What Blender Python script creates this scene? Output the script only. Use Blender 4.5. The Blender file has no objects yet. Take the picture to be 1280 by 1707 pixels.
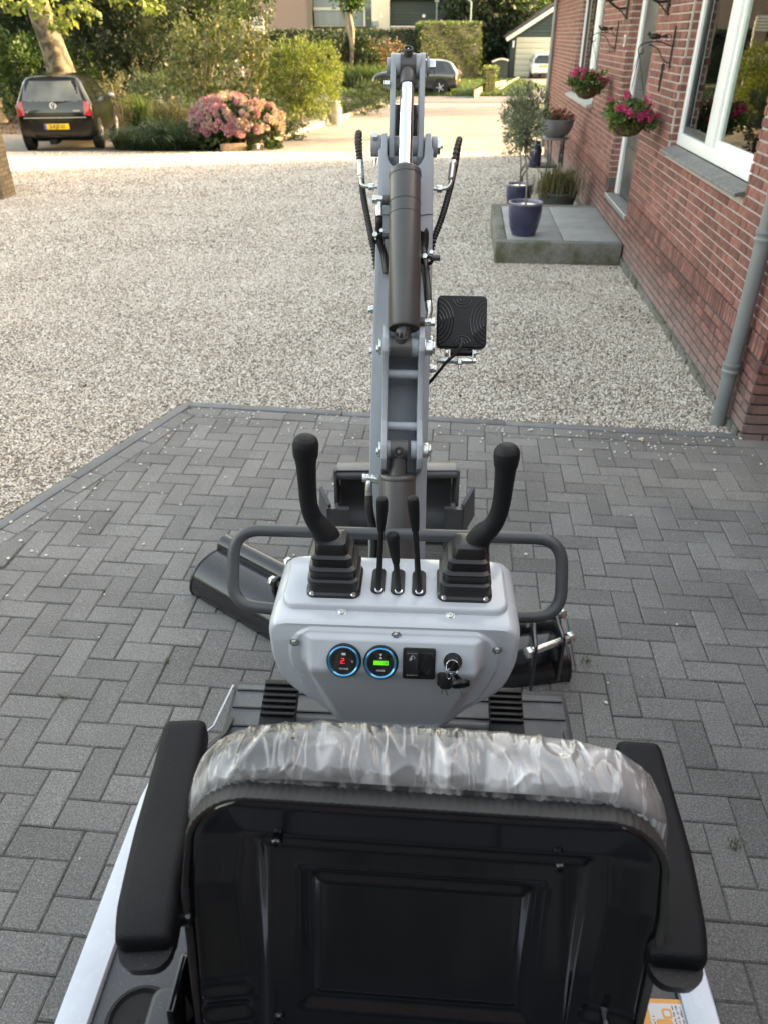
import bpy, bmesh, math, random
import numpy as np
from mathutils import Vector, Matrix, noise
from mathutils.bvhtree import BVHTree
R = math.radians
rnd = random.Random(7)
nrs = np.random.RandomState(7)
V = Vector
sc = bpy.context.scene
COL = sc.collection

# ------------------------------------------------------------------ camera, world, sun, exposure
F_PX, PITCH, CAM_H = 1269.0, math.atan((853.5 - 57) / 1269.0), 2.0
cam_data = bpy.data.cameras.new("camera")
cam = bpy.data.objects.new("camera", cam_data)
COL.objects.link(cam)
cam.location = (0, 0, CAM_H)
cam.rotation_euler = (R(90) - PITCH, 0, 0)
cam_data.sensor_fit = 'VERTICAL'
cam_data.sensor_height = 36.0
cam_data.lens = 36.0 * F_PX / 1707.0
cam_data.clip_start = 0.05
cam_data.clip_end = 800
cam_data.dof.use_dof = True
cam_data.dof.focus_distance = 1.5
cam_data.dof.aperture_fstop = 7.5
sc.camera = cam

SUN_AZ, SUN_EL = R(76), R(12.5)
world = bpy.data.worlds.new("World")
sc.world = world
world.use_nodes = True
wn = world.node_tree
bg = wn.nodes["Background"]
sky = wn.nodes.new("ShaderNodeTexSky")
sky.sky_type = 'NISHITA'
sky.sun_disc = False
sky.sun_elevation = SUN_EL
sky.sun_rotation = SUN_AZ
sky.air_density = 1.0
sky.dust_density = 2.5
sky.ozone_density = 1.0
wn.links.new(sky.outputs[0], bg.inputs[0])
bg.inputs[1].default_value = 0.15
sl = bpy.data.lights.new("sun", 'SUN')
sl.energy = 2.0
sl.angle = R(0.5)
sl.color = (1.0, 0.93, 0.82)
sun = bpy.data.objects.new("sun", sl)
COL.objects.link(sun)
sdir = V((math.sin(SUN_AZ) * math.cos(SUN_EL), math.cos(SUN_AZ) * math.cos(SUN_EL), math.sin(SUN_EL)))
sun.rotation_euler = sdir.to_track_quat('Z', 'Y').to_euler()
sun.location = sdir * 60
sc.view_settings.view_transform = 'Standard'
sc.view_settings.look = 'None'
sc.view_settings.gamma = 1.0
sc.view_settings.exposure = 3.42
sc.view_settings.use_white_balance = True          # the phone balanced for open shade
sc.view_settings.white_balance_temperature = 11100
sc.view_settings.white_balance_tint = 17
sc.view_settings.use_curve_mapping = False
sc.render.engine = 'CYCLES'
sc.cycles.max_bounces = 8
sc.cycles.transparent_max_bounces = 8
sc.cycles.use_denoising = True

# ------------------------------------------------------------------ turning measured angles into places
CP, SP = math.cos(PITCH), math.sin(PITCH)
def ray(x, y):
    a = (x - 640) / F_PX; v = (y - 853.5) / F_PX
    return V((a, CP - v * SP, -(SP + v * CP)))
EYE = V((0, 0, CAM_H))
def terr(Y): return -0.0155 * max(0.0, min(Y, 40.0) - 6.0)
def G(x, y, h=0.0):
    d = ray(x, y); Y = 5.0
    for _ in range(60):
        t = (CAM_H - h - terr(Y)) / -d[2]; Y = d[1] * t
    return EYE + d * t
def D(x, y, zc): return EYE + ray(x, y) * zc
def atY(x, y, Y):
    d = ray(x, y); return EYE + d * (Y / d[1])
def frame_at(M, x, y, axis, val):
    """point on the plane axis=val of frame M, in that frame's coordinates"""
    Mi = M.inverted(); o = Mi @ EYE; d = Mi.to_3x3() @ ray(x, y)
    t = (val - o[axis]) / d[axis]
    return o + d * t
TH = R(5.5)
# house frame: u along the wall (away), w into the house, z up
W0 = 1.682
HF = Matrix(((math.cos(TH), math.sin(TH), 0, 0), (-math.sin(TH), math.cos(TH), 0, 0), (0, 0, 1, 0), (0, 0, 0, 1)))
# HF maps (w, u, z) -> world
def HW(u, w, z): return HF @ V((w, u, z))
MF = Matrix.Translation((0.022, 1.15, 0)) @ Matrix.Rotation(R(-3.0), 4, 'Z') @ Matrix.Translation((0, -1.15, 0))
def My(px, py, y): return frame_at(MF, px, py, 1, y)
def Mz(px, py, z): return frame_at(MF, px, py, 2, z)

# ------------------------------------------------------------------ materials
MATS = {}
def newmat(name):
    m = bpy.data.materials.new(name); m.use_nodes = True
    nt = m.node_tree
    MATS[name] = m
    return m, nt, nt.nodes["Principled BSDF"]
def c4(c): return (c[0], c[1], c[2], 1)
def N(nt, t, **kw):
    n = nt.nodes.new(t)
    for k, v in kw.items(): setattr(n, k, v)
    return n
def ramp(nt, fac, stops):
    r = N(nt, "ShaderNodeValToRGB")
    while len(r.color_ramp.elements) < len(stops): r.color_ramp.elements.new(0.5)
    for e, (p, c) in zip(r.color_ramp.elements, stops):
        e.position = p; e.color = c4(c)
    nt.links.new(fac, r.inputs[0])
    return r.outputs[0]
def mixc(nt, fac, a, b, mode='MIX'):
    m = N(nt, "ShaderNodeMix", data_type='RGBA', blend_type=mode)
    for s, v in ((0, fac), (6, a), (7, b)):
        if hasattr(v, 'links'): nt.links.new(v, m.inputs[s])
        else: m.inputs[s].default_value = v if s == 0 else c4(v)
    return m.outputs[2]
def mth(nt, op, a, b=0.0, clamp=False):
    m = N(nt, "ShaderNodeMath", operation=op, use_clamp=clamp)
    for i, v in enumerate((a, b)):
        if hasattr(v, 'links'): nt.links.new(v, m.inputs[i])
        else: m.inputs[i].default_value = v
    return m.outputs[0]
def tex(nt, kind, scale, detail=3, coord='Object', vec=None, **kw):
    t = N(nt, kind)
    if vec is None:
        tc = N(nt, "ShaderNodeTexCoord"); vec = tc.outputs[coord]
    nt.links.new(vec, t.inputs['Vector'])
    t.inputs['Scale'].default_value = scale
    if 'Detail' in t.inputs: t.inputs['Detail'].default_value = detail
    for k, v in kw.items(): t.inputs[k].default_value = v
    return t
def mat(name, col, rough=0.5, metal=0.0, var=0.12, vs=8.0, bump=0.0, bs=120.0, coat=0.0, rand=0.0, spec=0.5, emit=None, es=0.0, dust=0.0, rvar=0.1):
    m, nt, b = newmat(name)
    n = tex(nt, "ShaderNodeTexNoise", vs, 5)
    lo = [c * (1 - var) for c in col]; hi = [min(1, c * (1 + var)) for c in col]
    c = ramp(nt, n.outputs[0], [(0.3, lo), (0.7, hi)])
    if rand:
        oi = N(nt, "ShaderNodeObjectInfo"); ge = N(nt, "ShaderNodeNewGeometry")
        rr = mth(nt, 'FRACT', mth(nt, 'ADD', oi.outputs['Random'], ge.outputs['Random Per Island']))
        k = mth(nt, 'ADD', mth(nt, 'MULTIPLY', rr, 2 * rand), 1 - rand)
        vm = N(nt, "ShaderNodeVectorMath", operation='SCALE')
        nt.links.new(c, vm.inputs[0]); nt.links.new(k, vm.inputs[3]); c = vm.outputs[0]
    if dust:
        d = tex(nt, "ShaderNodeTexNoise", 260, 2); d2 = tex(nt, "ShaderNodeTexNoise", 6, 3)
        f = mth(nt, 'MULTIPLY', mth(nt, 'GREATER_THAN', d.outputs[0], 0.66), mth(nt, 'MULTIPLY', d2.outputs[0], dust))
        c = mixc(nt, f, c, (0.55, 0.52, 0.47))
    nt.links.new(c, b.inputs['Base Color'])
    rn = tex(nt, "ShaderNodeTexNoise", vs * 2.3, 4)
    rr = mth(nt, 'ADD', mth(nt, 'MULTIPLY', mth(nt, 'SUBTRACT', rn.outputs[0], 0.5), rvar * 2), rough, True)
    nt.links.new(rr, b.inputs['Roughness'])
    b.inputs['Metallic'].default_value = metal
    b.inputs['Coat Weight'].default_value = coat
    b.inputs['Coat Roughness'].default_value = 0.05
    b.inputs['Specular IOR Level'].default_value = spec
    if emit:
        b.inputs['Emission Color'].default_value = c4(emit); b.inputs['Emission Strength'].default_value = es
    if bump:
        bn = tex(nt, "ShaderNodeTexNoise", bs, 4)
        bp = N(nt, "ShaderNodeBump"); bp.inputs['Strength'].default_value = bump; bp.inputs['Distance'].default_value = 0.002
        nt.links.new(bn.outputs[0], bp.inputs['Height']); nt.links.new(bp.outputs[0], b.inputs['Normal'])
    return m

mat('trim_rubber', (0.024, 0.024, 0.024), 0.6, var=0.15, vs=30, bump=0.2, bs=300)
mat('paint_grey', (0.46, 0.50, 0.54), 0.24, var=0.05, vs=9, coat=0.3, dust=0.25)
mat('boom_grey', (0.27, 0.30, 0.33), 0.42, var=0.08, vs=14, bump=0.08, bs=300, dust=0.3)
mat('cylinder_grey', (0.066, 0.064, 0.063), 0.36, var=0.1, vs=10, bump=0.06, bs=400)
mat('bar_grey', (0.06, 0.065, 0.07), 0.38, var=0.1, bump=0.05, bs=500)
mat('black_plastic', (0.008, 0.008, 0.009), 0.42, var=0.2, bump=0.12, bs=600, dust=0.1, spec=0.3)
mat('grip_rubber', (0.009, 0.01, 0.0115), 0.58, var=0.2, bump=0.25, bs=900, spec=0.28)
mat('boot_rubber', (0.012, 0.012, 0.013), 0.33, var=0.2, bump=0.08, bs=200)
mat('arm_vinyl', (0.0035, 0.0045, 0.0065), 0.5, var=0.15, bump=0.6, bs=600, spec=0.22)
mat('stray_stone', (0.66, 0.62, 0.55), 0.8, var=0.2)
mat('seat_vinyl', (0.035, 0.037, 0.042), 0.6, var=0.15)
mat('black_gloss', (0.004, 0.005, 0.008), 0.12, var=0.2, vs=5, coat=0.6, rvar=0.06, dust=0.02)
mat('mat_rubber', (0.082, 0.088, 0.096), 0.55, var=0.2, vs=12, bump=0.25, bs=160, dust=0.3)
mat('cover_grey', (0.04, 0.043, 0.05), 0.45, var=0.1, dust=0.15)
mat('rail_white', (0.50, 0.56, 0.63), 0.25, var=0.05, vs=20, coat=0.3, dust=0.2)
mat('chrome', (0.75, 0.77, 0.8), 0.12, metal=1, var=0.03, rvar=0.04)
mat('zinc', (0.62, 0.66, 0.64), 0.28, metal=0.9, var=0.15, vs=40)
mat('hose_black', (0.014, 0.014, 0.014), 0.45, var=0.2)
mat('bucket_black', (0.014, 0.015, 0.018), 0.24, var=0.2, vs=4, coat=0.3, dust=0.1)
mat('bucket_grey', (0.065, 0.068, 0.073), 0.35, var=0.15, vs=6)
mat('blue_ring', (0.02, 0.30, 0.52), 0.2, metal=0.7, var=0.1)
mat('gauge_glass', (0.01, 0.01, 0.012), 0.06, var=0.1, coat=1.0, rvar=0.0)
mat('led_red', (0.5, 0.01, 0.02), 0.4, emit=(1, 0.02, 0.04), es=0.16)
mat('led_green', (0.02, 0.3, 0.03), 0.4, emit=(0.02, 0.9, 0.05), es=0.07)
mat('print_white', (0.6, 0.6, 0.6), 0.5, var=0.02)
mat('print_black', (0.01, 0.01, 0.01), 0.5, var=0.02)
mat('sticker_orange', (0.75, 0.32, 0.07), 0.4, var=0.05)
mat('brick_red', (0.225, 0.084, 0.068), 0.85, var=0.3, vs=22, bump=0.8, bs=130, rand=0.3)
mat('brick_plinth', (0.19, 0.078, 0.066), 0.85, var=0.35, vs=20, bump=0.8, bs=130, rand=0.35)
mat('brick_pillar', (0.165, 0.13, 0.082), 0.85, var=0.3, vs=20, bump=0.8, bs=130, rand=0.25)
mat('mortar_light', (0.43, 0.37, 0.345), 0.9, var=0.15, vs=30, bump=0.6, bs=200)
mat('mortar_dark', (0.085, 0.08, 0.078), 0.9, var=0.2, vs=30, bump=0.6, bs=200)
mat('frame_white', (0.78, 0.80, 0.80), 0.35, var=0.03, vs=3)
mat('door_grey', (0.042, 0.05, 0.055), 0.4, var=0.08)
mat('sill_stone', (0.17, 0.165, 0.165), 0.6, var=0.2, vs=25, bump=0.4, bs=90, rand=0.12)
mat('sill_light', (0.32, 0.32, 0.31), 0.7, var=0.1)
mat('tile_grey', (0.27, 0.275, 0.27), 0.75, var=0.12, vs=7, bump=0.2, bs=200, rand=0.06)

mat('kerb_blue', (0.14, 0.145, 0.15), 0.7, var=0.15, vs=9, bump=0.3, bs=140, rand=0.1)
mat('pvc_grey', (0.19, 0.205, 0.205), 0.4, var=0.08)
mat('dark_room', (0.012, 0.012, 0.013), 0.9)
mat('curtain_dark', (0.035, 0.035, 0.038), 0.9, var=0.3, vs=3)
mat('blind_white', (0.75, 0.78, 0.78), 0.6, var=0.05)
mat('roof_tile', (0.07, 0.05, 0.045), 0.8, var=0.2)
mat('iron', (0.018, 0.018, 0.02), 0.55, var=0.2)
mat('brass', (0.35, 0.3, 0.18), 0.4, metal=0.6)
mat('pot_blue', (0.028, 0.033, 0.078), 0.18, var=0.25, vs=5, coat=0.5)
mat('pot_rim', (0.17, 0.18, 0.26), 0.3, var=0.2)
mat('zinc_tub', (0.20, 0.215, 0.22), 0.5, metal=0.25, var=0.2, vs=8)
mat('planter_grey', (0.07, 0.075, 0.075), 0.7, var=0.2, vs=6)
mat('soil', (0.035, 0.025, 0.018), 0.95, var=0.4, vs=30, bump=1, bs=90)
mat('mulch', (0.13, 0.075, 0.05), 0.95, var=0.5, vs=40, bump=1, bs=60)
mat('bark', (0.17, 0.135, 0.095), 0.9, var=0.35, vs=3, bump=0.8, bs=30)
mat('plane_bark', (0.085, 0.07, 0.045), 0.85, var=0.6, vs=5, bump=0.6, bs=25)
mat('bark_pale', (0.21, 0.17, 0.12), 0.85, var=0.3, vs=6, bump=0.5, bs=30)
mat('twig', (0.1, 0.075, 0.05), 0.9)
mat('olive_stem', (0.19, 0.17, 0.13), 0.8, var=0.2)
mat('timber', (0.2, 0.15, 0.1), 0.9, var=0.3, vs=12, bump=0.5, bs=60)
mat('coir', (0.1, 0.055, 0.032), 0.95, var=0.5, vs=40, bump=1.0, bs=150)
mat('car_black', (0.004, 0.004, 0.0045), 0.16, var=0.1, coat=0.1, rvar=0.02, spec=0.3)
mat('car_white', (0.62, 0.65, 0.68), 0.25, var=0.03, coat=0.8)
mat('car_dark', (0.02, 0.024, 0.028), 0.2, var=0.05, coat=1.0)
mat('rear_glass', (0.085, 0.095, 0.085), 0.12, var=0.5, vs=2.2, coat=0.5, rvar=0)
mat('car_glass', (0.012, 0.016, 0.015), 0.05, var=0.05, coat=0.5, rvar=0)
mat('tyre', (0.012, 0.012, 0.012), 0.8)
mat('alloy', (0.45, 0.46, 0.47), 0.35, metal=0.8)
mat('lamp_red', (0.35, 0.012, 0.02), 0.15, var=0.05, coat=0.8)
mat('lamp_white', (0.65, 0.6, 0.6), 0.15, coat=0.6)
mat('plate_yellow', (0.72, 0.46, 0.03), 0.5, var=0.02)
mat('plate_blue', (0.02, 0.06, 0.4), 0.5, var=0.02)
mat('asphalt', (0.11, 0.11, 0.115), 0.9, var=0.15, vs=3, bump=0.4, bs=120)
mat('drive_paving', (0.16, 0.155, 0.15), 0.85, var=0.2, vs=5, bump=0.4, bs=60)
mat('red_paving', (0.22, 0.10, 0.08), 0.85, var=0.2, vs=5)
mat('shed_green', (0.028, 0.045, 0.038), 0.6, var=0.15, rand=0.12)
mat('cream_door', (0.62, 0.56, 0.42), 0.5, var=0.05, rand=0.03)
mat('trim_white', (0.75, 0.72, 0.64), 0.5)
mat('wall_brown', (0.27, 0.185, 0.155), 0.9, var=0.1, vs=12)
mat('wall_grey', (0.24, 0.27, 0.27), 0.7, var=0.08, rand=0.08)
mat('wall_pale', (0.50, 0.49, 0.42), 0.8, var=0.06)
mat('mast', (0.25, 0.35, 0.34), 0.4, metal=0.4)
mat('stone_pot', (0.4, 0.37, 0.3), 0.8, var=0.2)

for e_, pos_ in zip(MATS['plane_bark'].node_tree.nodes['Color Ramp'].color_ramp.elements, (0.44, 0.56)): e_.position = pos_
def leafmat(name, dark, light, rough=0.5, trans=0.35, spread=1.0):
    m, nt, b = newmat(name)
    ge = N(nt, "ShaderNodeNewGeometry")
    n = tex(nt, "ShaderNodeTexNoise", 2.2, 2)
    f = mth(nt, 'ADD', mth(nt, 'MULTIPLY', ge.outputs['Random Per Island'], 0.65), mth(nt, 'MULTIPLY', n.outputs[0], 0.5))
    c = ramp(nt, f, [(0.2, dark), (0.85, light)])
    nt.links.new(c, b.inputs['Base Color'])
    b.inputs['Roughness'].default_value = rough
    tr = N(nt, "ShaderNodeBsdfTranslucent")
    hs = N(nt, "ShaderNodeVectorMath", operation='MULTIPLY'); hs.inputs[1].default_value = (1.1, 1.2, 0.5)
    nt.links.new(c, hs.inputs[0]); nt.links.new(hs.outputs[0], tr.inputs[0])
    mx = N(nt, "ShaderNodeMixShader"); mx.inputs[0].default_value = trans
    nt.links.new(b.outputs[0], mx.inputs[1]); nt.links.new(tr.outputs[0], mx.inputs[2])
    nt.links.new(mx.outputs[0], nt.nodes["Material Output"].inputs[0])
    return m
leafmat('leaf_dark', (0.010, 0.022, 0.013), (0.034, 0.060, 0.031))
leafmat('leaf_mid', (0.017, 0.038, 0.017), (0.051, 0.089, 0.034))
leafmat('leaf_bright', (0.06, 0.092, 0.022), (0.17, 0.215, 0.055))
leafmat('leaf_plane', (0.018, 0.049, 0.013), (0.060, 0.120, 0.030))
leafmat('leaf_magnolia', (0.027, 0.042, 0.015), (0.136, 0.155, 0.061))
leafmat('leaf_hedge', (0.034, 0.060, 0.022), (0.102, 0.149, 0.054))
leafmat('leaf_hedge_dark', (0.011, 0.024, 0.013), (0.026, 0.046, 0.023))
leafmat('leaf_olive', (0.09, 0.11, 0.07), (0.24, 0.27, 0.19), trans=0.2)
leafmat('leaf_juniper', (0.026, 0.052, 0.032), (0.076, 0.120, 0.063))
leafmat('leaf_geranium', (0.040, 0.085, 0.029), (0.128, 0.210, 0.069))
leafmat('leaf_rust', (0.064, 0.038, 0.028), (0.160, 0.114, 0.066))
leafmat('leaf_red', (0.12, 0.02, 0.02), (0.3, 0.08, 0.06))
leafmat('leaf_straw', (0.083, 0.079, 0.038), (0.188, 0.173, 0.098))
leafmat('leaf_autumn', (0.075, 0.064, 0.019), (0.203, 0.180, 0.056))
leafmat('petal_pink', (0.396, 0.108, 0.216), (0.594, 0.360, 0.414), trans=0.3)
leafmat('petal_fade', (0.408, 0.238, 0.255), (0.561, 0.442, 0.391), trans=0.3)
leafmat('petal_magenta', (0.48, 0.015, 0.13), (0.75, 0.05, 0.25), trans=0.3)
leafmat('petal_lilac', (0.25, 0.14, 0.28), (0.42, 0.28, 0.42), trans=0.3)
leafmat('grass_blade', (0.022, 0.052, 0.015), (0.058, 0.108, 0.032))
leafmat('grass_light', (0.034, 0.070, 0.017), (0.090, 0.147, 0.044))

def custom_mats():
    # concrete with green algae patches
    m, nt, b = newmat('kerb_concrete')
    n = tex(nt, "ShaderNodeTexNoise", 4.5, 6, Roughness=0.65); n2 = tex(nt, "ShaderNodeTexNoise", 60, 5)
    c = ramp(nt, n2.outputs[0], [(0.3, (0.13, 0.13, 0.122)), (0.7, (0.22, 0.22, 0.205))])
    c = mixc(nt, ramp(nt, n.outputs[0], [(0.42, (0, 0, 0)), (0.62, (1, 1, 1))]), c, (0.085, 0.085, 0.05))
    nt.links.new(c, b.inputs['Base Color']); b.inputs['Roughness'].default_value = 0.9
    bp = N(nt, "ShaderNodeBump"); bp.inputs['Strength'].default_value = 0.5; bp.inputs['Distance'].default_value = 0.003
    nt.links.new(n2.outputs[0], bp.inputs['Height']); nt.links.new(bp.outputs[0], b.inputs['Normal'])
    # concrete pavers
    m, nt, b = newmat('paver')
    oi = N(nt, "ShaderNodeObjectInfo"); ge = N(nt, "ShaderNodeNewGeometry")
    rr = mth(nt, 'FRACT', mth(nt, 'ADD', oi.outputs['Random'], ge.outputs['Random Per Island']))
    pos = ge.outputs['Position']
    n1 = tex(nt, "ShaderNodeTexNoise", 2.2, 5, vec=pos)
    n2 = tex(nt, "ShaderNodeTexNoise", 170, 8, vec=pos, Roughness=0.75)
    c = ramp(nt, n2.outputs[0], [(0.36, (0.085, 0.084, 0.081)), (0.5, (0.160, 0.157, 0.151)), (0.64, (0.28, 0.275, 0.263))])
    k = mth(nt, 'ADD', mth(nt, 'MULTIPLY', rr, 0.32), mth(nt, 'ADD', mth(nt, 'MULTIPLY', n1.outputs[0], 0.7), 0.47))
    vm = N(nt, "ShaderNodeVectorMath", operation='SCALE')
    nt.links.new(c, vm.inputs[0]); nt.links.new(k, vm.inputs[3])
    sp = tex(nt, "ShaderNodeTexVoronoi", 150, vec=pos)
    sp2 = tex(nt, "ShaderNodeTexVoronoi", 90, vec=pos)
    cs = N(nt, "ShaderNodeSeparateColor"); nt.links.new(sp.outputs['Color'], cs.inputs[0])
    f = mth(nt, 'MULTIPLY', mth(nt, 'LESS_THAN', sp.outputs['Distance'], 0.5), mth(nt, 'GREATER_THAN', cs.outputs[0], 0.70))
    c2 = mixc(nt, mth(nt, 'MULTIPLY', f, 0.9), vm.outputs[0], (0.62, 0.61, 0.58))
    # pale chalky smudges left by feet and wheels
    st = tex(nt, "ShaderNodeTexNoise", 1.1, 7, vec=pos, Roughness=0.75)
    st2 = tex(nt, "ShaderNodeTexNoise", 30, 5, vec=pos, Roughness=0.8)
    sf = mth(nt, 'MULTIPLY', mth(nt, 'SUBTRACT', st.outputs[0], 0.5, True), mth(nt, 'SUBTRACT', st2.outputs[0], 0.42, True))
    c3 = mixc(nt, mth(nt, 'MULTIPLY', sf, 6.0, True), c2, (0.28, 0.275, 0.265))
    nt.links.new(c3, b.inputs['Base Color'])
    b.inputs['Roughness'].default_value = 0.82
    bn = tex(nt, "ShaderNodeTexNoise", 240, 6, vec=pos, Roughness=0.7)
    hh = mth(nt, 'ADD', bn.outputs[0], mth(nt, 'MULTIPLY', n2.outputs[0], 0.8))
    bp = N(nt, "ShaderNodeBump"); bp.inputs['Strength'].default_value = 0.75; bp.inputs['Distance'].default_value = 0.0025
    nt.links.new(hh, bp.inputs['Height']); nt.links.new(bp.outputs[0], b.inputs['Normal'])
    # joint sand
    m, nt, b = newmat('joint_sand')
    n = tex(nt, "ShaderNodeTexNoise", 6, 5)
    n2 = tex(nt, "ShaderNodeTexNoise", 90, 4)
    c = ramp(nt, mth(nt, 'MULTIPLY', mth(nt, 'ADD', n.outputs[0], n2.outputs[0]), 0.5), [(0.38, (0.025, 0.025, 0.022)), (0.5, (0.08, 0.076, 0.066)), (0.6, (0.16, 0.15, 0.13)), (0.72, (0.10, 0.105, 0.05))])
    nt.links.new(c, b.inputs['Base Color']); b.inputs['Roughness'].default_value = 0.95
    # gravel stones (instanced) and gravel bed
    stops = [(0.0, (0.18, 0.16, 0.145)), (0.10, (0.34, 0.29, 0.25)), (0.28, (0.54, 0.455, 0.38)), (0.5, (0.68, 0.61, 0.525)), (0.78, (0.78, 0.735, 0.66)), (1.0, (0.87, 0.85, 0.81))]
    m, nt, b = newmat('pebble')
    oi = N(nt, "ShaderNodeObjectInfo")
    ge = N(nt, "ShaderNodeNewGeometry")
    pn = tex(nt, "ShaderNodeTexNoise", 1.3, 4, vec=ge.outputs['Position'])
    f = mth(nt, 'ADD', oi.outputs['Random'], mth(nt, 'MULTIPLY', mth(nt, 'SUBTRACT', pn.outputs[0], 0.5), 0.5), True)
    c = ramp(nt, f, stops)
    n = tex(nt, "ShaderNodeTexNoise", 1.5, 3)
    c = mixc(nt, 0.35, c, ramp(nt, n.outputs[0], [(0.35, (0.25, 0.2, 0.17)), (0.65, (0.9, 0.88, 0.84))]), 'MULTIPLY')
    nt.links.new(c, b.inputs['Base Color']); b.inputs['Roughness'].default_value = 0.7
    m, nt, b = newmat('gravel_bed')
    ge = N(nt, "ShaderNodeNewGeometry"); pos = ge.outputs['Position']
    vo = tex(nt, "ShaderNodeTexVoronoi", 62, vec=pos)
    cs = N(nt, "ShaderNodeSeparateColor"); nt.links.new(vo.outputs['Color'], cs.inputs[0])
    c = ramp(nt, cs.outputs[0], stops)
    dk = ramp(nt, vo.outputs['Distance'], [(0.35, (1, 1, 1)), (0.85, (0.5, 0.47, 0.44))])
    c = mixc(nt, 1.0, c, dk, 'MULTIPLY')
    v2 = tex(nt, "ShaderNodeTexVoronoi", 17, vec=pos); cs2 = N(nt, "ShaderNodeSeparateColor"); nt.links.new(v2.outputs['Color'], cs2.inputs[0])
    c = mixc(nt, 0.75, c, ramp(nt, cs2.outputs[1], [(0.0, (0.50, 0.47, 0.44)), (0.4, (0.88, 0.86, 0.83)), (1.0, (1, 1, 1))]), 'MULTIPLY')
    n6 = tex(nt, "ShaderNodeTexNoise", 5, 5, vec=pos)
    c = mixc(nt, 0.8, c, ramp(nt, n6.outputs[0], [(0.3, (0.78, 0.76, 0.74)), (0.6, (1, 1, 1))]), 'MULTIPLY')
    big = tex(nt, "ShaderNodeTexNoise", 0.55, 5, vec=pos)
    c = mixc(nt, 1.0, c, ramp(nt, big.outputs[0], [(0.35, (0.60, 0.59, 0.575)), (0.65, (0.74, 0.73, 0.705))]), 'MULTIPLY')
    nt.links.new(c, b.inputs['Base Color']); b.inputs['Roughness'].default_value = 0.8
    bp = N(nt, "ShaderNodeBump"); bp.inputs['Strength'].default_value = 0.9; bp.inputs['Distance'].default_value = 0.008; bp.invert = True
    nt.links.new(vo.outputs['Distance'], bp.inputs['Height']); nt.links.new(bp.outputs[0], b.inputs['Normal'])
    # ground soil/grass
    m, nt, b = newmat('lawn')
    n = tex(nt, "ShaderNodeTexNoise", 1.4, 6); n2 = tex(nt, "ShaderNodeTexNoise", 40, 4)
    c = ramp(nt, mth(nt, 'MULTIPLY', mth(nt, 'ADD', n.outputs[0], n2.outputs[0]), 0.5), [(0.35, (0.035, 0.05, 0.018)), (0.6, (0.10, 0.13, 0.04))])
    nt.links.new(c, b.inputs['Base Color']); b.inputs['Roughness'].default_value = 0.9
    # window glass: thin pane
    m, nt, b = newmat('pane_glass')
    fr = N(nt, "ShaderNodeFresnel"); fr.inputs[0].default_value = 1.5
    tr = N(nt, "ShaderNodeBsdfTransparent"); tr.inputs[0].default_value = (0.8, 0.85, 0.83, 1)
    gl = N(nt, "ShaderNodeBsdfGlossy"); gl.inputs['Roughness'].default_value = 0.01; gl.inputs[0].default_value = (0.95, 1, 0.98, 1)
    mx = N(nt, "ShaderNodeMixShader")
    nt.links.new(fr.outputs[0], mx.inputs[0]); nt.links.new(tr.outputs[0], mx.inputs[1]); nt.links.new(gl.outputs[0], mx.inputs[2])
    nt.links.new(mx.outputs[0], nt.nodes["Material Output"].inputs[0])
    # wrinkled clear film over the grey cushion: milky where it is gathered, clear where it lies flat
    m, nt, b = newmat('plastic_film')
    tc = N(nt, "ShaderNodeTexCoord"); mp = N(nt, "ShaderNodeMapping"); mp.inputs['Scale'].default_value = (1.0, 0.3, 0.3); nt.links.new(tc.outputs['Object'], mp.inputs[0])
    n = tex(nt, "ShaderNodeTexNoise", 11, 2, vec=mp.outputs[0], Distortion=0.9)
    n2 = tex(nt, "ShaderNodeTexNoise", 30, 2, vec=mp.outputs[0], Distortion=1.2)
    r1 = mth(nt, 'SUBTRACT', 1.0, mth(nt, 'MULTIPLY', mth(nt, 'ABSOLUTE', mth(nt, 'SUBTRACT', n.outputs[0], 0.5)), 24.0), True)
    r2 = mth(nt, 'SUBTRACT', 1.0, mth(nt, 'MULTIPLY', mth(nt, 'ABSOLUTE', mth(nt, 'SUBTRACT', n2.outputs[0], 0.5)), 20.0), True)
    big = tex(nt, "ShaderNodeTexNoise", 5, 3)
    b.inputs['Base Color'].default_value = (0.74, 0.745, 0.75, 1); b.inputs['Roughness'].default_value = 0.24
    b.inputs['Coat Weight'].default_value = 1.0; b.inputs['Coat Roughness'].default_value = 0.05
    bp = N(nt, "ShaderNodeBump"); bp.inputs['Strength'].default_value = 0.5; bp.inputs['Distance'].default_value = 0.003
    nt.links.new(mth(nt, 'ADD', r1, mth(nt, 'MULTIPLY', r2, 0.35)), bp.inputs['Height']); nt.links.new(bp.outputs[0], b.inputs['Normal']); nt.links.new(bp.outputs[0], b.inputs['Coat Normal'])
    milky = mth(nt, 'ADD', mth(nt, 'MULTIPLY', mth(nt, 'SUBTRACT', big.outputs[0], 0.40, True), 1.2), 0.08)
    fac = mth(nt, 'ADD', milky, mth(nt, 'ADD', mth(nt, 'MULTIPLY', r1, 0.38), mth(nt, 'MULTIPLY', r2, 0.2)), True)
    tr = N(nt, "ShaderNodeBsdfTransparent"); mx = N(nt, "ShaderNodeMixShader"); nt.links.new(fac, mx.inputs[0]); nt.links.new(tr.outputs[0], mx.inputs[1]); nt.links.new(b.outputs[0], mx.inputs[2])
    gl = N(nt, "ShaderNodeBsdfGlossy"); gl.inputs['Roughness'].default_value = 0.1; nt.links.new(bp.outputs[0], gl.inputs['Normal'])
    fr = N(nt, "ShaderNodeFresnel"); fr.inputs[0].default_value = 1.6; nt.links.new(bp.outputs[0], fr.inputs['Normal'])
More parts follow.
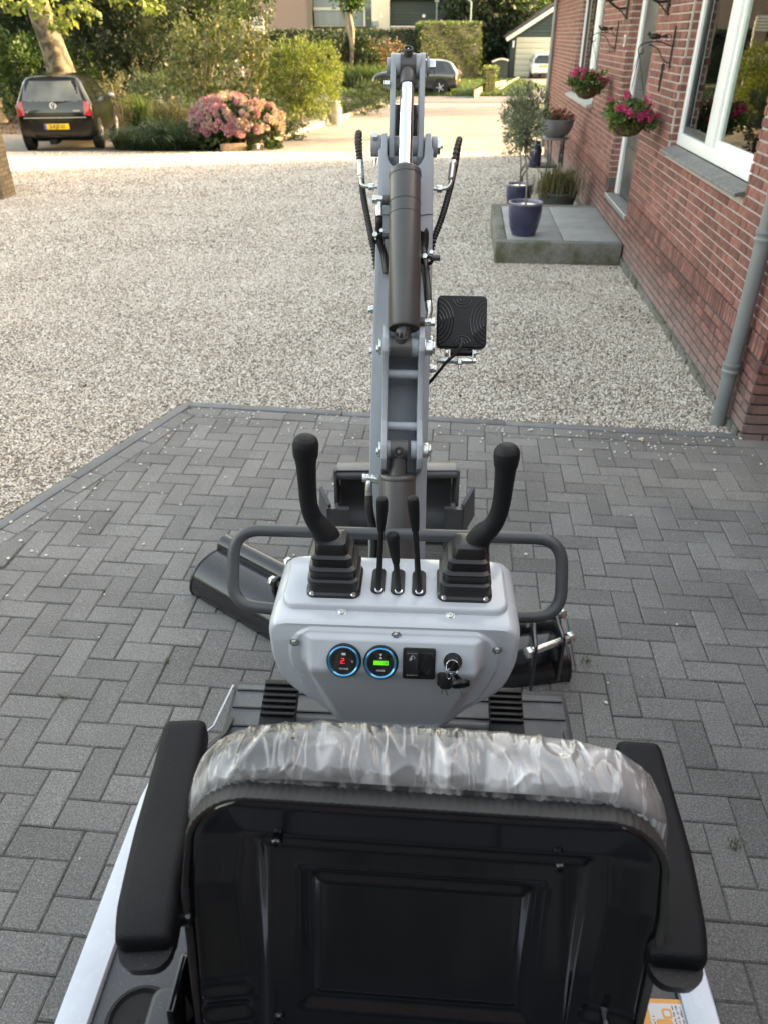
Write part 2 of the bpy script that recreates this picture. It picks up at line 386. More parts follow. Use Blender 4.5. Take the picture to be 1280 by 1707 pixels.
    mx2 = N(nt, "ShaderNodeMixShader"); nt.links.new(fr.outputs[0], mx2.inputs[0]); nt.links.new(mx.outputs[0], mx2.inputs[1]); nt.links.new(gl.outputs[0], mx2.inputs[2])
    nt.links.new(mx2.outputs[0], nt.nodes["Material Output"].inputs[0])
custom_mats()
def lime_bloom():
    m = MATS['brick_plinth']; nt = m.node_tree; b = nt.nodes["Principled BSDF"]; src = b.inputs['Base Color'].links[0].from_socket
    ge = N(nt, "ShaderNodeNewGeometry"); sx = N(nt, "ShaderNodeSeparateXYZ"); nt.links.new(ge.outputs['Position'], sx.inputs[0])
    n = tex(nt, "ShaderNodeTexNoise", 3.5, 6, vec=ge.outputs['Position'], Roughness=0.7)
    low = mth(nt, 'SUBTRACT', 1.0, mth(nt, 'MULTIPLY', sx.outputs[2], 2.6), True)
    f = mth(nt, 'MULTIPLY', low, mth(nt, 'MULTIPLY', n.outputs[0], 1.3), True)
    nt.links.new(mixc(nt, f, src, (0.27, 0.22, 0.21)), b.inputs['Base Color'])
lime_bloom()

# ------------------------------------------------------------------ mesh builder and scene tree
WORLDM = {}
def basis(axis, hint=V((0, 0, 1))):
    z = axis.normalized()
    x = hint.cross(z)
    if x.length < 1e-4: x = V((1, 0, 0)).cross(z)
    if x.length < 1e-4: x = V((0, 1, 0)).cross(z)
    x.normalize(); y = z.cross(x)
    return x, y, z
class MB:
    def __init__(s, xf=None):
        s.v = []; s.f = []; s.m = []; s.xf = xf
    def add(s, vs, fs, mi=0):
        o = len(s.v); s.v += [V(p) for p in vs]
        for f in fs: s.f.append([i + o for i in f]); s.m.append(mi)
        return s
    def box(s, c, size, rot=None, mi=0):
        hx, hy, hz = size[0] / 2, size[1] / 2, size[2] / 2
        P = [V((x, y, z)) for x in (-hx, hx) for y in (-hy, hy) for z in (-hz, hz)]
        if rot is not None: P = [rot @ p for p in P]
        c = V(c)
        return s.add([c + p for p in P], [(0, 1, 3, 2), (4, 6, 7, 5), (0, 4, 5, 1), (2, 3, 7, 6), (0, 2, 6, 4), (1, 5, 7, 3)], mi)
    def bx(s, x0, x1, y0, y1, z0, z1, mi=0):
        return s.box(((x0 + x1) / 2, (y0 + y1) / 2, (z0 + z1) / 2), (abs(x1 - x0), abs(y1 - y0), abs(z1 - z0)), None, mi)
    def rings(s, rings, caps=True, closed=True, mi=0):
        n = len(rings[0]); vs = [p for r in rings for p in r]; fs = []
        for i in range(len(rings) - 1):
            for j in range(n if closed else n - 1):
                k = (j + 1) % n
                fs.append((i * n + j, i * n + k, (i + 1) * n + k, (i + 1) * n + j))
        if caps and closed:
            fs.append(tuple(range(n))[::-1]); fs.append(tuple((len(rings) - 1) * n + j for j in range(n)))
        return s.add(vs, fs, mi)
    def cyl(s, p0, p1, r0, r1=None, n=20, caps=True, mi=0, hint=V((0, 0, 1)), rot0=0.0):
        p0, p1 = V(p0), V(p1); r1 = r0 if r1 is None else r1
        x, y, z = basis(p1 - p0, hint)
        def ring(p, r): return [p + (x * math.cos(a) + y * math.sin(a)) * r for a in [rot0 + 2 * math.pi * i / n for i in range(n)]]
        return s.rings([ring(p0, r0), ring(p1, r1)], caps, mi=mi)
    def tube(s, pts, r, n=10, mi=0, caps=True, sx=1.0):
        pts = [V(p) for p in pts]; k = len(pts)
        rs = r if isinstance(r, (list, tuple)) else [r] * k
        x, y, z = basis(pts[1] - pts[0]); out = []
        for i in range(k):
            t = (pts[min(i + 1, k - 1)] - pts[max(i - 1, 0)])
            if t.length < 1e-9: t = z
            t.normalize()
            x = x - t * x.dot(t)
            if x.length < 1e-6: x = basis(t)[0]
            x.normalize(); y = t.cross(x)
            out.append([pts[i] + (x * math.cos(a) * sx + y * math.sin(a)) * rs[i] for a in [2 * math.pi * j / n for j in range(n)]])
        return s.rings(out, caps, mi=mi)
    def lathe(s, prof, c=(0, 0, 0), axis=V((0, 0, 1)), n=24, mi=0, hint=V((0, 1, 0)), caps=True):
        c = V(c); x, y, z = basis(V(axis), hint)
        rr = [[c + z * h + (x * math.cos(a) + y * math.sin(a)) * max(r, 1e-5) for a in [2 * math.pi * j / n for j in range(n)]] for r, h in prof]
        return s.rings(rr, caps, mi=mi)
    def prism(s, poly, o, ux, uy, un, t, mi=0):
        """poly 2D; from plane o to o+un*t"""
        o, ux, uy, un = V(o), V(ux), V(uy), V(un); n = len(poly)
        a = [o + ux * p[0] + uy * p[1] for p in poly]; b = [p + un * t for p in a]
        return s.add(a + b, [tuple(range(n))[::-1], tuple(range(n, 2 * n))] + [(i, (i + 1) % n, n + (i + 1) % n, n + i) for i in range(n)], mi)
    def ball(s, c, r, n=12, m=8, mi=0, rot=None):
        c = V(c); r = r if hasattr(r, '__len__') else (r, r, r)
        rg = []
        for i in range(m + 1):
            ph = math.pi * i / m; z = -math.cos(ph); q = max(math.sin(ph), 1e-4)
            ring = []
            for j in range(n):
                a = 2 * math.pi * j / n; p = V((q * math.cos(a) * r[0], q * math.sin(a) * r[1], z * r[2]))
                ring.append(c + (rot @ p if rot is not None else p))
            rg.append(ring)
        return s.rings(rg, True, mi=mi)
    def build(s, name, mats, parent=None, bevel=0.0, seg=2, ang=35, sm=True, origin=None, **tags):
        vs = [s.xf @ p for p in s.v] if s.xf is not None else s.v
        me = bpy.data.meshes.new(name)
        if not vs: return None
        if origin is None:
            a = np.array([tuple(p) for p in vs]); lo, hi = a.min(0), a.max(0)
            origin = V(((lo[0] + hi[0]) / 2, (lo[1] + hi[1]) / 2, lo[2]))
        origin = V(origin)
        bm = bmesh.new()
        bv = [bm.verts.new(p - origin) for p in vs]
        for f, mi in zip(s.f, s.m):
            try:
                ff = bm.faces.new([bv[i] for i in f]); ff.material_index = mi; ff.smooth = sm
            except ValueError: pass
        bmesh.ops.remove_doubles(bm, verts=bm.verts, dist=1e-6)
        bmesh.ops.recalc_face_normals(bm, faces=bm.faces)
        if bevel:
            ed = [e for e in bm.edges if len(e.link_faces) == 2 and e.calc_face_angle(0) > R(28)]
            bmesh.ops.bevel(bm, geom=ed, offset=bevel, segments=seg, profile=0.5, affect='EDGES', clamp_overlap=True)
            for f in bm.faces: f.smooth = sm
        bm.to_mesh(me); bm.free()
        if sm: me.set_sharp_from_angle(angle=R(ang))
        for m in (mats if isinstance(mats, (list, tuple)) else [mats]): me.materials.append(MATS[m])
        return link(name, me, parent, Matrix.Translation(origin), **tags)
def link(name, data, parent=None, M=Matrix.Identity(4), **tags):
    o = bpy.data.objects.new(name, data); COL.objects.link(o)
    WORLDM[o.name] = M
    if parent is not None:
        o.parent = parent; o.matrix_basis = WORLDM[parent.name].inverted() @ M
    else: o.matrix_basis = M
    for k, v in tags.items(): o[k] = v
    return o
def thing(name, label, cat, loc=(0, 0, 0), group=None, yaw=0.0):
    o = link(name, None, None, Matrix.Translation(V(loc)) @ Matrix.Rotation(yaw, 4, 'Z'), label=label, category=cat)
    o.empty_display_size = 0.1
    if group: o['group'] = group
    return o
def clone(o, M, label=None, group=None, parent=None):
    """copy a thing with its parts and sub-parts, placed by world matrix M"""
    c = o.copy(); COL.objects.link(c)
    if parent is None: c.matrix_basis = M; WORLDM[c.name] = M.copy()
    else: c.parent = parent
    if label: c['label'] = label
    if group: c['group'] = group
    for ch in list(o.children): clone(ch, None, parent=c)
    return c
def spl(pts, n=8):
    pts = [V(p) for p in pts]; P = [pts[0] * 2 - pts[1]] + pts + [pts[-1] * 2 - pts[-2]]; out = []
    for i in range(1, len(P) - 2):
        for k in range(n):
            t = k / n; a, b, c, d = P[i - 1], P[i], P[i + 1], P[i + 2]
            out.append(0.5 * ((2 * b) + (c - a) * t + (2 * a - 5 * b + 4 * c - d) * t * t + (3 * b - a - 3 * c + d) * t ** 3))
    out.append(pts[-1]); return out
def rrect(w, h, r, n=5, cx=0.0, cy=0.0):
    out = []
    for sx, sy, a0 in ((1, 1, 0), (-1, 1, 90), (-1, -1, 180), (1, -1, 270)):
        for i in range(n + 1):
            a = R(a0 + 90 * i / n)
            out.append((cx + sx * (w / 2 - r) + r * math.cos(a), cy + sy * (h / 2 - r) + r * math.sin(a)))
    return out
def text(s, size, m, parent, origin, ux, uy, name='lettering', extr=0.0004, align='CENTER', sx=1.0, bold=0.0, **tags):
    cu = bpy.data.curves.new(name, 'FONT'); cu.body = s; cu.size = size; cu.extrude = extr; cu.align_x = align; cu.align_y = 'CENTER'; cu.offset = bold; cu.resolution_u = 3
    t = bpy.data.objects.new('tmp', cu); COL.objects.link(t)
    me = bpy.data.meshes.new_from_object(t.evaluated_get(bpy.context.evaluated_depsgraph_get()))
    bpy.data.objects.remove(t); bpy.data.curves.remove(cu)
    ux, uy = V(ux).normalized(), V(uy).normalized(); un = ux.cross(uy)
    M = Matrix((ux * sx, uy, un)).transposed().to_4x4()
    me.transform(M); me.name = name; me.materials.clear(); me.materials.append(MATS[m])
    return link(name, me, parent, Matrix.Translation(V(origin)), **tags)
def npmesh(name, verts, nper, m, parent=None, origin=(0, 0, 0), smooth=False, **tags):
    """verts (K*nper,3): K separate polygons of nper corners"""
    verts = np.asarray(verts, dtype=np.float32) - np.array(origin, dtype=np.float32)
    k = len(verts) // nper
    me = bpy.data.meshes.new(name)
    me.vertices.add(len(verts)); me.vertices.foreach_set('co', verts.ravel())
    me.loops.add(k * nper); me.loops.foreach_set('vertex_index', np.arange(k * nper, dtype=np.int32))
    me.polygons.add(k); me.polygons.foreach_set('loop_start', np.arange(0, k * nper, nper, dtype=np.int32))
    me.update(); me.validate()
    me.materials.append(MATS[m])
    return link(name, me, parent, Matrix.Translation(V(origin)), **tags)
def unit(a): return a / (np.linalg.norm(a, axis=-1, keepdims=True) + 1e-9)
def leaves(cent, L, Wd, up=0.3, out=None, droop=0.0):
    """cent (K,3) -> kite leaves"""
    k = len(cent)
    d = nrs.normal(size=(k, 3))
    if out is not None: d = d * 0.7 + out
    d[:, 2] += up; d[:, 2] -= droop
    d = unit(d); s = unit(np.cross(d, nrs.normal(size=(k, 3))))
    l = L * nrs.uniform(0.6, 1.25, (k, 1)); w = Wd * nrs.uniform(0.7, 1.2, (k, 1))
    nn = np.cross(d, s) * w * 0.25
    a = cent; b = cent + d * l * 0.45 + s * w / 2 + nn; c = cent + d * l; e = cent + d * l * 0.45 - s * w / 2 + nn
    return np.stack([a, b, c, e], 1).reshape(-1, 3)
def clumps(c, r, n_cl, per, rc, shell=0.55, flat=1.0):
    """leaf centres gathered in clumps inside the ellipsoid c, r"""
    c = np.array(c); r = np.array(r)
    d = unit(nrs.normal(size=(n_cl, 3))); rad = nrs.uniform(shell, 1.0, (n_cl, 1)) ** 0.7
    wob = 1 + 0.22 * np.sin(d[:, :1] * 5 + 1.3) * np.cos(d[:, 2:3] * 4 + d[:, 1:2] * 3)
    cc = c + d * r * rad * wob
    sz = rc * nrs.uniform(0.55, 1.35, (n_cl, 1))
    p = cc[:, None, :] + unit(nrs.normal(size=(n_cl, per, 3))) * (nrs.uniform(0, 1, (n_cl, per, 1)) ** 0.5) * sz[:, None, :] * np.array([1, 1, flat])
    o = unit(p - c)
    return p.reshape(-1, 3), o.reshape(-1, 3)
def blades(base, L, w, lean=0.5, curve=0.6):
    """base (K,3) -> two-segment arching blades (as 2 quads each)"""
    k = len(base); a = nrs.uniform(0, 2 * np.pi, k)
    h = np.stack([np.cos(a), np.sin(a), np.zeros(k)], 1)
    sd = np.stack([-np.sin(a), np.cos(a), np.zeros(k)], 1)
    l = L * nrs.uniform(0.55, 1.15, (k, 1)); le = lean * nrs.uniform(0.2, 1.3, (k, 1)); cu = curve * nrs.uniform(0.5, 1.3, (k, 1))
    up = np.array([0, 0, 1.0])
    p0 = base; p1 = base + (up * 0.62 + h * le * 0.4) * l; p2 = p1 + (up * (0.42 - cu * 0.35) + h * (le * 0.5 + cu * 0.35)) * l
    ww = w * nrs.uniform(0.7, 1.2, (k, 1)) * sd / 2
    q1 = np.stack([p0 - ww, p0 + ww, p1 + ww * .8, p1 - ww * .8], 1)
    q2 = np.stack([p1 - ww * .8, p1 + ww * .8, p2 + ww * .1, p2 - ww * .1], 1)
    return np.concatenate([q1, q2], 0).reshape(-1, 3)
# ================================================================== THE SETTING
def clip_half(poly, a, b, c):
    out = []
    for i in range(len(poly)):
        p, q = poly[i], poly[(i + 1) % len(poly)]
        fp, fq = a * p[0] + b * p[1] - c, a * q[0] + b * q[1] - c
        if fp <= 0: out.append(p)
        if (fp < 0 < fq) or (fq < 0 < fp):
            t = fp / (fp - fq); out.append((p[0] + (q[0] - p[0]) * t, p[1] + (q[1] - p[1]) * t))
    return out
def clip_poly(poly, conv):
    """clip to a convex counter-clockwise polygon"""
    for i in range(len(conv)):
        p, q = conv[i], conv[(i + 1) % len(conv)]
        nx, ny = (q[1] - p[1]), -(q[0] - p[0])
        poly = clip_half(poly, nx, ny, nx * p[0] + ny * p[1])
        if len(poly) < 3: return []
    return poly
def sheet(name, poly, dz, m, parent=None, step=None, **tags):
    mb = MB()
    cuts = [-500, 6, 40, 900] if not step else [-500] + [6 + i * step for i in range(int(34 / step) + 1)] + [900]
    for y0, y1 in zip(cuts, cuts[1:]):
        p = clip_half(clip_half(poly, 0, -1, -y0), 0, 1, y1)
        if len(p) >= 3: mb.add([V((q[0], q[1], terr(q[1]) + dz)) for q in p], [tuple(range(len(p)))])
    o = mb.build(name, m, parent, sm=False, origin=(0, 0, 0), **tags)
    me = o.data
    if me.polygons and me.polygons[0].normal.z < 0: me.flip_normals()
    return o
sheet('ground', [(-400, -60), (400, -60), (400, 700), (-400, 700)], -0.06, 'lawn', kind='structure')
GRAVEL = [(-30, 2.4), (2.2, 2.4), (2.2, 4.0), (3.75, 20), (5.3, 37.2), (-0.5, 37.2), (0.0, 34.0), (-2.0, 28.6), (-3.3, 23.5), (-3.1, 18.6), (-5.4, 18.7), (-5.2, 22), (-12, 23.0), (-30, 23)]
def tri_sheet(name, poly, dz, m, **tags):
    # concave outline: cut into bands by y, each band is spanned left to right
    ys = sorted(set([p[1] for p in poly] + [6.0]))
    mb = MB()
    def xs_at(y):
        xs = []
        for i in range(len(poly)):
            p, q = poly[i], poly[(i + 1) % len(poly)]
            if (p[1] - y) * (q[1] - y) < 0: xs.append(p[0] + (q[0] - p[0]) * (y - p[1]) / (q[1] - p[1]))
        return sorted(xs)
    for y0, y1 in zip(ys, ys[1:]):
        a, b = xs_at(y0 + 1e-5), xs_at(y1 - 1e-5)
        for k in range(0, min(len(a), len(b)) - 1, 2):
            mb.add([(a[k], y0, terr(y0) + dz), (a[k + 1], y0, terr(y0) + dz), (b[k + 1], y1, terr(y1) + dz), (b[k], y1, terr(y1) + dz)], [(0, 1, 2, 3)])
    o = mb.build(name, m, None, sm=False, origin=(0, 0, 0), **tags)
    return o
tri_sheet('gravel_drive', GRAVEL, -0.022, 'gravel_bed', kind='structure')
sheet('street', [(-120, 43.5), (-14, 41.8), (-1, 37.4), (90, 36.4), (90, 40.8), (-1, 41.8), (-14, 47), (-120, 49)], -0.01, 'asphalt', kind='structure')
sheet('neighbour_drive', [(7.0, 40.9), (12.6, 40.9), (14.5, 60.6), (9.2, 60.6)], -0.004, 'drive_paving', kind='structure')
sheet('red_paving_strip', [(7.2, 41.4), (12.4, 41.4), (12.5, 43.2), (7.4, 43.2)], 0.0, 'red_paving', kind='structure')
sheet('mulch_bed', [(-12, 22.6), (-3.4, 22.6), (-3.4, 30), (-14, 31)], -0.03, 'mulch', kind='structure')
sheet('garden_bed', [(-5.3, 18.75), (-3.15, 18.65), (-3.35, 23.5), (-2.05, 28.5), (-0.05, 33.9), (-0.5, 36.8), (-9, 40), (-5.5, 30)], -0.018, 'soil', kind='structure')

# loose gravel: real stones where they can be told apart
def gravel_nodes(dens, dist, size, seed):
    ng = bpy.data.node_groups.new('scatter_stones', 'GeometryNodeTree')
    ng.interface.new_socket('Geometry', in_out='INPUT', socket_type='NodeSocketGeometry')
    ng.interface.new_socket('Geometry', in_out='OUTPUT', socket_type='NodeSocketGeometry')
    gi, go = ng.nodes.new('NodeGroupInput'), ng.nodes.new('NodeGroupOutput')
    L = ng.links.new
    dp = ng.nodes.new('GeometryNodeDistributePointsOnFaces'); dp.distribute_method = 'POISSON'
    dp.inputs['Distance Min'].default_value = dist; dp.inputs['Density Max'].default_value = dens; dp.inputs['Seed'].default_value = seed
    L(gi.outputs[0], dp.inputs[0])
    ic = ng.nodes.new('GeometryNodeMeshIcoSphere'); ic.inputs['Radius'].default_value = 1.0; ic.inputs['Subdivisions'].default_value = 2
    sp = ng.nodes.new('GeometryNodeSetPosition'); L(ic.outputs[0], sp.inputs[0])
    nz = ng.nodes.new('ShaderNodeTexNoise'); nz.inputs['Scale'].default_value = 1.1
    sb = ng.nodes.new('ShaderNodeVectorMath'); sb.operation = 'SUBTRACT'; sb.inputs[1].default_value = (0.5, 0.5, 0.5)
    ml = ng.nodes.new('ShaderNodeVectorMath'); ml.operation = 'SCALE'; ml.inputs[3].default_value = 1.3
    L(nz.outputs['Color'], sb.inputs[0]); L(sb.outputs[0], ml.inputs[0]); L(ml.outputs[0], sp.inputs['Offset'])
    ss = ng.nodes.new('GeometryNodeSetShadeSmooth'); L(sp.outputs[0], ss.inputs[0])
    sm_ = ng.nodes.new('GeometryNodeSetMaterial'); sm_.inputs['Material'].default_value = MATS['pebble']; L(ss.outputs[0], sm_.inputs[0])
    ip = ng.nodes.new('GeometryNodeInstanceOnPoints'); L(dp.outputs[0], ip.inputs[0]); L(sm_.outputs[0], ip.inputs['Instance'])
    rr = ng.nodes.new('FunctionNodeRandomValue'); rr.data_type = 'FLOAT_VECTOR'; rr.inputs[0].default_value = (-0.5, -0.5, 0); rr.inputs[1].default_value = (0.5, 0.5, 6.28)
    rs = ng.nodes.new('FunctionNodeRandomValue'); rs.data_type = 'FLOAT_VECTOR'; rs.inputs[0].default_value = (size * .55, size * .45, size * .3); rs.inputs[1].default_value = (size * 1.35, size, size * .7); rs.inputs['Seed'].default_value = 5
    L(rr.outputs[0], ip.inputs['Rotation']); L(rs.outputs[0], ip.inputs['Scale'])
    L(ip.outputs[0], go.inputs[0])
    return ng
def scatter(name, poly, dz, dens, dist, size, seed=1):
    o = sheet(name, poly, dz, 'gravel_bed', kind='stuff')
    md = o.modifiers.new('scatter', 'NODES'); md.node_group = gravel_nodes(dens, dist, size, seed)
    return o
E_L = V((-1.23, 4.44)); EL2 = V((-1.83, 3.02)); E_R = V((2.35, 3.95))
dl = (EL2 - E_L).normalized()
LB = E_L + dl * 6.5
def out_left(y): return E_L[0] + (y - E_L[1]) * dl[0] / dl[1] - 0.085
wall_x = lambda Y: 1.69 + 0.0965 * Y - 0.012
scatter('loose_gravel', [(out_left(1.6), 1.6), (out_left(4.47), 4.55), (2.1, 4.1), (wall_x(4.3), 4.3), (wall_x(8.6), 8.6), (-5.9, 8.6), (-5.0, 1.6)], -0.019, 12000, 0.0102, 0.0087)
scatter('loose_gravel', [(-6.4, 8.6), (wall_x(8.6), 8.6), (wall_x(12.5), 12.5), (-7.6, 12.5)], -0.019, 5000, 0.0155, 0.0115, 3)
scatter('loose_gravel', [(-7.6, 12.5), (wall_x(12.5), 12.5), (wall_x(18.6), 18.6), (-9.6, 18.6)], -0.019, 2200, 0.021, 0.0155, 5)

# ---- paved yard
patio = sheet('patio', [tuple(LB + V((0, 0))), (3.0, LB[1]), (3.0, 3.86), tuple(E_R), tuple(E_L)], -0.006, 'joint_sand', kind='structure')
ue, ul = (E_R - E_L).normalized(), dl
def perp_in(u, c):
    n = V((-u[1], u[0]));
    return n if n.dot(c) > 0 else -n
cin = V((0.5, 1.5))
ne, nl = perp_in(ue, cin - E_L), perp_in(ul, cin - E_L)
def project(p):
    d = V(p) - EYE; zc = d.y * CP - d.z * SP
    if zc < 0.1: return None
    v = (-d.z * CP - d.y * SP) / zc
    return (640 + F_PX * d.x / zc, 853.5 + F_PX * v, zc)
pavers = []   # (polygon, rotation, full?)
# inner field polygon, border rows lie outside it
def line_x(p, u, q, w):
    d = u[0] * w[1] - u[1] * w[0]; t = ((q[0] - p[0]) * w[1] - (q[1] - p[1]) * w[0]) / d
    return p + u * t
A2 = line_x(E_L + ne * 0.108, ue, E_L + nl * 0.108, ul)
inner = [tuple(A2), tuple(A2 + ul * 6.2), (3.0, (A2 + ul * 6.2)[1]), (3.0, (A2 + ue * 4.25)[1]), ]
inner = inner  # counter-clockwise: A2 -> down left -> right -> up
CELL = 0.1015; gp = 0.0017
ct, st = math.cos(TH), math.sin(TH)
def h2w(w, u): return (w * ct + u * st, -w * st + u * ct)
for i in range(-52, 34):
    for j in range(-12, 48):
        k = (i - j) % 4
        if k == 0: r = (i * CELL, j * CELL, (i + 2) * CELL, (j + 1) * CELL)
        elif k == 3: r = (i * CELL, j * CELL, (i + 1) * CELL, (j + 2) * CELL)
        else: continue
        q = [h2w(r[0] + gp, r[1] + gp), h2w(r[2] - gp, r[1] + gp), h2w(r[2] - gp, r[3] - gp), h2w(r[0] + gp, r[3] - gp)]
        p = clip_poly(q, inner)
        if len(p) < 3: continue
        ar = abs(sum(p[a][0] * p[(a + 1) % len(p)][1] - p[(a + 1) % len(p)][0] * p[a][1] for a in range(len(p)))) / 2
        if ar < 0.0012: continue
        c = V((sum(a[0] for a in p) / len(p), sum(a[1] for a in p) / len(p)))
        pavers.append((p, c, ar, k if ar > 0.0194 else -1))
def row(o, u, n, off, depth, length, x0, x1):
    x = x0
    while x < x1:
        a, b = o + u * (x + gp) + n * (off + gp), o + u * (x + length - gp) + n * (off + depth - gp)
        p = [tuple(o + u * (x + gp) + n * (off + gp)), tuple(o + u * (x + length - gp) + n * (off + gp)), tuple(o + u * (x + length - gp) + n * (off + depth - gp)), tuple(o + u * (x + gp) + n * (off + depth - gp))]
        pavers.append((p, (V(p[0]) + V(p[2])) / 2, length * depth, -1)); x += length
row(E_L, ue, ne, 0.0, 0.106, 0.204, 0.02, 3.4)
row(E_L, ul, nl, 0.0, 0.106, 0.204, 0.10, 5.4)
seen = []
rest = []
for it in pavers:
    pr = project((it[1][0], it[1][1], 0))
    if pr and -60 < pr[0] < 1340 and 600 < pr[1] < 1780: seen.append((it[2] / pr[2] ** 2 * (pr[2] and 1), it))
    else: rest.append(it)
# those hidden by the machine come last
def hid(it):
    x, y, _ = project((it[1][0], it[1][1], 0))
    return (330 < x < 1080 and y > 1270) or (450 < x < 860 and y > 930) or (620 < x < 710 and y < 930)
seen.sort(key=lambda t: -(t[0] * (0.01 if hid(t[1]) else 1)))
single = [t[1] for t in seen[:298]]; rest += [t[1] for t in seen[298:]]
def paver_geo(mb, p, c, z, ch=0.0042, dep=0.05, tilt=(0, 0)):
    n = len(p)
    s = sum(p[a][0] * p[(a + 1) % n][1] - p[(a + 1) % n][0] * p[a][1] for a in range(n))
    if s < 0: p = p[::-1]
    zz = lambda q: z + (q[0] - c[0]) * tilt[0] + (q[1] - c[1]) * tilt[1]
    def ins(d):
        out = []
        for i in range(n):
            a, b, e = V(p[i - 1]), V(p[i]), V(p[(i + 1) % n])
            u1, u2 = (b - a).normalized(), (e - b).normalized()
            n1, n2 = V((-u1[1], u1[0])), V((-u2[1], u2[0])); m = n1 + n2
            m = m / max(0.4, m.dot(n1)); out.append(b + m * d)
        return out
    top = ins(ch); mid = p
    vs = [V((q[0], q[1], zz(q))) for q in top] + [V((q[0], q[1], zz(q) - ch * 0.9)) for q in mid] + [V((q[0], q[1], z - dep)) for q in mid]
    fs = [tuple(range(n))] + [(i, n + i, n + (i + 1) % n, (i + 1) % n) for i in range(n)] + [(n + i, 2 * n + i, 2 * n + (i + 1) % n, n + (i + 1) % n) for i in range(n)]
    mb.add(vs, fs)
shared = {}
for p, c, ar, k in single:
    z = rnd.uniform(-0.0015, 0.0015)
    if k >= 0:
        if k not in shared:
            mb = MB(); lo = [(q[0] - c[0], q[1] - c[1]) for q in p]; paver_geo(mb, lo, (0, 0), 0)
            shared[k] = mb.build('paver', 'paver', patio, sm=False, origin=(0, 0, 0)); ob = shared[k]
        else:
            ob = link('paver', shared[k].data, patio)
        ob.matrix_basis = Matrix.Translation((c[0] + rnd.uniform(-.001, .001), c[1] + rnd.uniform(-.001, .001), z)) @ Matrix.Rotation(rnd.uniform(-0.01, 0.01), 4, 'X') @ Matrix.Rotation(rnd.uniform(-0.012, 0.012), 4, 'Y') @ Matrix.Rotation(rnd.uniform(-0.011, 0.011), 4, 'Z')
    else:
        mb = MB(); paver_geo(mb, p, c, z); mb.build('paver', 'paver', patio, sm=False, origin=(c[0], c[1], 0))
mb = MB()
for p, c, ar, k in rest: paver_geo(mb, p, c, rnd.uniform(-0.0015, 0.0015), tilt=(rnd.uniform(-.006, .006), rnd.uniform(-.006, .006)))
mb.build('paver_field', 'paver', patio, sm=False, origin=(0, 0, 0), kind='stuff')
# kerb stones outside the border
def kerb(o, u, n, x0, x1, length=1.0):
    x = x0
    while x < x1 - 0.05:
        L2 = min(length, x1 - x) - 0.006; a = o + u * x
        z = rnd.uniform(-0.003, 0.004)
        mb = MB(); mb.prism([(0, 0), (L2, 0), (L2, 0.062), (0, 0.062)], (a[0], a[1], -0.1), (u[0], u[1], 0), (-n[0], -n[1], 0), (0, 0, 1), 0.104 + z)
        mb.build('kerb_stone', 'kerb_blue', patio, bevel=0.006, seg=2); x += length
kerb(E_L, ue, ne, -0.02, 3.42)
kerb(E_L + nl * -0.0, ul, nl, 0.0, 5.5)
# stray stones on the paving
def strays():
    mb = MB()
    for _ in range(400):
        t = rnd.random()
        if t < 0.45: q = E_L + ue * rnd.uniform(0, 3.4) + ne * abs(rnd.gauss(0, 0.16))
        elif t < 0.8: q = E_L + ul * rnd.uniform(0, 4) + nl * abs(rnd.gauss(0, 0.28))
        else: q = V((rnd.uniform(-2.2, 2.2), rnd.uniform(0.3, 4.1)))
        r = rnd.uniform(0.003, 0.0085) * (0.75 if q[1] < 2.6 else 1)
        if (q - E_L).dot(nl) < 0.0 or (q - E_L).dot(ne) < 0.0: continue
        mb.ball((q[0], q[1], 0.002 + r * 0.5), (r * rnd.uniform(.8, 1.4), r, r * 0.65), 6, 4, rot=Matrix.Rotation(rnd.uniform(0, 6), 3, 'Z'))
    mb.build('stray_gravel', 'stray_stone', None, origin=(0, 0, 0), kind='stuff')
    c = []
    for _ in range(26):
        i, j = rnd.randint(-22, 20), rnd.randint(2, 40); x, y = h2w(i * CELL, j * CELL)
        if (V((x, y)) - E_L).dot(nl) < 0.1 or (V((x, y)) - E_L).dot(ne) < 0.1: continue
        c += [(x + rnd.gauss(0, 0.008), y + rnd.gauss(0, 0.008), -0.004) for _ in range(rnd.choice([3, 4, 5, 14]))]
    for g in (G(1073, 1330), G(1222, 1410), G(975, 1105)):
        c += [(g.x + rnd.gauss(0, 0.012), g.y + rnd.gauss(0, 0.012), -0.004) for _ in range(24)]
    npmesh('joint_weeds', blades(np.array(c), 0.022, 0.003, 0.9, 0.6), 4, 'grass_light', kind='stuff')
strays()
lv = []
for _ in range(60):
    u = rnd.uniform(4.3, 12); q = HW(u, W0 - abs(rnd.gauss(0, .35)) - .05, 0) if rnd.random() < .6 else V((rnd.uniform(-4, 2), rnd.uniform(4.6, 13), 0)); lv.append((q.x, q.y, terr(q.y) + .004))
npmesh('fallen_leaves', leaves(np.array(lv), .035, .022, 0), 4, 'leaf_rust', kind='stuff')

# ================================================================== BRICK HOUSE
U0, U1 = 4.17, 18.25
house = thing('brick_house', 'red brick house with white window frames and dark plinth beside the gravel drive', 'house', HW(U0, W0 + 3.5, 0))
COURSE = 0.0600; BH = 0.0465
OPEN = [(5.05, 7.20, 1.165, 2.75), (8.46, 9.80, 0.37, 2.5), (11.9, 14.35, 1.165, 2.75)]
def hb(mb, u0, u1, w0, w1, z0, z1, mi=0): return mb.bx(w0, w1, u0, u1, z0, z1, mi)
ZT = 2.95
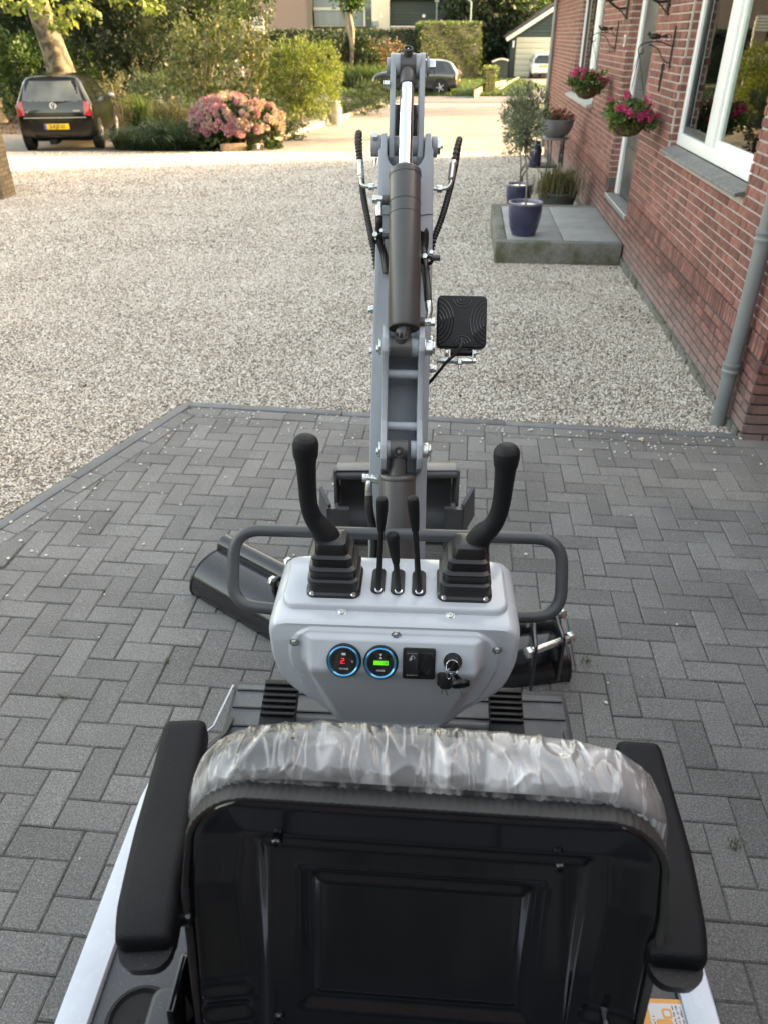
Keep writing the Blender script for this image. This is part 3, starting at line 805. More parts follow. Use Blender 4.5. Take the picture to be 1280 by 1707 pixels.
# backing wall with its openings (mortar shows between the bricks)
mb = MB(HF); mbd = MB(HF)
us = sorted(set([U0 + 0.012, U1] + [o[0] for o in OPEN] + [o[1] for o in OPEN]))
for a, b in zip(us, us[1:]):
    op = next((o for o in OPEN if o[0] <= a + 1e-6 and o[1] >= b - 1e-6), None)
    spans = [(0.585, ZT)] if op is None else ([(0.585, op[2]), (op[3], ZT)] if op[2] > 0.6 else [(op[3], ZT)])
    for z0, z1 in spans: hb(mb, a, b, W0 + 0.006, W0 + 0.22, z0, z1)
    hb(mbd, a, b, W0 + 0.008, W0 + 0.22, -0.3, 0.584 if op is None or op[2] > 0.6 else op[2])
mb.build('wall', 'mortar_light', house, sm=False)
mbd.build('wall', 'mortar_dark', house, sm=False)
mb = MB(HF)
hb(mb, U0 + 0.012, U0 + 0.3, W0 + 0.222, W0 + 8, -0.3, ZT); hb(mb, U1 - 0.3, U1 - 0.01, W0 + 0.222, W0 + 8, -0.3, ZT); hb(mb, U0 + .02, U1 - .02, W0 + 7.9, W0 + 8.1, -0.3, ZT)
mb.build('wall', 'brick_red', house, sm=False)
bricks = []
def course_bricks(z, m, proud=0.0):
    u = U0; first = True
    while u < U1 - 0.03:
        L = rnd.choice([0.2, 0.2, 0.095]) if not first else (0.2 if rnd.random() < .5 else 0.095)
        first = False
        a, b = u, min(u + L, U1); u = b + 0.0105
        segs = [(a, b)]
        for o in OPEN:
            if o[2] - 0.005 < z + BH and z < o[3]:
                ns = []
                for s, e in segs:
                    if e <= o[0] or s >= o[1]: ns.append((s, e)); continue
                    if s < o[0] - 0.02: ns.append((s, o[0]))
                    if e > o[1] + 0.02: ns.append((o[1], e))
                segs = ns
        for s, e in segs: bricks.append((s, e, z, z + BH, m, proud))
z = 0.592
while z < ZT:
    course_bricks(z, 'brick_red'); z += COURSE
z = -0.02
zi = []
while z + BH < 0.475:
    zi.append(z); z += 0.0605
for z in zi: course_bricks(z, 'brick_plinth')
# rowlock band
u = U0
while u < U1:
    if not (OPEN[1][0] - 0.04 < u < OPEN[1][1] + 0.01):
        bricks.append((u, u + 0.0485, 0.476, 0.582, 'brick_plinth', 0.006))
    u += 0.0575
def brick_pr(b):
    pr = project(HW((b[0] + b[1]) / 2, W0, (b[2] + b[3]) / 2))
    if not pr or not (-10 < pr[0] < 1290 and -20 < pr[1] < 760): return 0
    A = project(HW(b[0], W0, b[2])); B = project(HW(b[1], W0, b[2])); C = project(HW(b[0], W0, b[3]))
    return abs((B[0] - A[0]) * (C[1] - A[1]) - (B[1] - A[1]) * (C[0] - A[0]))
bricks.sort(key=lambda b: -brick_pr(b))
bcache = {}
for b in bricks[:280]:
    L, Hh = round(b[1] - b[0], 3), round(b[3] - b[2], 3); key = (L, Hh, b[4])
    pr = b[5] + rnd.uniform(-0.002, 0.001)
    M = HF @ Matrix.Translation((W0 - pr + 0.01, (b[0] + b[1]) / 2, (b[2] + b[3]) / 2))
    if key not in bcache:
        mb = MB(); mb.box((0, 0, 0), (0.03, L, Hh)); ob = mb.build('brick', b[4], house, bevel=0.003, seg=1, sm=False, origin=(0, 0, 0)); bcache[key] = ob
    else: ob = link('brick', bcache[key].data, house)
    ob.matrix_basis = WORLDM[house.name].inverted() @ M @ Matrix.Rotation(rnd.uniform(-0.006, 0.006), 4, 'X') @ Matrix.Rotation(rnd.uniform(-.006, .006), 4, 'Z')
for mname in ('brick_red', 'brick_plinth'):
    mb = MB(HF)
    for b in bricks[280:]:
        if b[4] == mname:
            pr = b[5] + rnd.uniform(-0.002, 0.001); hb(mb, b[0], b[1], W0 - pr - 0.005, W0 + 0.02, b[2], b[3])
    # window and door reveals
    for o in OPEN:
        zz = 0.592 if mname == 'brick_red' else -0.02
        while zz < (ZT if mname == 'brick_red' else 0.47):
            if zz + BH > o[2] and zz < o[3]:
                hb(mb, o[1] - 0.004, o[1] + 0.03, W0 + 0.021, W0 + 0.10, zz, zz + BH); hb(mb, o[0] - 0.03, o[0] + 0.004, W0 + 0.021, W0 + 0.10, zz, zz + BH)
            zz += COURSE if mname == 'brick_red' else 0.0605
    # corner return facing the yard
    zz = 0.592 if mname == 'brick_red' else -0.02; k = 0
    while zz < (ZT if mname == 'brick_red' else 0.47):
        w = W0 + 0.024; k += 1
        while w < W0 + 1.4:
            L = 0.2 if (k + int(w * 7)) % 3 else 0.095
            hb(mb, U0 - rnd.uniform(0, .003), U0 + 0.02, w, w + L, zz, zz + BH); w += L + 0.0105
        zz += COURSE if mname == 'brick_red' else 0.0605
    if mname == 'brick_plinth':
        w = W0 + 0.024
        while w < W0 + 1.4: hb(mb, U0 - 0.006, U0 + 0.02, w, w + 0.0485, 0.476, 0.582); w += 0.0575
    mb.build('brick_courses', mname, house, sm=False, kind='stuff', origin=(0, 0, 0))
mb = MB(HF)  # rough cement foot
for i in range(60):
    a = U0 + 0.03 + i * 0.1; hb(mb, a, a + 0.1, W0 - 0.012 - rnd.random() * 0.014, W0 + 0.01, -0.1, 0.02 + rnd.random() * 0.02)
mb.build('cement_foot', 'kerb_concrete', house, sm=False)
# roof and gutter
mb = MB(HF)
e0, e1, rd, zr = W0 - 0.35, W0 + 8.35, W0 + 4, 7.2
HIP = 3.0
for s0, s1 in ((e0, rd), (e1, rd)):
    mb.add([(s0, U0 - .2, ZT - .05), (s0, U1 + .2, ZT - .05), (s1, U1 - HIP, zr), (s1, U0 - .2, zr), (s0, U0 - .2, ZT + .08), (s0, U1 + .2, ZT + .08), (s1, U1 - HIP, zr + .13), (s1, U0 - .2, zr + .13)],
           [(0, 1, 2, 3), (4, 5, 6, 7), (0, 1, 5, 4), (1, 2, 6, 5), (2, 3, 7, 6), (3, 0, 4, 7)])
mb.add([(e0, U1 + .2, ZT), (e1, U1 + .2, ZT), (rd, U1 - HIP, zr)], [(0, 1, 2)])
roof = mb.build('roof', 'roof_tile', house, sm=False)
mb = MB(HF)
for uu in (U0 + 0.1,): mb.prism([(W0, ZT), (W0 + 8, ZT), (rd, zr)], (0, uu, 0), (1, 0, 0), (0, 0, 1), (0, 1, 0), 0.15)
mb.build('gable_wall', 'brick_red', house, sm=False)
mb = MB(HF); mb.cyl((e0 - .03, U0 - .2, ZT - .06), (e0 - .03, U1 + .2, ZT - .06), 0.06, n=12)
mb.build('gutter', 'zinc_tub', roof)

def window(op, splits, deep, kind):
    u0, u1, z0, z1 = op; w = W0 + deep; z0 = 1.226
    fr = MB(HF); F = 0.075
    hb(fr, u0, u1, w, w + 0.07, z0, z0 + F + 0.015); hb(fr, u0, u1, w, w + 0.07, z1 - F, z1)
    for a, b in [(u0, u0 + F), (u1 - F, u1)] + splits: hb(fr, a, b, w + 0.0005, w + 0.07, z0 + F + 0.0155, z1 - F - 0.0005)
    f = fr.build('window', 'frame_white', house, bevel=0.004, seg=2)
    xs = sorted([u0 + F] + [v for s in splits for v in s] + [u1 - F])
    for i in range(0, len(xs), 2):
        a, b = xs[i], xs[i + 1]
        s = MB(HF); q = 0.05
        hb(s, a, b, w + 0.02, w + 0.06, z0 + F + .016, z0 + F + q + .016); hb(s, a, b, w + 0.02, w + 0.06, z1 - F - q, z1 - F - .001)
        hb(s, a + .0005, a + q, w + 0.0205, w + 0.06, z0 + F + q + .0165, z1 - F - q - .0005); hb(s, b - q, b - .0005, w + 0.0205, w + 0.06, z0 + F + q + .0165, z1 - F - q - .0005)
        s.build('sash', 'door_grey' if kind[i // 2] == 'curtain' else 'frame_white', f, bevel=0.003)
        g = MB(HF); hb(g, a + q, b - q, w + 0.038, w + 0.042, z0 + F + q + .016, z1 - F - q)
        g.build('pane', 'pane_glass', f, sm=False)
        if kind[i // 2] == 'curtain':
            c = MB(HF); k = int((b - a) / 0.02)
            rr = [[V((w + 0.13 + 0.02 * math.sin(t * 1.1) + 0.01 * math.sin(t * 2.7), a + (b - a) * t / k, zz)) for t in range(k + 1)] for zz in (z0, z1)]
            c.rings(rr, caps=False, closed=False); c.build('curtain', 'curtain_dark', f)
        else:
            c = MB(HF); zz = z0 + 0.10
            while zz < z1:
                c.box((w + 0.072, (a + b) / 2, zz), (0.027, b - a - 0.02, 0.0012), Matrix.Rotation(R(-68), 3, 'Y')); zz += 0.024
            c.build('blind', 'blind_white', f, sm=False)
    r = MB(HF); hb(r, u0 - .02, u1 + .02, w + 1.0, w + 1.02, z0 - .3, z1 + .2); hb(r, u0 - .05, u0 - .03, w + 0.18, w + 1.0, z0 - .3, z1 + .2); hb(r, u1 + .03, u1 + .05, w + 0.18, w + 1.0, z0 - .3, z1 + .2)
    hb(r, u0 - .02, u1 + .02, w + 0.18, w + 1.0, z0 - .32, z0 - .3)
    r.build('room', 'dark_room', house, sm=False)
    return f
wn1 = window(OPEN[0], [(6.17, 6.37)], 0.065, ['blind', 'curtain'])
wn3 = window(OPEN[2], [(12.95, 13.10)], 0.065, ['blind', 'curtain'])
# sill of the near window: a row of upright bricks
sill_mb = MB(HF); sc_u = 5.06
hb(sill_mb, 5.06, 7.21, W0 - 0.055, W0 + 0.063, 1.172, 1.19); sill = sill_mb.build('sill', 'sill_stone', wn1, sm=False)
mb = MB(HF); u = 5.06
while u < 7.17:
    mb.add([(W0 - 0.062, u, 1.191), (W0 - 0.062, u + 0.052, 1.191), (W0 + 0.064, u + 0.052, 1.222), (W0 + 0.064, u, 1.222), (W0 - 0.062, u, 1.168), (W0 - 0.062, u + 0.052, 1.168), (W0 + 0.064, u + 0.052, 1.192), (W0 + 0.064, u, 1.192)],
           [(0, 1, 2, 3), (4, 5, 6, 7), (0, 1, 5, 4), (1, 2, 6, 5), (2, 3, 7, 6), (3, 0, 4, 7)]); u += 0.0545
mb.build('sill_bricks', 'sill_stone', wn1, bevel=0.003, seg=1, sm=False)
mb = MB(HF); mb.add([(W0 - 0.09, 11.85, 1.185), (W0 - 0.09, 14.45, 1.185), (W0 + 0.06, 14.45, 1.232), (W0 + 0.06, 11.85, 1.232), (W0 - 0.09, 11.85, 1.15), (W0 - 0.09, 14.45, 1.15), (W0 + 0.06, 14.45, 1.15), (W0 + 0.06, 11.85, 1.15)],
           [(0, 1, 2, 3), (4, 5, 6, 7), (0, 1, 5, 4), (1, 2, 6, 5), (2, 3, 7, 6), (3, 0, 4, 7)])
mb.build('sill', 'sill_light', wn3, bevel=0.004)
# front door
d = MB(HF); o = OPEN[1]; w = W0 + 0.09
hb(d, o[0], o[0] + .1, w, w + .08, .43, o[3]); hb(d, o[1] - .14, o[1], w - .002, w + .08, .43, o[3]); hb(d, o[0] + .1, o[1] - .14, w, w + .08, o[3] - .1, o[3])
hb(d, o[0] - .0, o[1], W0 - .02, W0 + .3, .38, .425, 1)
door = d.build('door', ['frame_white', 'sill_stone'], house, bevel=0.004)
d = MB(HF); hb(d, o[0] + .11, o[1] - .15, w + .03, w + .07, .44, o[3] - .11)
for z0, z1 in ((.52, .95), (1.02, 1.5), (1.57, 2.3)): hb(d, o[0] + .2, o[1] - .25, w + .018, w + .029, z0, z1)
d.build('door_leaf', 'door_grey', door, bevel=0.006)
d = MB(HF); d.cyl((w + .01, o[0] + .18, 1.45), (w - .04, o[0] + .18, 1.45), .012, n=10); d.cyl((w - .04, o[0] + .18, 1.45), (w - .04, o[0] + .3, 1.45), .011, n=10)
d.build('handle', 'zinc', door)
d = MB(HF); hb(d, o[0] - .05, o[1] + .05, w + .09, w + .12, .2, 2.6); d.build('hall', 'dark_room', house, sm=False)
# downpipes
def downpipe(u, w, zs, zt):
    m = MB(HF); m.cyl((w, u, -0.02), (w, u, zt), 0.0425, n=24); p = m.build('downpipe', 'pvc_grey', house)
    for z in zs:
        m = MB(HF)
        m.lathe([(.043, -.045), (.051, -.043), (.052, -.03), (.046, -.022), (.046, -.008), (.052, 0), (.052, .012), (.043, .016)], (w, u, z), n=24)
        m.cyl((w + .04, u - .005, z - .015), (w + .062, u - .005, z - .015), .008, n=8)
        m.build('clamp', 'pvc_grey', p)
zc1 = frame_at(HF, 1263, 380, 0, W0 - .062).z; zc2 = frame_at(HF, 1219, 612, 0, W0 - .062).z
pu = frame_at(HF, 1237, 540, 0, W0 - .062).y
downpipe(pu, W0 - .062, [zc1, zc2 + .01], 2.9)
downpipe(18.02, W0 - .062, [1.65, 0.6], 2.9)
# the wing whose corner stands just right of the yard
wing = thing('brick_wing', 'brick outbuilding right of the paved yard next to the drainpipe corner', 'house', HW(-2, 7, 0))
mb = MB(HF); hb(mb, -9, 3.5, W0 + 1.5, W0 + 8, -0.2, 4.2); mb.build('wall', 'brick_red', wing, sm=False)
mb = MB(HF); mb.prism([(W0 + 1.3, 4.2), (W0 + 8.2, 4.2), (W0 + 4.75, 6.6)], (0, -9.2, 0), (1, 0, 0), (0, 0, 1), (0, 1, 0), 12.9); mb.build('roof', 'roof_tile', wing, sm=False)

rg = thing('rear_garage', 'brick garage standing behind the viewpoint at the back of the yard', 'garage', (-1, -4, 0))
mb = MB(); mb.bx(-7, 3.5, -8.5, -2.0, -.2, 3.1); mb.build('wall', 'brick_red', rg, sm=False)
mb = MB(); mb.bx(-2.6, 2.4, -1.99, -1.93, 0, 2.4); mb.build('garage_door', 'door_grey', rg, sm=False)
mb = MB(); mb.prism([(-8.7, 3.1), (-1.6, 3.1), (-5.2, 4.8)], (-7.2, 0, 0), (0, 1, 0), (0, 0, 1), (1, 0, 0), 10.9); mb.build('roof', 'roof_tile', rg, sm=False)

# ================================================================== doorstep, pots and baskets
step = thing('doorstep', 'low stone doorstep with grey slabs and mossy kerb in front of the front door', 'doorstep', HW(9.35, 1.05, -0.05))
SU0, SU1, SW0, SW1, ST = 8.30, 10.42, 0.37, 1.665, 0.17
mb = MB(HF); hb(mb, SU0, SU0 + .115, SW0, SW1, -.15, ST); k1 = mb.build('kerb_block', 'kerb_concrete', step, bevel=0.012, seg=3)
mb = MB(HF); hb(mb, SU0 + .118, SU1 - .118, SW0, SW0 + .115, -.15, ST - .003); mb.build('kerb_block', 'kerb_concrete', step, bevel=0.012, seg=3)
mb = MB(HF); hb(mb, SU1 - .115, SU1, SW0 + .0, SW1, -.15, ST - .002); mb.build('kerb_block', 'kerb_concrete', step, bevel=0.012, seg=3)
for i in range(3):
    for j in range(2):
        a = SU0 + .12 + i * .628; b = SW0 + .12 + j * .592
        mb = MB(HF); hb(mb, a, a + .62, b, b + .584, ST - .05, ST - .006 + rnd.uniform(-.002, .002)); mb.build('slab', 'tile_grey', step, bevel=0.004, seg=2)

def pot(p, r, h, label, m='pot_blue', rim='pot_rim'):
    t = thing('flower_pot', label, 'pot', p)
    mb = MB(); mb.lathe([(r * .68, 0), (r * .72, .01), (r * .86, h * .25), (r * .97, h * .55), (r * 1.0, h * .8), (r * .98, h - .02)], p, n=36); mb.build('pot_body', m, t, ang=60)
    mb = MB(); mb.lathe([(r * .98, h - .021), (r * 1.02, h - .012), (r * 1.01, h), (r * .93, h + .001), (r * .90, h - .012), (r * .89, h - .05)], p, n=36, caps=False); mb.build('rim', rim, t, ang=60)
    mb = MB(); mb.lathe([(0.001, h - .045), (r * .895, h - .05)], p, n=24, caps=False); mb.build('soil', 'soil', t)
    return t
pz = ST - .006
p1 = Mz(0, 0, 0) if False else None
def on_z(px, py, z):
    d = ray(px, py); t = (CAM_H - z) / -d[2]; return EYE + d * t
# front blue pot on the step
b1 = on_z(871, 391, pz); pot(b1, 0.178, 0.335, 'blue glazed pot with small olive tree on the near corner of the doorstep')
b2 = G(862, 348); b2.z = terr(b2.y) - .02
pot(b2, 0.18, 0.35, 'blue glazed pot with olive stem on gravel behind the doorstep')
def olive(base, top_px, label, crown_c, crown_r, n):
    t = thing('olive_tree', label, 'olive tree', base)
    c = V(crown_c)
    mb = MB(); mb.tube(spl([base, base.lerp(c, .35) + V((.01, 0, 0)), base.lerp(c, .7) - V((.012, 0, 0)), c], 4), [0.011 - 0.004 * i / 12 for i in range(13)], 8); mb.build('trunk', 'olive_stem', t)
    mb = MB()
    for _ in range(26):
        a = c + V((0, 0, -crown_r[2] * .55 + rnd.uniform(-.1, .1)))
        e = c + V((rnd.gauss(0, .55) * crown_r[0], rnd.gauss(0, .5) * crown_r[1], rnd.uniform(-.3, .95) * crown_r[2]))
        mb.tube([a, a.lerp(e, .5) + V((0, 0, .02)), e], [.004, .003, .0015], 5)
    mb.build('branch', 'olive_stem', t)
    P, O = clumps(c, crown_r, n, 20, 0.065, 0.15)
    npmesh('crown', leaves(P, 0.062, 0.015, 0.7, O), 4, 'leaf_olive', t)
    return t
olive(b1 + V((0, 0, .24)), None, 'olive tree rising from the front blue pot on the doorstep', atY(878, 203, b1.y + .1), (.215, .21, .37), 110)
olive(b2 + V((0, 0, .3)), None, 'olive tree in the blue pot behind the doorstep, left of the tub', atY(868, 190, b2.y), (.24, .24, .36), 80)
# grey tub with straw-coloured plant
tb = HW(11.0, 1.25, 0); tb.z = terr(tb.y) - .02
tub = thing('planter_tub', 'dark grey tapered planter with faded rust and straw plants against the doorstep', 'planter', tb)
mb = MB(); mb.lathe([(.19, 0), (.255, .30), (.27, .31), (.27, .335), (.245, .335), (.24, .29)], tb, n=32, caps=False); mb.lathe([(.001, .29), (.24, .29)], tb, n=20, caps=False, mi=1); mb.build('tub_body', ['planter_grey', 'soil'], tub, ang=50)
bs = np.array(tb) + np.stack([nrs.normal(0, .12, 700), nrs.normal(0, .12, 700), np.full(700, .29)], 1)
npmesh('dry_plant', blades(bs, .36, .010, 0.5, .5), 4, 'leaf_straw', tub)
P, O = clumps(np.array(tb) + [0, 0, .36], (.27, .27, .07), 34, 16, .05, .5); npmesh('rust_leaves', leaves(P, .04, .022, .2, O), 4, 'leaf_rust', tub)
P, O = clumps(np.array(tb) + [0, 0, .42], (.2, .2, .14), 22, 16, .05, .2); npmesh('green_leaves', leaves(P, .04, .02, .4, O), 4, 'leaf_mid', tub)
# ornate iron chair carrying a milk can and, beside it, a zinc bowl on a stand
cb = HW(12.7, 1.12, 0); cb.z = terr(cb.y) - .02
chair = thing('garden_chair', 'black cast iron garden chair with scrolled back against the brick wall', 'chair', cb)
def hp(u, w, z): return HW(u, w, cb.z + z)
mb = MB()
for u, w in ((12.5, .95), (12.95, .95), (12.5, 1.35), (12.95, 1.35)):
    mb.tube(spl([hp(u, w, .43), hp(u, w - .07 * (1 if w < 1 else -1), .3), hp(u, w - .03 * (1 if w < 1 else -1), .0)], 5), .012, 6)
mb.build('leg', 'iron', chair)
mb = MB(); mb.prism(rrect(.46, .46, .12), hp(12.73, 1.15, .43), (1, 0, 0), (0, 1, 0), (0, 0, 1), .022); mb.build('seat', 'iron', chair, bevel=.005)
mb = MB()
arch = [hp(12.5 + .45 * t, 1.38 + .06, .45 + .42 * math.sin(math.pi * t) ** .6) for t in [i / 14 for i in range(15)]]
mb.tube(arch, .014, 6)
for i in range(9):
    cx, cz = 12.56 + (i % 3) * .16, .52 + (i // 3) * .12
    mb.tube([hp(cx + .055 * math.cos(a) * (1 - a / 14), 1.44, cz + .055 * math.sin(a) * (1 - a / 14)) for a in [k * .7 for k in range(13)]], .008, 5)
mb.build('backrest', 'iron', chair)
can = thing('milk_can', 'blue enamel milk can with pale lettering standing on the iron chair', 'milk can', hp(12.62, 1.05, .453))
mb = MB(); mb.lathe([(.085, 0), (.09, .01), (.09, .22), (.06, .28), (.055, .33), (.065, .34)], hp(12.62, 1.05, .453), n=20); mb.build('can_body', 'pot_blue', can)
mb = MB(); mb.tube(spl([hp(12.62, .96, .68), hp(12.62, .93, .60), hp(12.62, .955, .52)], 4), .006, 6); mb.build('handle', 'iron', can)
sb_ = HW(12.35, 1.28, 0)
stand = thing('plant_stand', 'thin metal plant table holding the zinc bowl beside the iron chair', 'plant stand', V((sb_.x, sb_.y, cb.z)))
mb = MB(); mb.cyl(V((sb_.x, sb_.y, .72)), V((sb_.x, sb_.y, .745)), .2, n=24); mb.build('table_top', 'zinc_tub', stand, bevel=.004)
for a in (0, 2.1, 4.2):
    mb = MB(); q = V((sb_.x, sb_.y, 0)); dv = V((math.cos(a), math.sin(a), 0)); mb.tube(spl([q + dv * .15 + V((0, 0, .72)), q + dv * .1 + V((0, 0, .4)), q + dv * .19 + V((0, 0, cb.z))], 5), .009, 6); mb.build('leg', 'iron', stand)
bowl_o = V((sb_.x, sb_.y, .745))
bowl = thing('zinc_bowl', 'round zinc bowl planter full of reddish succulents on a stand by the wall', 'planter', bowl_o)
mb = MB(); mb.lathe([(.12, 0), (.19, .05), (.235, .14), (.25, .215), (.262, .22), (.262, .235), (.245, .235), (.22, .16)], bowl_o, n=32, caps=False); mb.lathe([(.001, .17), (.222, .17)], bowl_o, n=20, caps=False, mi=1); mb.build('bowl_body', ['zinc_tub', 'soil'], bowl, ang=50)
P, O = clumps(np.array(bowl_o) + [.06, 0, .25], (.20, .20, .08), 40, 14, .04, .4); npmesh('red_leaves', leaves(P, .04, .02, .6, O), 4, 'leaf_red', bowl)
P, O = clumps(np.array(bowl_o) + [-.12, 0, .25], (.14, .18, .08), 30, 14, .04, .4); npmesh('green_leaves', leaves(P, .04, .018, .5, O), 4, 'leaf_mid', bowl)

def scroll(c, r, turns, a0, ax, ay, n=18, flip=1):
    return [c + ax * (r * (1 - .75 * i / n) * math.cos(a0 + flip * turns * 2 * math.pi * i / n)) + ay * (r * (1 - .75 * i / n) * math.sin(a0 + flip * turns * 2 * math.pi * i / n)) for i in range(n + 1)]
wx, zx = HF.to_3x3() @ V((-1, 0, 0)), V((0, 0, 1))
def bracket(u, z, label, s=1.0):
    t = thing('wall_bracket', label, 'bracket', HW(u, W0 - .005, z))
    mb = MB(); o = HW(u, W0 - .012, z)
    mb.box(o, (.012, .02, .30 * s), HF.to_3x3()); mb.build('back_bar', 'iron', t)
    mb = MB(); mb.tube(spl([o, o + wx * .1 + zx * .035, o + wx * .22 + zx * .03, o + wx * .27 + zx * .0, o + wx * .265 - zx * .045, o + wx * .235 - zx * .045, o + wx * .235 - zx * .01], 6), .005, 6)
    mb.tube(spl([o - zx * .12, o + wx * .06 - zx * .09, o + wx * .12 - zx * .01, o + wx * .2 + zx * .02], 6), .0045, 6)
    for c, r, a in ((o + wx * .045 + zx * .06, .035, 0), (o + wx * .045 - zx * .135, .03, 1.5), (o + wx * .12 + zx * .065, .03, 3)): mb.tube(scroll(c, r, 1.4, a, wx, zx), .0035, 5)
    mb.build('scroll_arm', 'iron', t)
    mb = MB(); c = o + wx * .155 + zx * .075; mb.ball(c, (.05, .02, .022), 8, 6, rot=HF.to_3x3()); mb.ball(c + wx * .05 + zx * .02, .014, 8, 6)
    mb.add([c - wx * .04, c - wx * .1 + zx * .02, c - wx * .1 - zx * .015, c - wx * .05 + HF.to_3x3() @ V((0, .006, 0))], [(0, 1, 2), (0, 2, 3), (1, 3, 2), (0, 3, 1)])
    mb.build('bird_ornament', 'iron', t)
    return o + wx * .262 - zx * .045
def basket(hook, c, label, seed):
    t = thing('hanging_basket', label, 'hanging basket', c)
    mb = MB(); mb.lathe([(.03, -.14), (.09, -.12), (.135, -.07), (.155, 0.0), (.15, .01), (.10, .0)], c, n=20); mb.build('coir_liner', 'coir', t)
    mb = MB()
    for a in (0, 2.09, 4.19): mb.tube([c + V((.15 * math.cos(a), .15 * math.sin(a), 0)), hook], .0028, 4)
    mb.build('chain', 'iron', t)
    P, O = clumps(np.array(c) + [0, 0, .03], (.21, .23, .10), 60, 26, .055, .45); npmesh('foliage', leaves(P, .035, .03, .2, O), 4, 'leaf_geranium', t)
    d = unit(nrs.normal(size=(17, 3))); d[:, 2] = np.abs(d[:, 2]) * .9 - .15; d[:, 0] -= .3; d = unit(d)
    cc = np.array(c) + [0, 0, .04] + d * [.23, .25, .15]
    for q in cc:
        dd = unit(nrs.normal(size=(44, 3))); npmesh('bloom', leaves(q + dd * nrs.uniform(.3, 1, (44, 1)) * .034 * rnd.uniform(.6, 1.3), .02, .018, 0), 4, 'petal_magenta', t, tuple(q))
h1 = bracket(7.60, frame_at(HF, 1114, 78, 0, W0 - .01).z, 'black scrolled iron bracket with bird holding the nearer flower basket')
bk = frame_at(HF, 1047, 196, 0, W0 - .26)
k1_ = HF @ bk; hook = V((k1_.x, k1_.y, 1.90)); basket(V((h1.x, h1.y, h1.z)), V((h1.x, h1.y, k1_.z)), 'hanging basket of pink geraniums right beside the front door, nearer one', 1)
h2 = bracket(10.55, 1.98, 'black iron bracket with bird ornament left of the front door')
k2_ = HF @ frame_at(HF, 988, 150, 0, W0 - .26)
basket(h2, V((h2.x, h2.y, k2_.z + .02)), 'hanging basket of pink geraniums in front of the far window, farther one', 2)
def lantern(u, z, label):
    t = thing('wall_lantern', label, 'wall lamp', HW(u, W0, z)); o = HW(u, W0 - .01, z)
    mb = MB(); mb.box(o, (.02, .09, .2), HF.to_3x3()); mb.build('back_plate', 'iron', t, bevel=.004)
    mb = MB(); mb.tube(spl([o, o + wx * .1 - zx * .0, o + wx * .2 + zx * .06], 6), .011, 8); mb.tube(spl([o - zx * .09, o + wx * .06 - zx * .03, o + wx * .16 + zx * .03], 6), .006, 6); mb.build('arm', 'iron', t)
    q = o + wx * .2 + zx * .06; mb = MB(); mb.lathe([(.035, 0), (.06, .03), (.07, .2), (.075, .21), (.02, .29), (.0, .3)], q, n=6); mb.build('lantern_case', 'iron', t)
lantern(9.75 + .35, 2.24, 'black wall lantern on the bricks left of the front door')
lantern(8.05, 2.24, 'black wall lantern on the bricks right of the front door')
bell = thing('door_bell', 'small white framed door bell plate on the brick wall by the door', 'door bell', HW(9.97, W0 - .01, 1.95))
mb = MB(HF); hb(mb, 9.93, 10.0, W0 - .018, W0 - .006, 1.885, 1.995); mb.build('bell_frame', 'frame_white', bell, bevel=.003)
mb = MB(HF); hb(mb, 9.943, 9.987, W0 - .023, W0 - .019, 1.905, 1.975); mb.build('bell_plate', 'brass', bell, bevel=.002)
hs = thing('key_ornament', 'small dark iron ornament hanging on the bricks under the bracket', 'ornament', HW(7.9, W0 - .01, 1.7))
mb = MB(HF); q = V((W0 - .012, 7.85, 1.66)); mb.tube([q + V((0, .03 * math.cos(a), .09 + .035 * math.sin(a))) for a in [i * .5 for i in range(13)]], .006, 5); mb.cyl(q + V((0, 0, .05)), q + V((0, 0, -.09)), .012, .008, n=8); mb.build('ornament', 'iron', hs)

# brick pillar at the left edge
pc = G(18, 326); pw = 0.48
pil = thing('brick_pillar', 'yellow brown brick gate pillar cut off by the left edge of the picture', 'pillar', pc - V((pw / 2, 0, 0)))
mb = MB(); mb.bx(pc.x - pw + .008, pc.x - .008, pc.y - pw / 2 + .008, pc.y + pw / 2 - .008, -.3, 2.1); mb.build('core', 'mortar_dark', pil, sm=False)
z = -.12; k = 0
while z < 2.1:
    for f in range(2):
        for s in range(2):
            off = .105 if (k + f) % 2 else 0
            a = 0 if not off else -.0
            segs = ([(0, .235), (.245, pw)] if (k + f) % 2 else [(0, .115), (.125, .355), (.365, pw)])
            for q0, q1 in segs:
                mb = MB()
                if f == 0: mb.bx(pc.x - pw + q0, pc.x - pw + q1, pc.y + (-pw / 2 if s == 0 else pw / 2 - .02), pc.y + (-pw / 2 + .02 if s == 0 else pw / 2), z, z + .052)
                else: mb.bx(pc.x - (.02 if s == 0 else pw), pc.x - (0 if s == 0 else pw - .02), pc.y - pw / 2 + .0215 + q0 * .9, pc.y - pw / 2 + .0215 + q1 * .9, z, z + .052)
                if s == 0: mb.build('brick', 'brick_pillar', pil, bevel=.003, seg=1, sm=False)
    z += .062; k += 1
mb = MB(); mb.bx(pc.x - pw - .04, pc.x + .04, pc.y - pw / 2 - .04, pc.y + pw / 2 + .04, 2.1, 2.16); mb.build('cap', 'kerb_concrete', pil, bevel=.01)
# ================================================================== THE MINI EXCAVATOR
ex = thing('mini_excavator', 'pale grey mini excavator with black seat and twin joysticks parked on the paved yard', 'excavator', (0.02, 1.0, 0))
def MM(): return MB(MF)
def mpx(px_r, zc): return px_r * zc / F_PX
def hexbolt(mb, p, ax, r, h, mi=0): mb.cyl(p, V(p) + V(ax).normalized() * h, r, n=6, mi=mi)

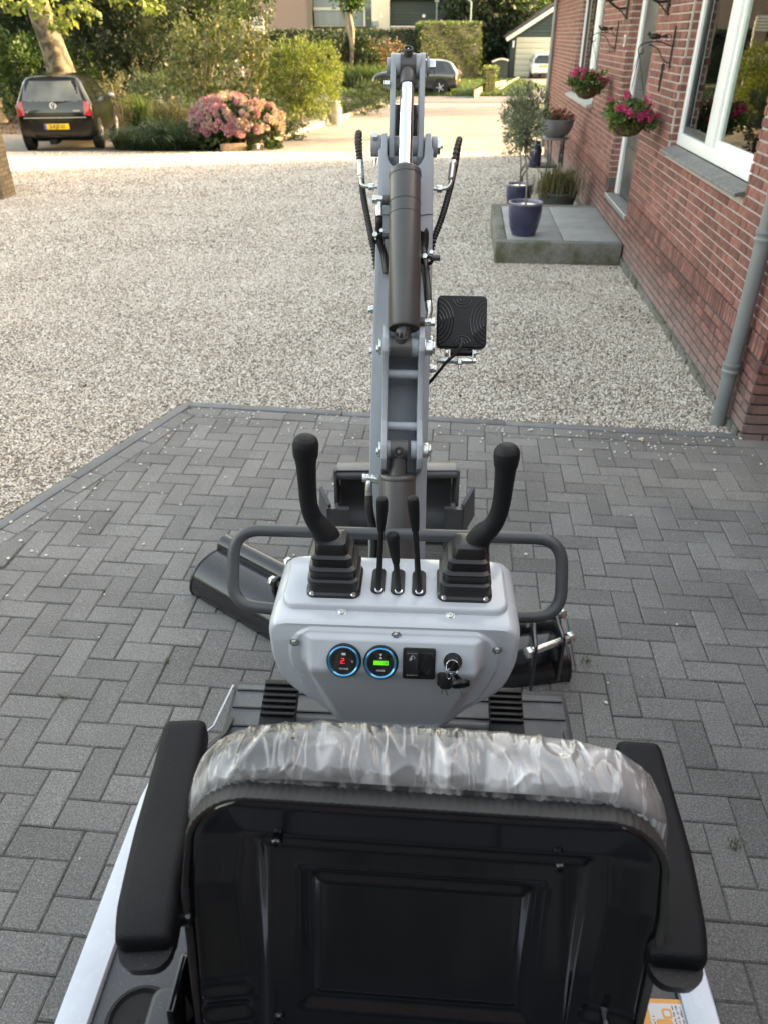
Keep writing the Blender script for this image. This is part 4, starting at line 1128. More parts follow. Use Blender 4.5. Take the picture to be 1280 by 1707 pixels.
# ---- crawler undercarriage and body under the platform
for s in (-1, 1):
    mb = MM(); xs = s * 0.37
    prof = [(0.28 + .0, .17)]
    pts = []
    for i in range(9): a = R(90 + 180 * i / 8); pts.append((.32 + .155 * math.cos(a), .165 + .155 * math.sin(a)))
    for i in range(9): a = R(-90 + 180 * i / 8); pts.append((1.42 + .155 * math.cos(a), .165 + .155 * math.sin(a)))
    mb.prism(pts, (xs - .085, 0, 0), (0, 1, 0), (0, 0, 1), (1, 0, 0), .17)
    tr = mb.build('crawler_track', 'tyre', ex, bevel=.01)
    mb = MM()
    for i in range(24):
        t = i / 24 * 1.1 + .32
        for zz in (.004, .318): mb.box((xs, t, zz + .005), (.18, .022, .018))
    mb.build('track_lugs', 'tyre', tr, sm=False)
mb = MM(); mb.bx(-.28, .28, .5, 1.4, .15, .40); mb.cyl((0, 1.0, .38), (0, 1.0, .47), .2, n=24); mb.build('undercarriage', 'bar_grey', ex, bevel=.01)
mb = MM(); mb.prism([(.0, .5), (.84, .5), (.84, .845), (.0, .845)], (-.405, 0, 0), (0, 1, 0), (0, 0, 1), (1, 0, 0), .81); mb.build('engine_housing', 'cover_grey', ex, bevel=.015, seg=3)
# platform with ribbed rubber mat
mb = MM(); mb.bx(-.445, .445, .90, 1.50, .44, .498); mb.build('platform', 'cover_grey', ex, bevel=.006)
mb = MM(); mb.bx(-.432, .432, .93, 1.478, .4985, .508)
matp = mb.build('rubber_mat', 'mat_rubber', ex, bevel=.002)
mb = MM(); y = 1.455
while y > .95:
    for s in (-1, 1):
        mb.box((s * .375, y, .510), (.11, .004, .004)); mb.box((s * .295, y - .003, .510), (.05, .004, .004), Matrix.Rotation(s * .14, 3, 'Z'))
        mb.box((s * .2, y - .006, .510), (.14, .004, .004))
    y -= .062
mb.build('mat_rib', 'hose_black', matp, sm=False)
# side covers and pale side rails that sweep down to the platform
for s in (-1, 1):
    rail = MM()
    path = [(.05, .872), (.84, .872), (.91, .848), (1.285, .56), (1.478, .505)][:(5 if s < 0 else 3)]
    vs = []; ins = .445 - .058
    for y, z in path:
        xo = (.433 if s < 0 else .466) + .02 * min(1, max(0, (y - .84) / .4)); dz_ = .03 if y < .85 else .006
        vs.append([V((s * xo, y, z - dz_)), V((s * (xo - .0005), y, z - .004)), V((s * (xo - .0035), y, z)), V((s * (xo - .046 if y < .85 else xo - .008), y, z)), V((s * (xo - .046 if y < .85 else xo - .008), y, z - dz_))])
    rail.rings(vs, True)
    rail.build('side_rail', 'rail_white', ex, bevel=.0025, ang=50)
    pl = MM(); pl.prism([(.0, .845), (.83, .845), (.90, .82), (1.28, .54), (1.46, .47), (1.46, .44), (.0, .44)], (s * .418, 0, 0), (0, 1, 0), (0, 0, 1), (s, 0, 0), .012); pl.build('side_panel', 'cover_grey', ex, bevel=.003)
    cv = MM(); cv.bx(s * .18, s * ((.385 if s < 0 else .418)), .05, .84, .846, .864); cover = cv.build('side_cover', 'cover_grey', ex, bevel=.005, seg=3)
cupc = Mz(232, 1702, .866)
mb = MM(); cx, cy = cupc.x, cupc.y
mb.lathe([(.036, .002), (.040, .006), (.044, .006), (.047, .0)], (cx, cy, .8645), n=40, caps=False); mb.lathe([(.037, .0015), (.001, .0015)], (cx, cy, .8645), n=30, caps=False, mi=1)
mb.build('cup_holder', ['black_plastic', 'dark_room'], cover)
sp_ = Mz(272, 1690, .93)
mb = MM(); mb.prism(rrect(.05, .10, .018), (sp_.x + .0, sp_.y - .01, .866), (1, 0, 0), (0, 1, 0), (0, 0, 1), .055); mb.build('belt_retractor', 'cover_grey', ex, bevel=.008, seg=3)
# sticker with a jerrycan drawing
stc = [Mz(1062, 1664, .8655), Mz(1143, 1667, .8655)]
u_ = (stc[1] - stc[0]); wst = u_.length; u_.normalize(); v_ = V((0, 0, 1)).cross(u_)
mb = MM(); so = stc[0] - v_ * .075
mb.prism([(0, 0), (wst, 0), (wst, .075), (0, .075)], so, u_, v_, (0, 0, 1), .0006)
stk = mb.build('warning_sticker', 'sticker_orange', ex, sm=False)
mb = MM(); mb.prism([(.011, .004), (wst - .006, .004), (wst - .006, .069), (.011, .069)], so + V((0, 0, .0007)), u_, v_, (0, 0, 1), .0002); mb.build('white_panel', 'print_white', stk, sm=False)
mb = MM(); k0 = so + V((0, 0, .001)) + u_ * .018 + v_ * .006
mb.prism(rrect(.022, .038, .004, cx=.011, cy=.024), k0, u_, v_, (0, 0, 1), .0002)
mb.prism(rrect(.013, .013, .003, cx=.017, cy=.05), k0, u_, v_, (0, 0, 1), .0002)
mb.prism(rrect(.008, .007, .002, cx=.017, cy=.050), k0 + V((0, 0, .0003)), u_, v_, (0, 0, 1), .0001, mi=1)
mb.prism(rrect(.004, .026, .001, cx=.005, cy=.022), k0 + V((0, 0, .0003)), u_, v_, (0, 0, 1), .0001, mi=1)
mb.build('jerrycan_drawing', ['sticker_orange', 'print_white'], stk, sm=False)
M3 = MF.to_3x3()
# the print on it is too small to read: rows of short strokes
for i, (ux_, v0, v1) in enumerate(((wst - .012, .004, .064), (wst - .0172, .004, .066), (wst - .0224, .010, .066), (.0155, .004, .052))):
    mb = MB(MF); v = v1
    while v > v0:
        L_ = rnd.uniform(.0010, .0022); mb.box(so + u_ * (ux_ + rnd.uniform(-.0004, .0004)) + v_ * v + V((0, 0, .0011)), (rnd.uniform(.0016, .0030), L_ * .5, .0002)); v -= L_ * (1.0 if rnd.random() < .8 else 2.2)
    mb.build('sticker_print', 'print_black', stk, sm=False, kind='stuff')

# ---- console
ZL = 1.105
def outline(hw, zt, zb, bw, r=.03, n=6):
    """front outline (x,z): straight shoulders, then sweeping in to the rounded foot"""
    pts = [(-hw + r * (1 - math.cos(R(90 * i / n))), zt - r * (1 - math.sin(R(90 * i / n)))) for i in range(n + 1)]
    pts += [(-p[0], p[1]) for p in pts[::-1]]
    side = spl([(hw, zt - r - .01, 0), (hw - .004, zt - .10, 0), (hw - .028, zt - .16, 0), (bw + .055, zb + .075, 0), (bw + .012, zb + .022, 0), (bw - .03, zb, 0)], 5)
    side = [(p[0], p[1]) for p in side]
    return pts + side + [(-p[0], p[1]) for p in side[::-1]]
CX = 0.0
co = outline(.230, ZL, .815, .085)
def lerp_out(o, k, dx=0, dz=0, zc=1.0): return [(p[0] * k + dx, zc + (p[1] - zc) * k + dz) for p in o]
mb = MM()
ring = []
for y, k in ((1.255, .90), (1.25, .975), (1.235, 1.0), (1.075, 1.0), (1.058, .992), (1.049, .975), (1.046, .955)):
    ring.append([V((p[0] + CX, y, p[1])) for p in lerp_out(co, k, zc=1.0)])
mb.rings(ring)
console = mb.build('console', 'paint_grey', ex, ang=40)
# raised instrument field: one pressed surface with a rolled rim, a plateau for the gauges and a face that falls away below
fo = outline(.195, ZL - .008, .835, .085, r=.06)
def width_at(z):
    xs = []
    for i in range(len(fo)):
        a_, b_ = fo[i], fo[(i + 1) % len(fo)]
        if (a_[1] - z) * (b_[1] - z) <= 0 and a_[1] != b_[1]: xs.append(abs(a_[0] + (b_[0] - a_[0]) * (z - a_[1]) / (b_[1] - a_[1])))
    return max(xs) if xs else .001
def s_step(a, b, x): t = min(1, max(0, (x - a) / (b - a))); return t * t * (3 - 2 * t)
zt_f, zb_f = ZL - .0082, .8352; rows = []
for j in range(101):
    z = zb_f + (zt_f - zb_f) * j / 100; w = width_at(z); row_ = []
    wi = .158 - .05 * min(1, max(0, (1.02 - z) / .15))
    for i in range(81):
        u = -math.cos(math.pi * i / 80) * .4 + (2 * i / 80 - 1) * .6; x = w * u
        e = min((w - abs(x)) * .9, zt_f - z, (z - zb_f) * 1.0)
        y = 1.0475 - .0085 * s_step(0, .007, e)
        k = s_step(-.010, .014, wi - abs(x)) * s_step(0, .008, 1.089 - z)
        if z > 1.034: bl = .008 + .027 * (1.087 - z) / .053
        elif z > 1.022: q = (1.034 - z) / .012; bl = .035 + .003 * q - .003 * q * q
        else: q = min(1, (1.022 - z) / .16); bl = .035 * (1 - q)
        row_.append(V((x + CX, y - bl * k, z)))
    rows.append(row_)
mb = MM(); mb.rings(rows, caps=False, closed=False); mb.build('instrument_panel', 'paint_grey', console, ang=75)
# lid
lid = [(p[0] + CX, p[1] + 1.158) for p in rrect(.415, .155, .028, 7)]
mb = MM(); mb.rings([[V((x * 1.0, y, ZL - .006)) for x, y in lid], [V((x, y, ZL + .006)) for x, y in lid], [V((x * .99, 1.158 + (y - 1.158) * .975, ZL + .0115)) for x, y in lid], [V((x * .97, 1.158 + (y - 1.158) * .94, ZL + .013)) for x, y in lid]])
mb.build('lid', 'paint_grey', console, ang=50)
ZD = ZL + .013
def screw(px, py, ax, y=None, z=None):
    p = My(px, py, y) if y is not None else Mz(px, py, z)
    m = MM(); a = V(ax).normalized()
    m.cyl(p, p + a * .0015, .0085, n=20); m.lathe([(.006, .001), (.0058, .0035), (.0045, .0046), (.0024, .0046), (.0022, .002), (.0001, .002)], p, a, n=16)
    m.build('screw', 'zinc', console)
for px, py in ((570, 1021), (750, 1027)): screw(px, py, (0, -.35, 1), z=ZL)
for px, py, yy in ((660, 1058, 1.038), (491, 1070, 1.038), (828, 1083, 1.038)): screw(px, py, (0, -1, 0), y=yy)
# gauges
PN = V((0, -.053, .027)).normalized(); PP0 = V((0, 1.0475 - .0085 - .0215, 1.0605))
def PP(px, py, off=0.0):
    Mi = MF.inverted(); o = Mi @ EYE; d = Mi.to_3x3() @ ray(px, py); return o + d * (((PP0 + PN * off) - o).dot(PN) / d.dot(PN))
def gauge(px, py, lab):
    p = PP(px, py); ax = PN; m = MM()
    m.lathe([(.031, -.012), (.031, .006), (.029, .0085), (.0285, .0086)], p, ax, n=40); g = m.build('gauge', 'black_plastic', ex, label=lab)
    m = MM(); m.lathe([(.0283, .0095), (.0283, .0118), (.0262, .0128), (.0238, .0105), (.0238, .0090)], p, ax, n=40, caps=False); m.build('bezel_ring', 'blue_ring', g)
    m = MM(); m.lathe([(.0240, .0092), (.0001, .0094)], p, ax, n=40, caps=False); m.build('glass_face', 'gauge_glass', g)
    x, y, z = V((1, 0, 0)), ax.cross(V((1, 0, 0))), ax
    return g, p + ax * .0100, x, y
def wtext(s, size, m, par, o, x, y, **k): return text(s, size, m, par, MF @ o, M3 @ x, M3 @ y, **k)
g1, o, x, y = gauge(574, 1100, 'left gauge with red digits and blue ring')
m = MM(); sg_ = lambda a0, b0, a1, b1: m.tube([o + x * (a0 + b0 * .12 - .0045) + y * b0, o + x * (a1 + b1 * .12 - .0045) + y * b1], .00065, 5)
sg_(0, .0052, .0044, .0052); sg_(.0048, .0048, .0048, .0014); sg_(.0044, .001, 0, .001); sg_(-.0004, .0006, -.0004, -.003); sg_(0, -.0034, .0044, -.0034); m.ball(o + x * .0016 - y * .0034, .0008, 6, 4)
m.build('digits', 'led_red', g1)
wtext('V', .006, 'print_white', g1, o + x * .0155, x, y)
wtext('VOLTAGE', .0038, 'print_white', g1, o - y * .0135, x, y)
m = MM(); m.prism([(-.0035, .0115), (.0035, .0115), (.0035, .0155), (-.0035, .0155)], o, x, y, x.cross(y), .0003); m.build('battery_symbol', 'print_white', g1, sm=False)
g2, o, x, y = gauge(635, 1103, 'right gauge with green display and blue ring')
m = MM(); m.prism([(-.0125, -.0035), (.0135, -.0035), (.0135, .0045), (-.0125, .0045)], o, x, y, x.cross(y), .0003); m.build('display', 'led_green', g2, sm=False)
wtext('16', .0066, 'print_black', g2, o + x * .0085 + y * .0005 + x.cross(y) * .0006, x, y, name='digits')
wtext('HOURS', .0044, 'print_white', g2, o - y * .0135, x, y)
m = MM(); m.add([o + y * .017 - x * .003, o + y * .017 + x * .003, o + y * .0125, o + y * .008 - x * .003, o + y * .008 + x * .003], [(0, 1, 2), (2, 4, 3)]); m.build('hourglass_symbol', 'print_white', g2, sm=False)
# rocker switch panel
p = PP(698, 1105); xx, yy = V((1, 0, 0)), PN.cross(V((1, 0, 0))); nn = xx.cross(yy)
m = MM(); m.prism(rrect(.058, .056, .004, 4), p, xx, yy, nn, .007); sw = m.build('switch_panel', 'black_plastic', ex, bevel=.0015)
m = MM(); m.prism(rrect(.022, .046, .002, 3, cx=-.0125), p + nn * .0072, xx, yy, nn, .004)
rk = m.build('rocker_switch', 'boot_rubber', sw, bevel=.0015)
m = MM(); m.prism(rrect(.023, .042, .002, 3, cx=.014), p + nn * .0071, xx, yy, nn, .0015); m.build('blank_plate', 'black_gloss', sw, bevel=.0005)
m = MM()
for s in (-1, 1):
    for i in range(7): m.box(p + nn * .0114 + xx * (-.0205 + i * .0027) + yy * (s * .0195), (.0012, .0006, .0007), basis(nn, V((0,0,1))) and Matrix((xx, yy, nn)).transposed())
q = p + nn * .0114 - xx * .0115 + yy * .012
m.tube([q + xx * .0035 * math.cos(a) + yy * .0035 * math.sin(a) for a in [i * .35 - .6 for i in range(14)]], .0004, 4)
for i in range(3): m.tube([q - xx * (.001 + .0) + yy * (.001 - i * .0018), q - xx * .0055 + yy * (-.0015 - i * .0018)], .0004, 4)
m.build('lamp_symbol', 'print_white', sw, sm=False)
# ignition switch and keys
p = PP(754, 1103)
m = MM(); m.lathe([(.0165, 0), (.0165, .004), (.014, .008), (.0115, .012), (.0115, .02), (.009, .022)], p, nn, n=32); ig = m.build('ignition_switch', 'black_plastic', ex)
m = MM(); m.box(p + nn * .027 + yy * .004 + xx * .001, (.006, .022, .012), Matrix((xx, yy, nn)).transposed() @ Matrix.Rotation(-.5, 3, 'Z')); m.build('inserted_key', 'black_plastic', ig, bevel=.0015)
ks = thing('key_bunch', 'bunch of black headed keys on a wire ring hanging from the ignition switch', 'keys', MF @ (p + V((0, -.03, -.03))))
kr = p + nn * .034 - xx * .0015 + yy * .0
m = MM(); m.tube([kr + xx * .0115 * math.cos(a) + yy * (.0125 * math.sin(a)) + nn * .002 * math.sin(a * 2) for a in [i * .3 for i in range(22)]], .0007, 6); m.build('ring', 'chrome', ks)
m = MM(); m.tube([kr - xx * .006 - yy * .006 + xx * .004 * math.cos(a) + yy * .009 * math.sin(a) - yy * .006 for a in [i * .4 for i in range(17)]], .0006, 6); m.build('wire_loop', 'chrome', ks)
k1 = PP(766, 1136, .022); 
m = MM(); m.lathe([(.0165, 0), (.0175, .002), (.0175, .0075), (.015, .009), (.014, .006), (.001, .006)], k1, V((.12, -.9, -.55)), n=28); m.tube([k1 + yy * .002, kr - yy * .012 + xx * .003], [.005, .0035], 8)
kh = m.build('key_head', 'black_plastic', ks); m = MM(); m.box(k1 + V((.003, -.012, -.014)), (.0022, .003, .022), Matrix.Rotation(-.25, 3, 'Y')); m.build('key_blade', 'chrome', kh)
k2 = PP(742, 1135, .016)
m = MM(); m.prism(rrect(.022, .028, .006, 4), k2, xx, yy, nn, .006); m.prism(rrect(.018, .026, .006, 4, cx=-.006, cy=.001), k2 - nn * .007, xx, yy, nn, .006)
kh = m.build('key_head', 'black_plastic', ks, bevel=.002); m = MM()
m.box(k2 + V((.002, 0, -.024)), (.002, .002, .024), Matrix.Rotation(-.3, 3, 'Y')); m.box(k2 + V((-.005, .004, -.026)), (.002, .002, .022)); m.build('key_blade', 'brass', kh)

# ---- joysticks
def joystick(base, pts, bootc):
    m = MM(); bx_, by_, _ = bootc; tip = pts[-1][0]
    prof = [(0, .0505, 0), (.006, .0505, 0), (.010, .047, 0), (.026, .046, .0), (.028, .0475, .02), (.033, .0475, .02), (.036, .043, .06), (.046, .0425, .12), (.049, .0435, .14), (.054, .0433, .16), (.058, .037, .22), (.067, .0365, .3), (.070, .0375, .34), (.075, .037, .38), (.079, .031, .46), (.090, .0295, .56), (.098, .0265, .62), (.101, .018, .7)]
    rings = []
    top = My(*pts[-2][:2], pts[-2][2]) if False else None
    for h, w, k in prof:
        c = V((bx_, by_, ZD + h)).lerp(V((base[0], base[1], ZD + h)), k)
        rings.append([c + V((x, y, 0)) for x, y in rrect(2 * w, 2 * w, w * .34, 5)])
    m.rings(rings); b = m.build('joystick', 'boot_rubber', ex, ang=28)
    for sx in (-1, 1):
        mm = MM(); mm.lathe([(.005, 0), (.005, .002), (.003, .004)], (bx_ + sx * .038, by_ - .047, ZD + .007), V((0, -.3, 1)), n=12); mm.build('screw', 'zinc', b)
    mm = MM(); P = [q[0] for q in pts]; Rr = [q[1] for q in pts]
    P2 = spl(P, 6); R2 = [float(v) for v in np.interp(np.linspace(0, len(Rr) - 1, len(P2)), range(len(Rr)), Rr)]
    mm.tube(P2, [r_ * (.93 if 6 < i_ < len(R2) * .62 else 1.0) for i_, r_ in enumerate(R2)], 24); mm.build('grip', 'grip_rubber', b, ang=60)
    mm = MM(); i = len(P2) // 2 + 3
    return b, P2, R2
JY = 1.16
def J(px, py, r, y=JY):
    q = My(px, py, y); zc = (MF @ q - EYE).dot(V((0, CP, -SP))); return (q, r * zc / F_PX)
jl = [J(551, 925, 23), J(549, 912, 24), J(546, 896, 24), J(536, 880, 20), J(523, 863, 17), J(515.5, 841, 15.8), J(512.5, 812, 16.5), J(510.5, 778, 18), J(509.5, 755, 21.5), J(509.5, 741, 22.3), J(509.5, 732, 19.5), J(509.5, 727, 13), J(509.5, 725, 3)]
bl = Mz(557, 985, ZD)
joystick(My(553, 925, JY), jl, (bl.x, 1.15, 0))
jr = [J(790, 938, 22), J(792, 922, 23), J(794, 906, 23), J(803, 891, 20.5), J(817, 879, 17.8), J(828, 862, 16.3), J(835, 838, 16.3), J(839, 808, 17.5), J(842, 780, 19.5), J(843.5, 762, 22.3), J(844, 752, 22), J(844, 745, 17), J(844, 741, 10), J(844, 740, 3)]
br = Mz(773, 990, ZD)
joystick(My(783, 938, JY), jr, (br.x, 1.15, 0))
# ---- short levers
def lever(slot_px, foot_px, knob, label=None):
    c = Mz(slot_px[0], slot_px[1], ZD); m = MM()
    m.prism(rrect(.026, .078, .0128, 8), (c.x, c.y, ZD + .0002), (1, 0, 0), (0, 1, 0), (0, 0, 1), .0035); pl = m.build('control_lever', 'black_plastic', ex, bevel=.001)
    m = MM(); m.prism(rrect(.013, .044, .0063, 6), (c.x, c.y + .002, ZD + .0038), (1, 0, 0), (0, 1, 0), (0, 0, 1), .0003); m.build('slot', 'dark_room', pl, sm=False)
    f = Mz(foot_px[0], foot_px[1], ZD + .006)
    m = MM(); m.lathe([(.0075, 0), (.0075, .003), (.005, .004)], f, V((0, .1, 1)), n=16); m.build('washer', 'chrome', pl)
    P = [My(px, py, f.y + dy) for px, py, r, dy in knob]; zc = 1.35
    m = MM(); m.tube([f, P[0]], [.0058, .0055], 12); m.build('rod', 'boot_rubber', pl)
    Rr = [r * zc / F_PX for _, _, r, _ in knob]
    P2 = spl(P, 5); R2 = [float(v) for v in np.interp(np.linspace(0, len(Rr) - 1, len(P2)), range(len(Rr)), Rr)]
    m = MM(); m.tube(P2, R2, 20); m.build('knob', 'grip_rubber', pl, ang=60)
lever((631, 969), (631, 984), [(635.5, 884, 6.3, .01), (636, 868, 8.3, .01), (637, 850, 9.6, .01), (637, 838, 10, .01), (637, 831, 8.5, .01), (637, 828, 3, .01)])
lever((663, 971), (664, 986), [(660, 938, 6.3, 0), (658, 922, 8.6, 0), (656, 908, 10, 0), (655, 897, 10.8, 0), (655, 890, 8.8, 0), (655, 887, 3, 0)])
lever((698, 973), (698, 987), [(692, 884, 6.3, .01), (690.5, 868, 8.3, .01), (689, 850, 9.6, .01), (688, 838, 10.2, .01), (688, 830, 8.7, .01), (688, 827, 3, .01)])
# ---- grab bar
BY = 1.275
def GBp(px, py, y=BY): return My(px, py, y)
m = MM(); Lx = GBp(398, 950).x; Rx = GBp(928, 970).x; zt = (GBp(640, 889).z); zb = Mz(440, 1010, ZL).z
zlow = GBp(430, 1009, 1.20).z
def bend(p, a, b, r, n=7):
    p, a, b = V(p), V(a), V(b); d1, d2 = (a - p).normalized(), (b - p).normalized(); s, e = p + d1 * r, p + d2 * r
    return [s.lerp(p, t / n).lerp(p.lerp(e, t / n), t / n) for t in range(n + 1)]
zl, zr2 = GBp(470, 885).z, GBp(850, 896).z
A, B, C_, D_ = (-.2, 1.185, zlow), (Lx, 1.20, zlow), (Lx + .002, BY, zl), (Rx - .002, BY, zl)
E_, F_ = (Rx, 1.20, zlow - .0), (.2, 1.185, zlow)
path = [V(A)] + bend(B, A, C_, .052) + bend(C_, B, D_, .055) + bend(D_, C_, E_, .055) + bend(E_, D_, F_, .052) + [V(F_)]
m.tube(path, .0125, 18); m.build('grab_bar', 'bar_grey', ex, ang=60)
# ---- pedals and cross bar
def pedal(x0, x1, ytop, ybot):
    a, b = Mz(x0, ytop, .56), Mz(x1, ytop, .56); c = Mz((x0 + x1) / 2, ybot, .545)
    w = b.x - a.x; yt, yb = a.y, c.y; xc = (a.x + b.x) / 2
    m = MM(); m.prism([(yb, .535), (yb + .01, .55), (yt - .01, .592), (yt, .588), (yt, .578), (yb, .525)], (xc - w / 2, 0, 0), (0, 1, 0), (0, 0, 1), (1, 0, 0), w); pd = m.build('foot_pedal', 'black_plastic', ex, bevel=.002)
    m = MM()
    for i in range(6):
        t = (i + .5) / 6 * .62; y = yt - .012 - (yt - yb) * t; z = .592 - (.042) * (yt - .01 - y) / (yt - yb)
        m.box((xc, y, z + .003), (w * .96, .009, .008))
    m.build('pedal_rib', 'black_plastic', pd, bevel=.002)
    return xc
pedal(446, 503, 1145, 1232); pedal(811, 866, 1158, 1240)
m = MM(); a = Mz(500, 1207, .53); m.cyl((-.28, a.y, .54), (.28, a.y, .54), .014, n=16); m.build('pedal_shaft', 'cover_grey', ex)
m = MM(); m.prism([(p[0] * .75, p[1] * 1) for p in rrect(.22, .16, .03)], (0, 1.18, .50), (1, 0, 0), (0, 1, 0), (0, 0, 1), .36); m.build('console_post', 'paint_grey', ex, bevel=.006)

# ---- the seat: backrest tipped a little forward, top nearest
SC = MF.inverted() @ D(711, 1344, .752)
SYAW = Matrix.Rotation(R(-.6), 4, 'Z'); LEAN = R(13)
SF = MF @ Matrix.Translation(SC) @ SYAW @ Matrix.Rotation(R(1.0), 4, 'Y') @ Matrix.Rotation(-LEAN, 4, 'X')
# seat frame: x right, z up along backrest, y forward (front of the backrest)
def SM(): return MB(SF)
def shw(d, W=.237, r=.062):
    w = W + .012 * min(1, max(0, (d - .02) / .10)) - .010 * max(0, d - .15) / .3
    return w - r + math.sqrt(max(0, r * r - (r - d) ** 2)) if d < r else w
def sstep(a, b, x): t = min(1, max(0, (x - a) / (b - a))); return t * t * (3 - 2 * t)
def shell_y(x, d, hw):
    y = 0.0; e = min(hw - abs(x), d + .0)
    y -= .004 * sstep(0, .008, e)                                  # rolled edge
    ce = min(hw - abs(x), d + .006); y += .011 * min(1, max(0, ce - .010) / .044)   # broad chamfer up to a sharp crease
    inn = min(.168 - abs(x), d - .054); y -= .004 * sstep(0, .006, inn)
    in1 = min(.127 - abs(x), d - .086, .285 - d); y += .007 * sstep(0, .010, in1)
    in2 = min(.113 - abs(x), d - .099, .268 - d); y -= .005 * sstep(0, .009, in2)
    y -= .30 * (d - .17) ** 2
    if abs(x) > .178 and d > .25: y += .0035 * math.sin((d - .15) * 2 * math.pi / .034) * sstep(.178, .19, abs(x)) * sstep(0, .02, hw - abs(x)) * sstep(.25, .27, d)
    y += .10 * (x / .24) ** 4 * .05
    return y
NU, ND = 110, 120; ds = [0.0002 + .44 * (i / ND) ** 1.25 for i in range(ND + 1)]
rows = []
for d in ds:
    hw = shw(d); rows.append([V((hw * u, shell_y(hw * u, d, hw), -d)) for u in [-math.cos(math.pi * (j / NU)) * .35 + (2 * j / NU - 1) * .65 for j in range(NU + 1)]])
m = SM(); m.rings(rows, caps=False, closed=False)
m.rings([[V((p.x, .03, p.z)) for p in r] for r in rows[::6]], caps=False, closed=False)
outl = [r[0] for r in rows[::-1]] + [r[-1] for r in rows]
m.rings([outl, [V((p.x, .03, p.z)) for p in outl]], caps=False, closed=False)
seat = m.build('seat_back', 'black_gloss', ex, ang=60)
# ribbed edge trim
m = SM(); tr = []; k = 0
path = []
for i in range(0, ND + 1, 3):
    path.append(rows[ND - i][0])
path += [V((x * .01, 0, 0)) for x in range(-16, 17, 1)] + [rows[i][-1] for i in range(0, ND + 1, 3)]
pp = []
for p in path:
    if not pp or (p - pp[-1]).length > .006: pp.append(p)
fine = []
for a, b in zip(pp, pp[1:]):
    n = max(1, int((b - a).length / .0025))
    for i in range(n): fine.append(a.lerp(b, i / n))
for i, p in enumerate(fine):
    t = (fine[min(i + 3, len(fine) - 1)] - fine[max(i - 3, 0)]).normalized(); nn_ = V((-t.z, 0, t.x));
    kk = 1.0 if p.z > -.03 else max(.3, 1 - (-.03 - p.z) / .06)
    rib = .0022 * (.5 + .5 * math.sin(i * 2.1))
    prof = [(-.005, -.004), (-.008, .000), (-.0075, .0025 + rib * .4), (.000, .0038 + rib * .7), (.016, .0045 + rib), (.021, .002), (.018, -.002), (.005, -.004)]
    tr.append([V((p.x, 0, p.z)) + V((0, 1, 0)) * a + nn_ * (b * kk if b > 0 else b) for a, b in prof])
m.rings(tr); m.build('edge_trim', 'trim_rubber', seat, ang=60)
for x_, d_ in ((-.150, .058), (.137, .064), (-.15, .30), (.04, .33), (.15, .305)):
    mm = SM(); yb = shell_y(x_, d_, .24); mm.lathe([(.0062, 0), (.006, .0025), (.0045, .004), (.0025, .004), (.002, .002)], (x_, yb, -d_), V((0, -1, 0)), n=18); mm.build('bolt', 'black_gloss', seat)
# cushion in its clear film
NX, NT = 260, 110; rows = []; under = []
for j in range(NT + 1):
    t = j / NT; row_ = []; un_ = []
    for i in range(NX + 1):
        u = -1 + 2 * i / NX
        a = t * math.pi * 1.06
        hw = .240 + .012 * math.sin(min(a, 2.2)) 
        su = math.copysign(abs(u) ** .88, u)
        edge = max(0.0, 1 - abs(su) ** 7) ** .45
        x = su * hw
        ry, rz = .044, .020 + .010 * (1 - abs(u) ** 2)
        if a < math.pi * .5 + .2: y = .054 - ry * math.cos(a); z = -.028 * (1 - edge) * 1.6 + rz * math.sin(a) * edge + .012 - .03 * (1 - edge)
        else:
            q = (a - math.pi * .5 - .2) / (math.pi * .56 - .2); y = .054 + ry * math.sin(.2) + (ry * .95 - ry * math.sin(.2)) * math.sin(min(1, q * 2.2) * math.pi / 2); z = (rz * math.cos(.2)) * edge + .012 - .0448 * (1 - edge) * 1.6 * 1.0 - .40 * q * q
        y = y * (.35 + .65 * edge) + .02 * (1 - edge)
        P = V((x, y, z)); un_.append(V((x * .975, y * .93 + .004, z - .007))); P += V((0, 0, .002))
        # creases radiate from the gathered rim; amplitude fades over the crown
        wx_ = x + .012 * noise.noise(V((x * 14, t * 2.5, 5.0)))
        f1 = noise.noise(V((wx_ * 26, t * 1.6, 2.0))); f2 = noise.noise(V((wx_ * 58 + t * 2, t * 3.2, 7.0))); f3 = noise.noise(V((x * 9, t * 3, 12)))
        r1 = max(0, 1 - abs(f1) * 4.0); r2 = max(0, 1 - abs(f2) * 4.0)
        amp = sstep(0, .10, t)
        P += V((0, -.25, .97)) * amp * (.0030 * r1 ** 2.2 + .0014 * r2 ** 2.0 + .002 * f3)
        row_.append(P)
    rows.append(row_); under.append(un_)
m = SM(); m.rings([r[::5] for r in under[::2]], caps=False, closed=False); m.build('cushion', 'seat_vinyl', seat, ang=80)
m = SM(); m.rings(rows, caps=False, closed=False); m.build('plastic_wrap', 'plastic_film', seat, ang=80)
# loose film frill along the gathered rim
m = SM(); rr0, rr1 = [], []
for i in range(401):
    u = -1 + 2 * i / 400; x = u * .238; k = noise.noise(V((x * 60, 3, 1))) ; k2 = noise.noise(V((x * 22, 8, 1)))
    rr0.append(V((x, .012, -.002 - .03 * max(0, abs(u) - .8) / .2))); rr1.append(V((x + .004 * k2, .014 + .006 * k, .016 + .006 * k2 - .034 * max(0, abs(u) - .8) / .2)))
m.rings([rr0, rr1], caps=False, closed=False); m.build('film_hem', 'plastic_film', seat, ang=80)
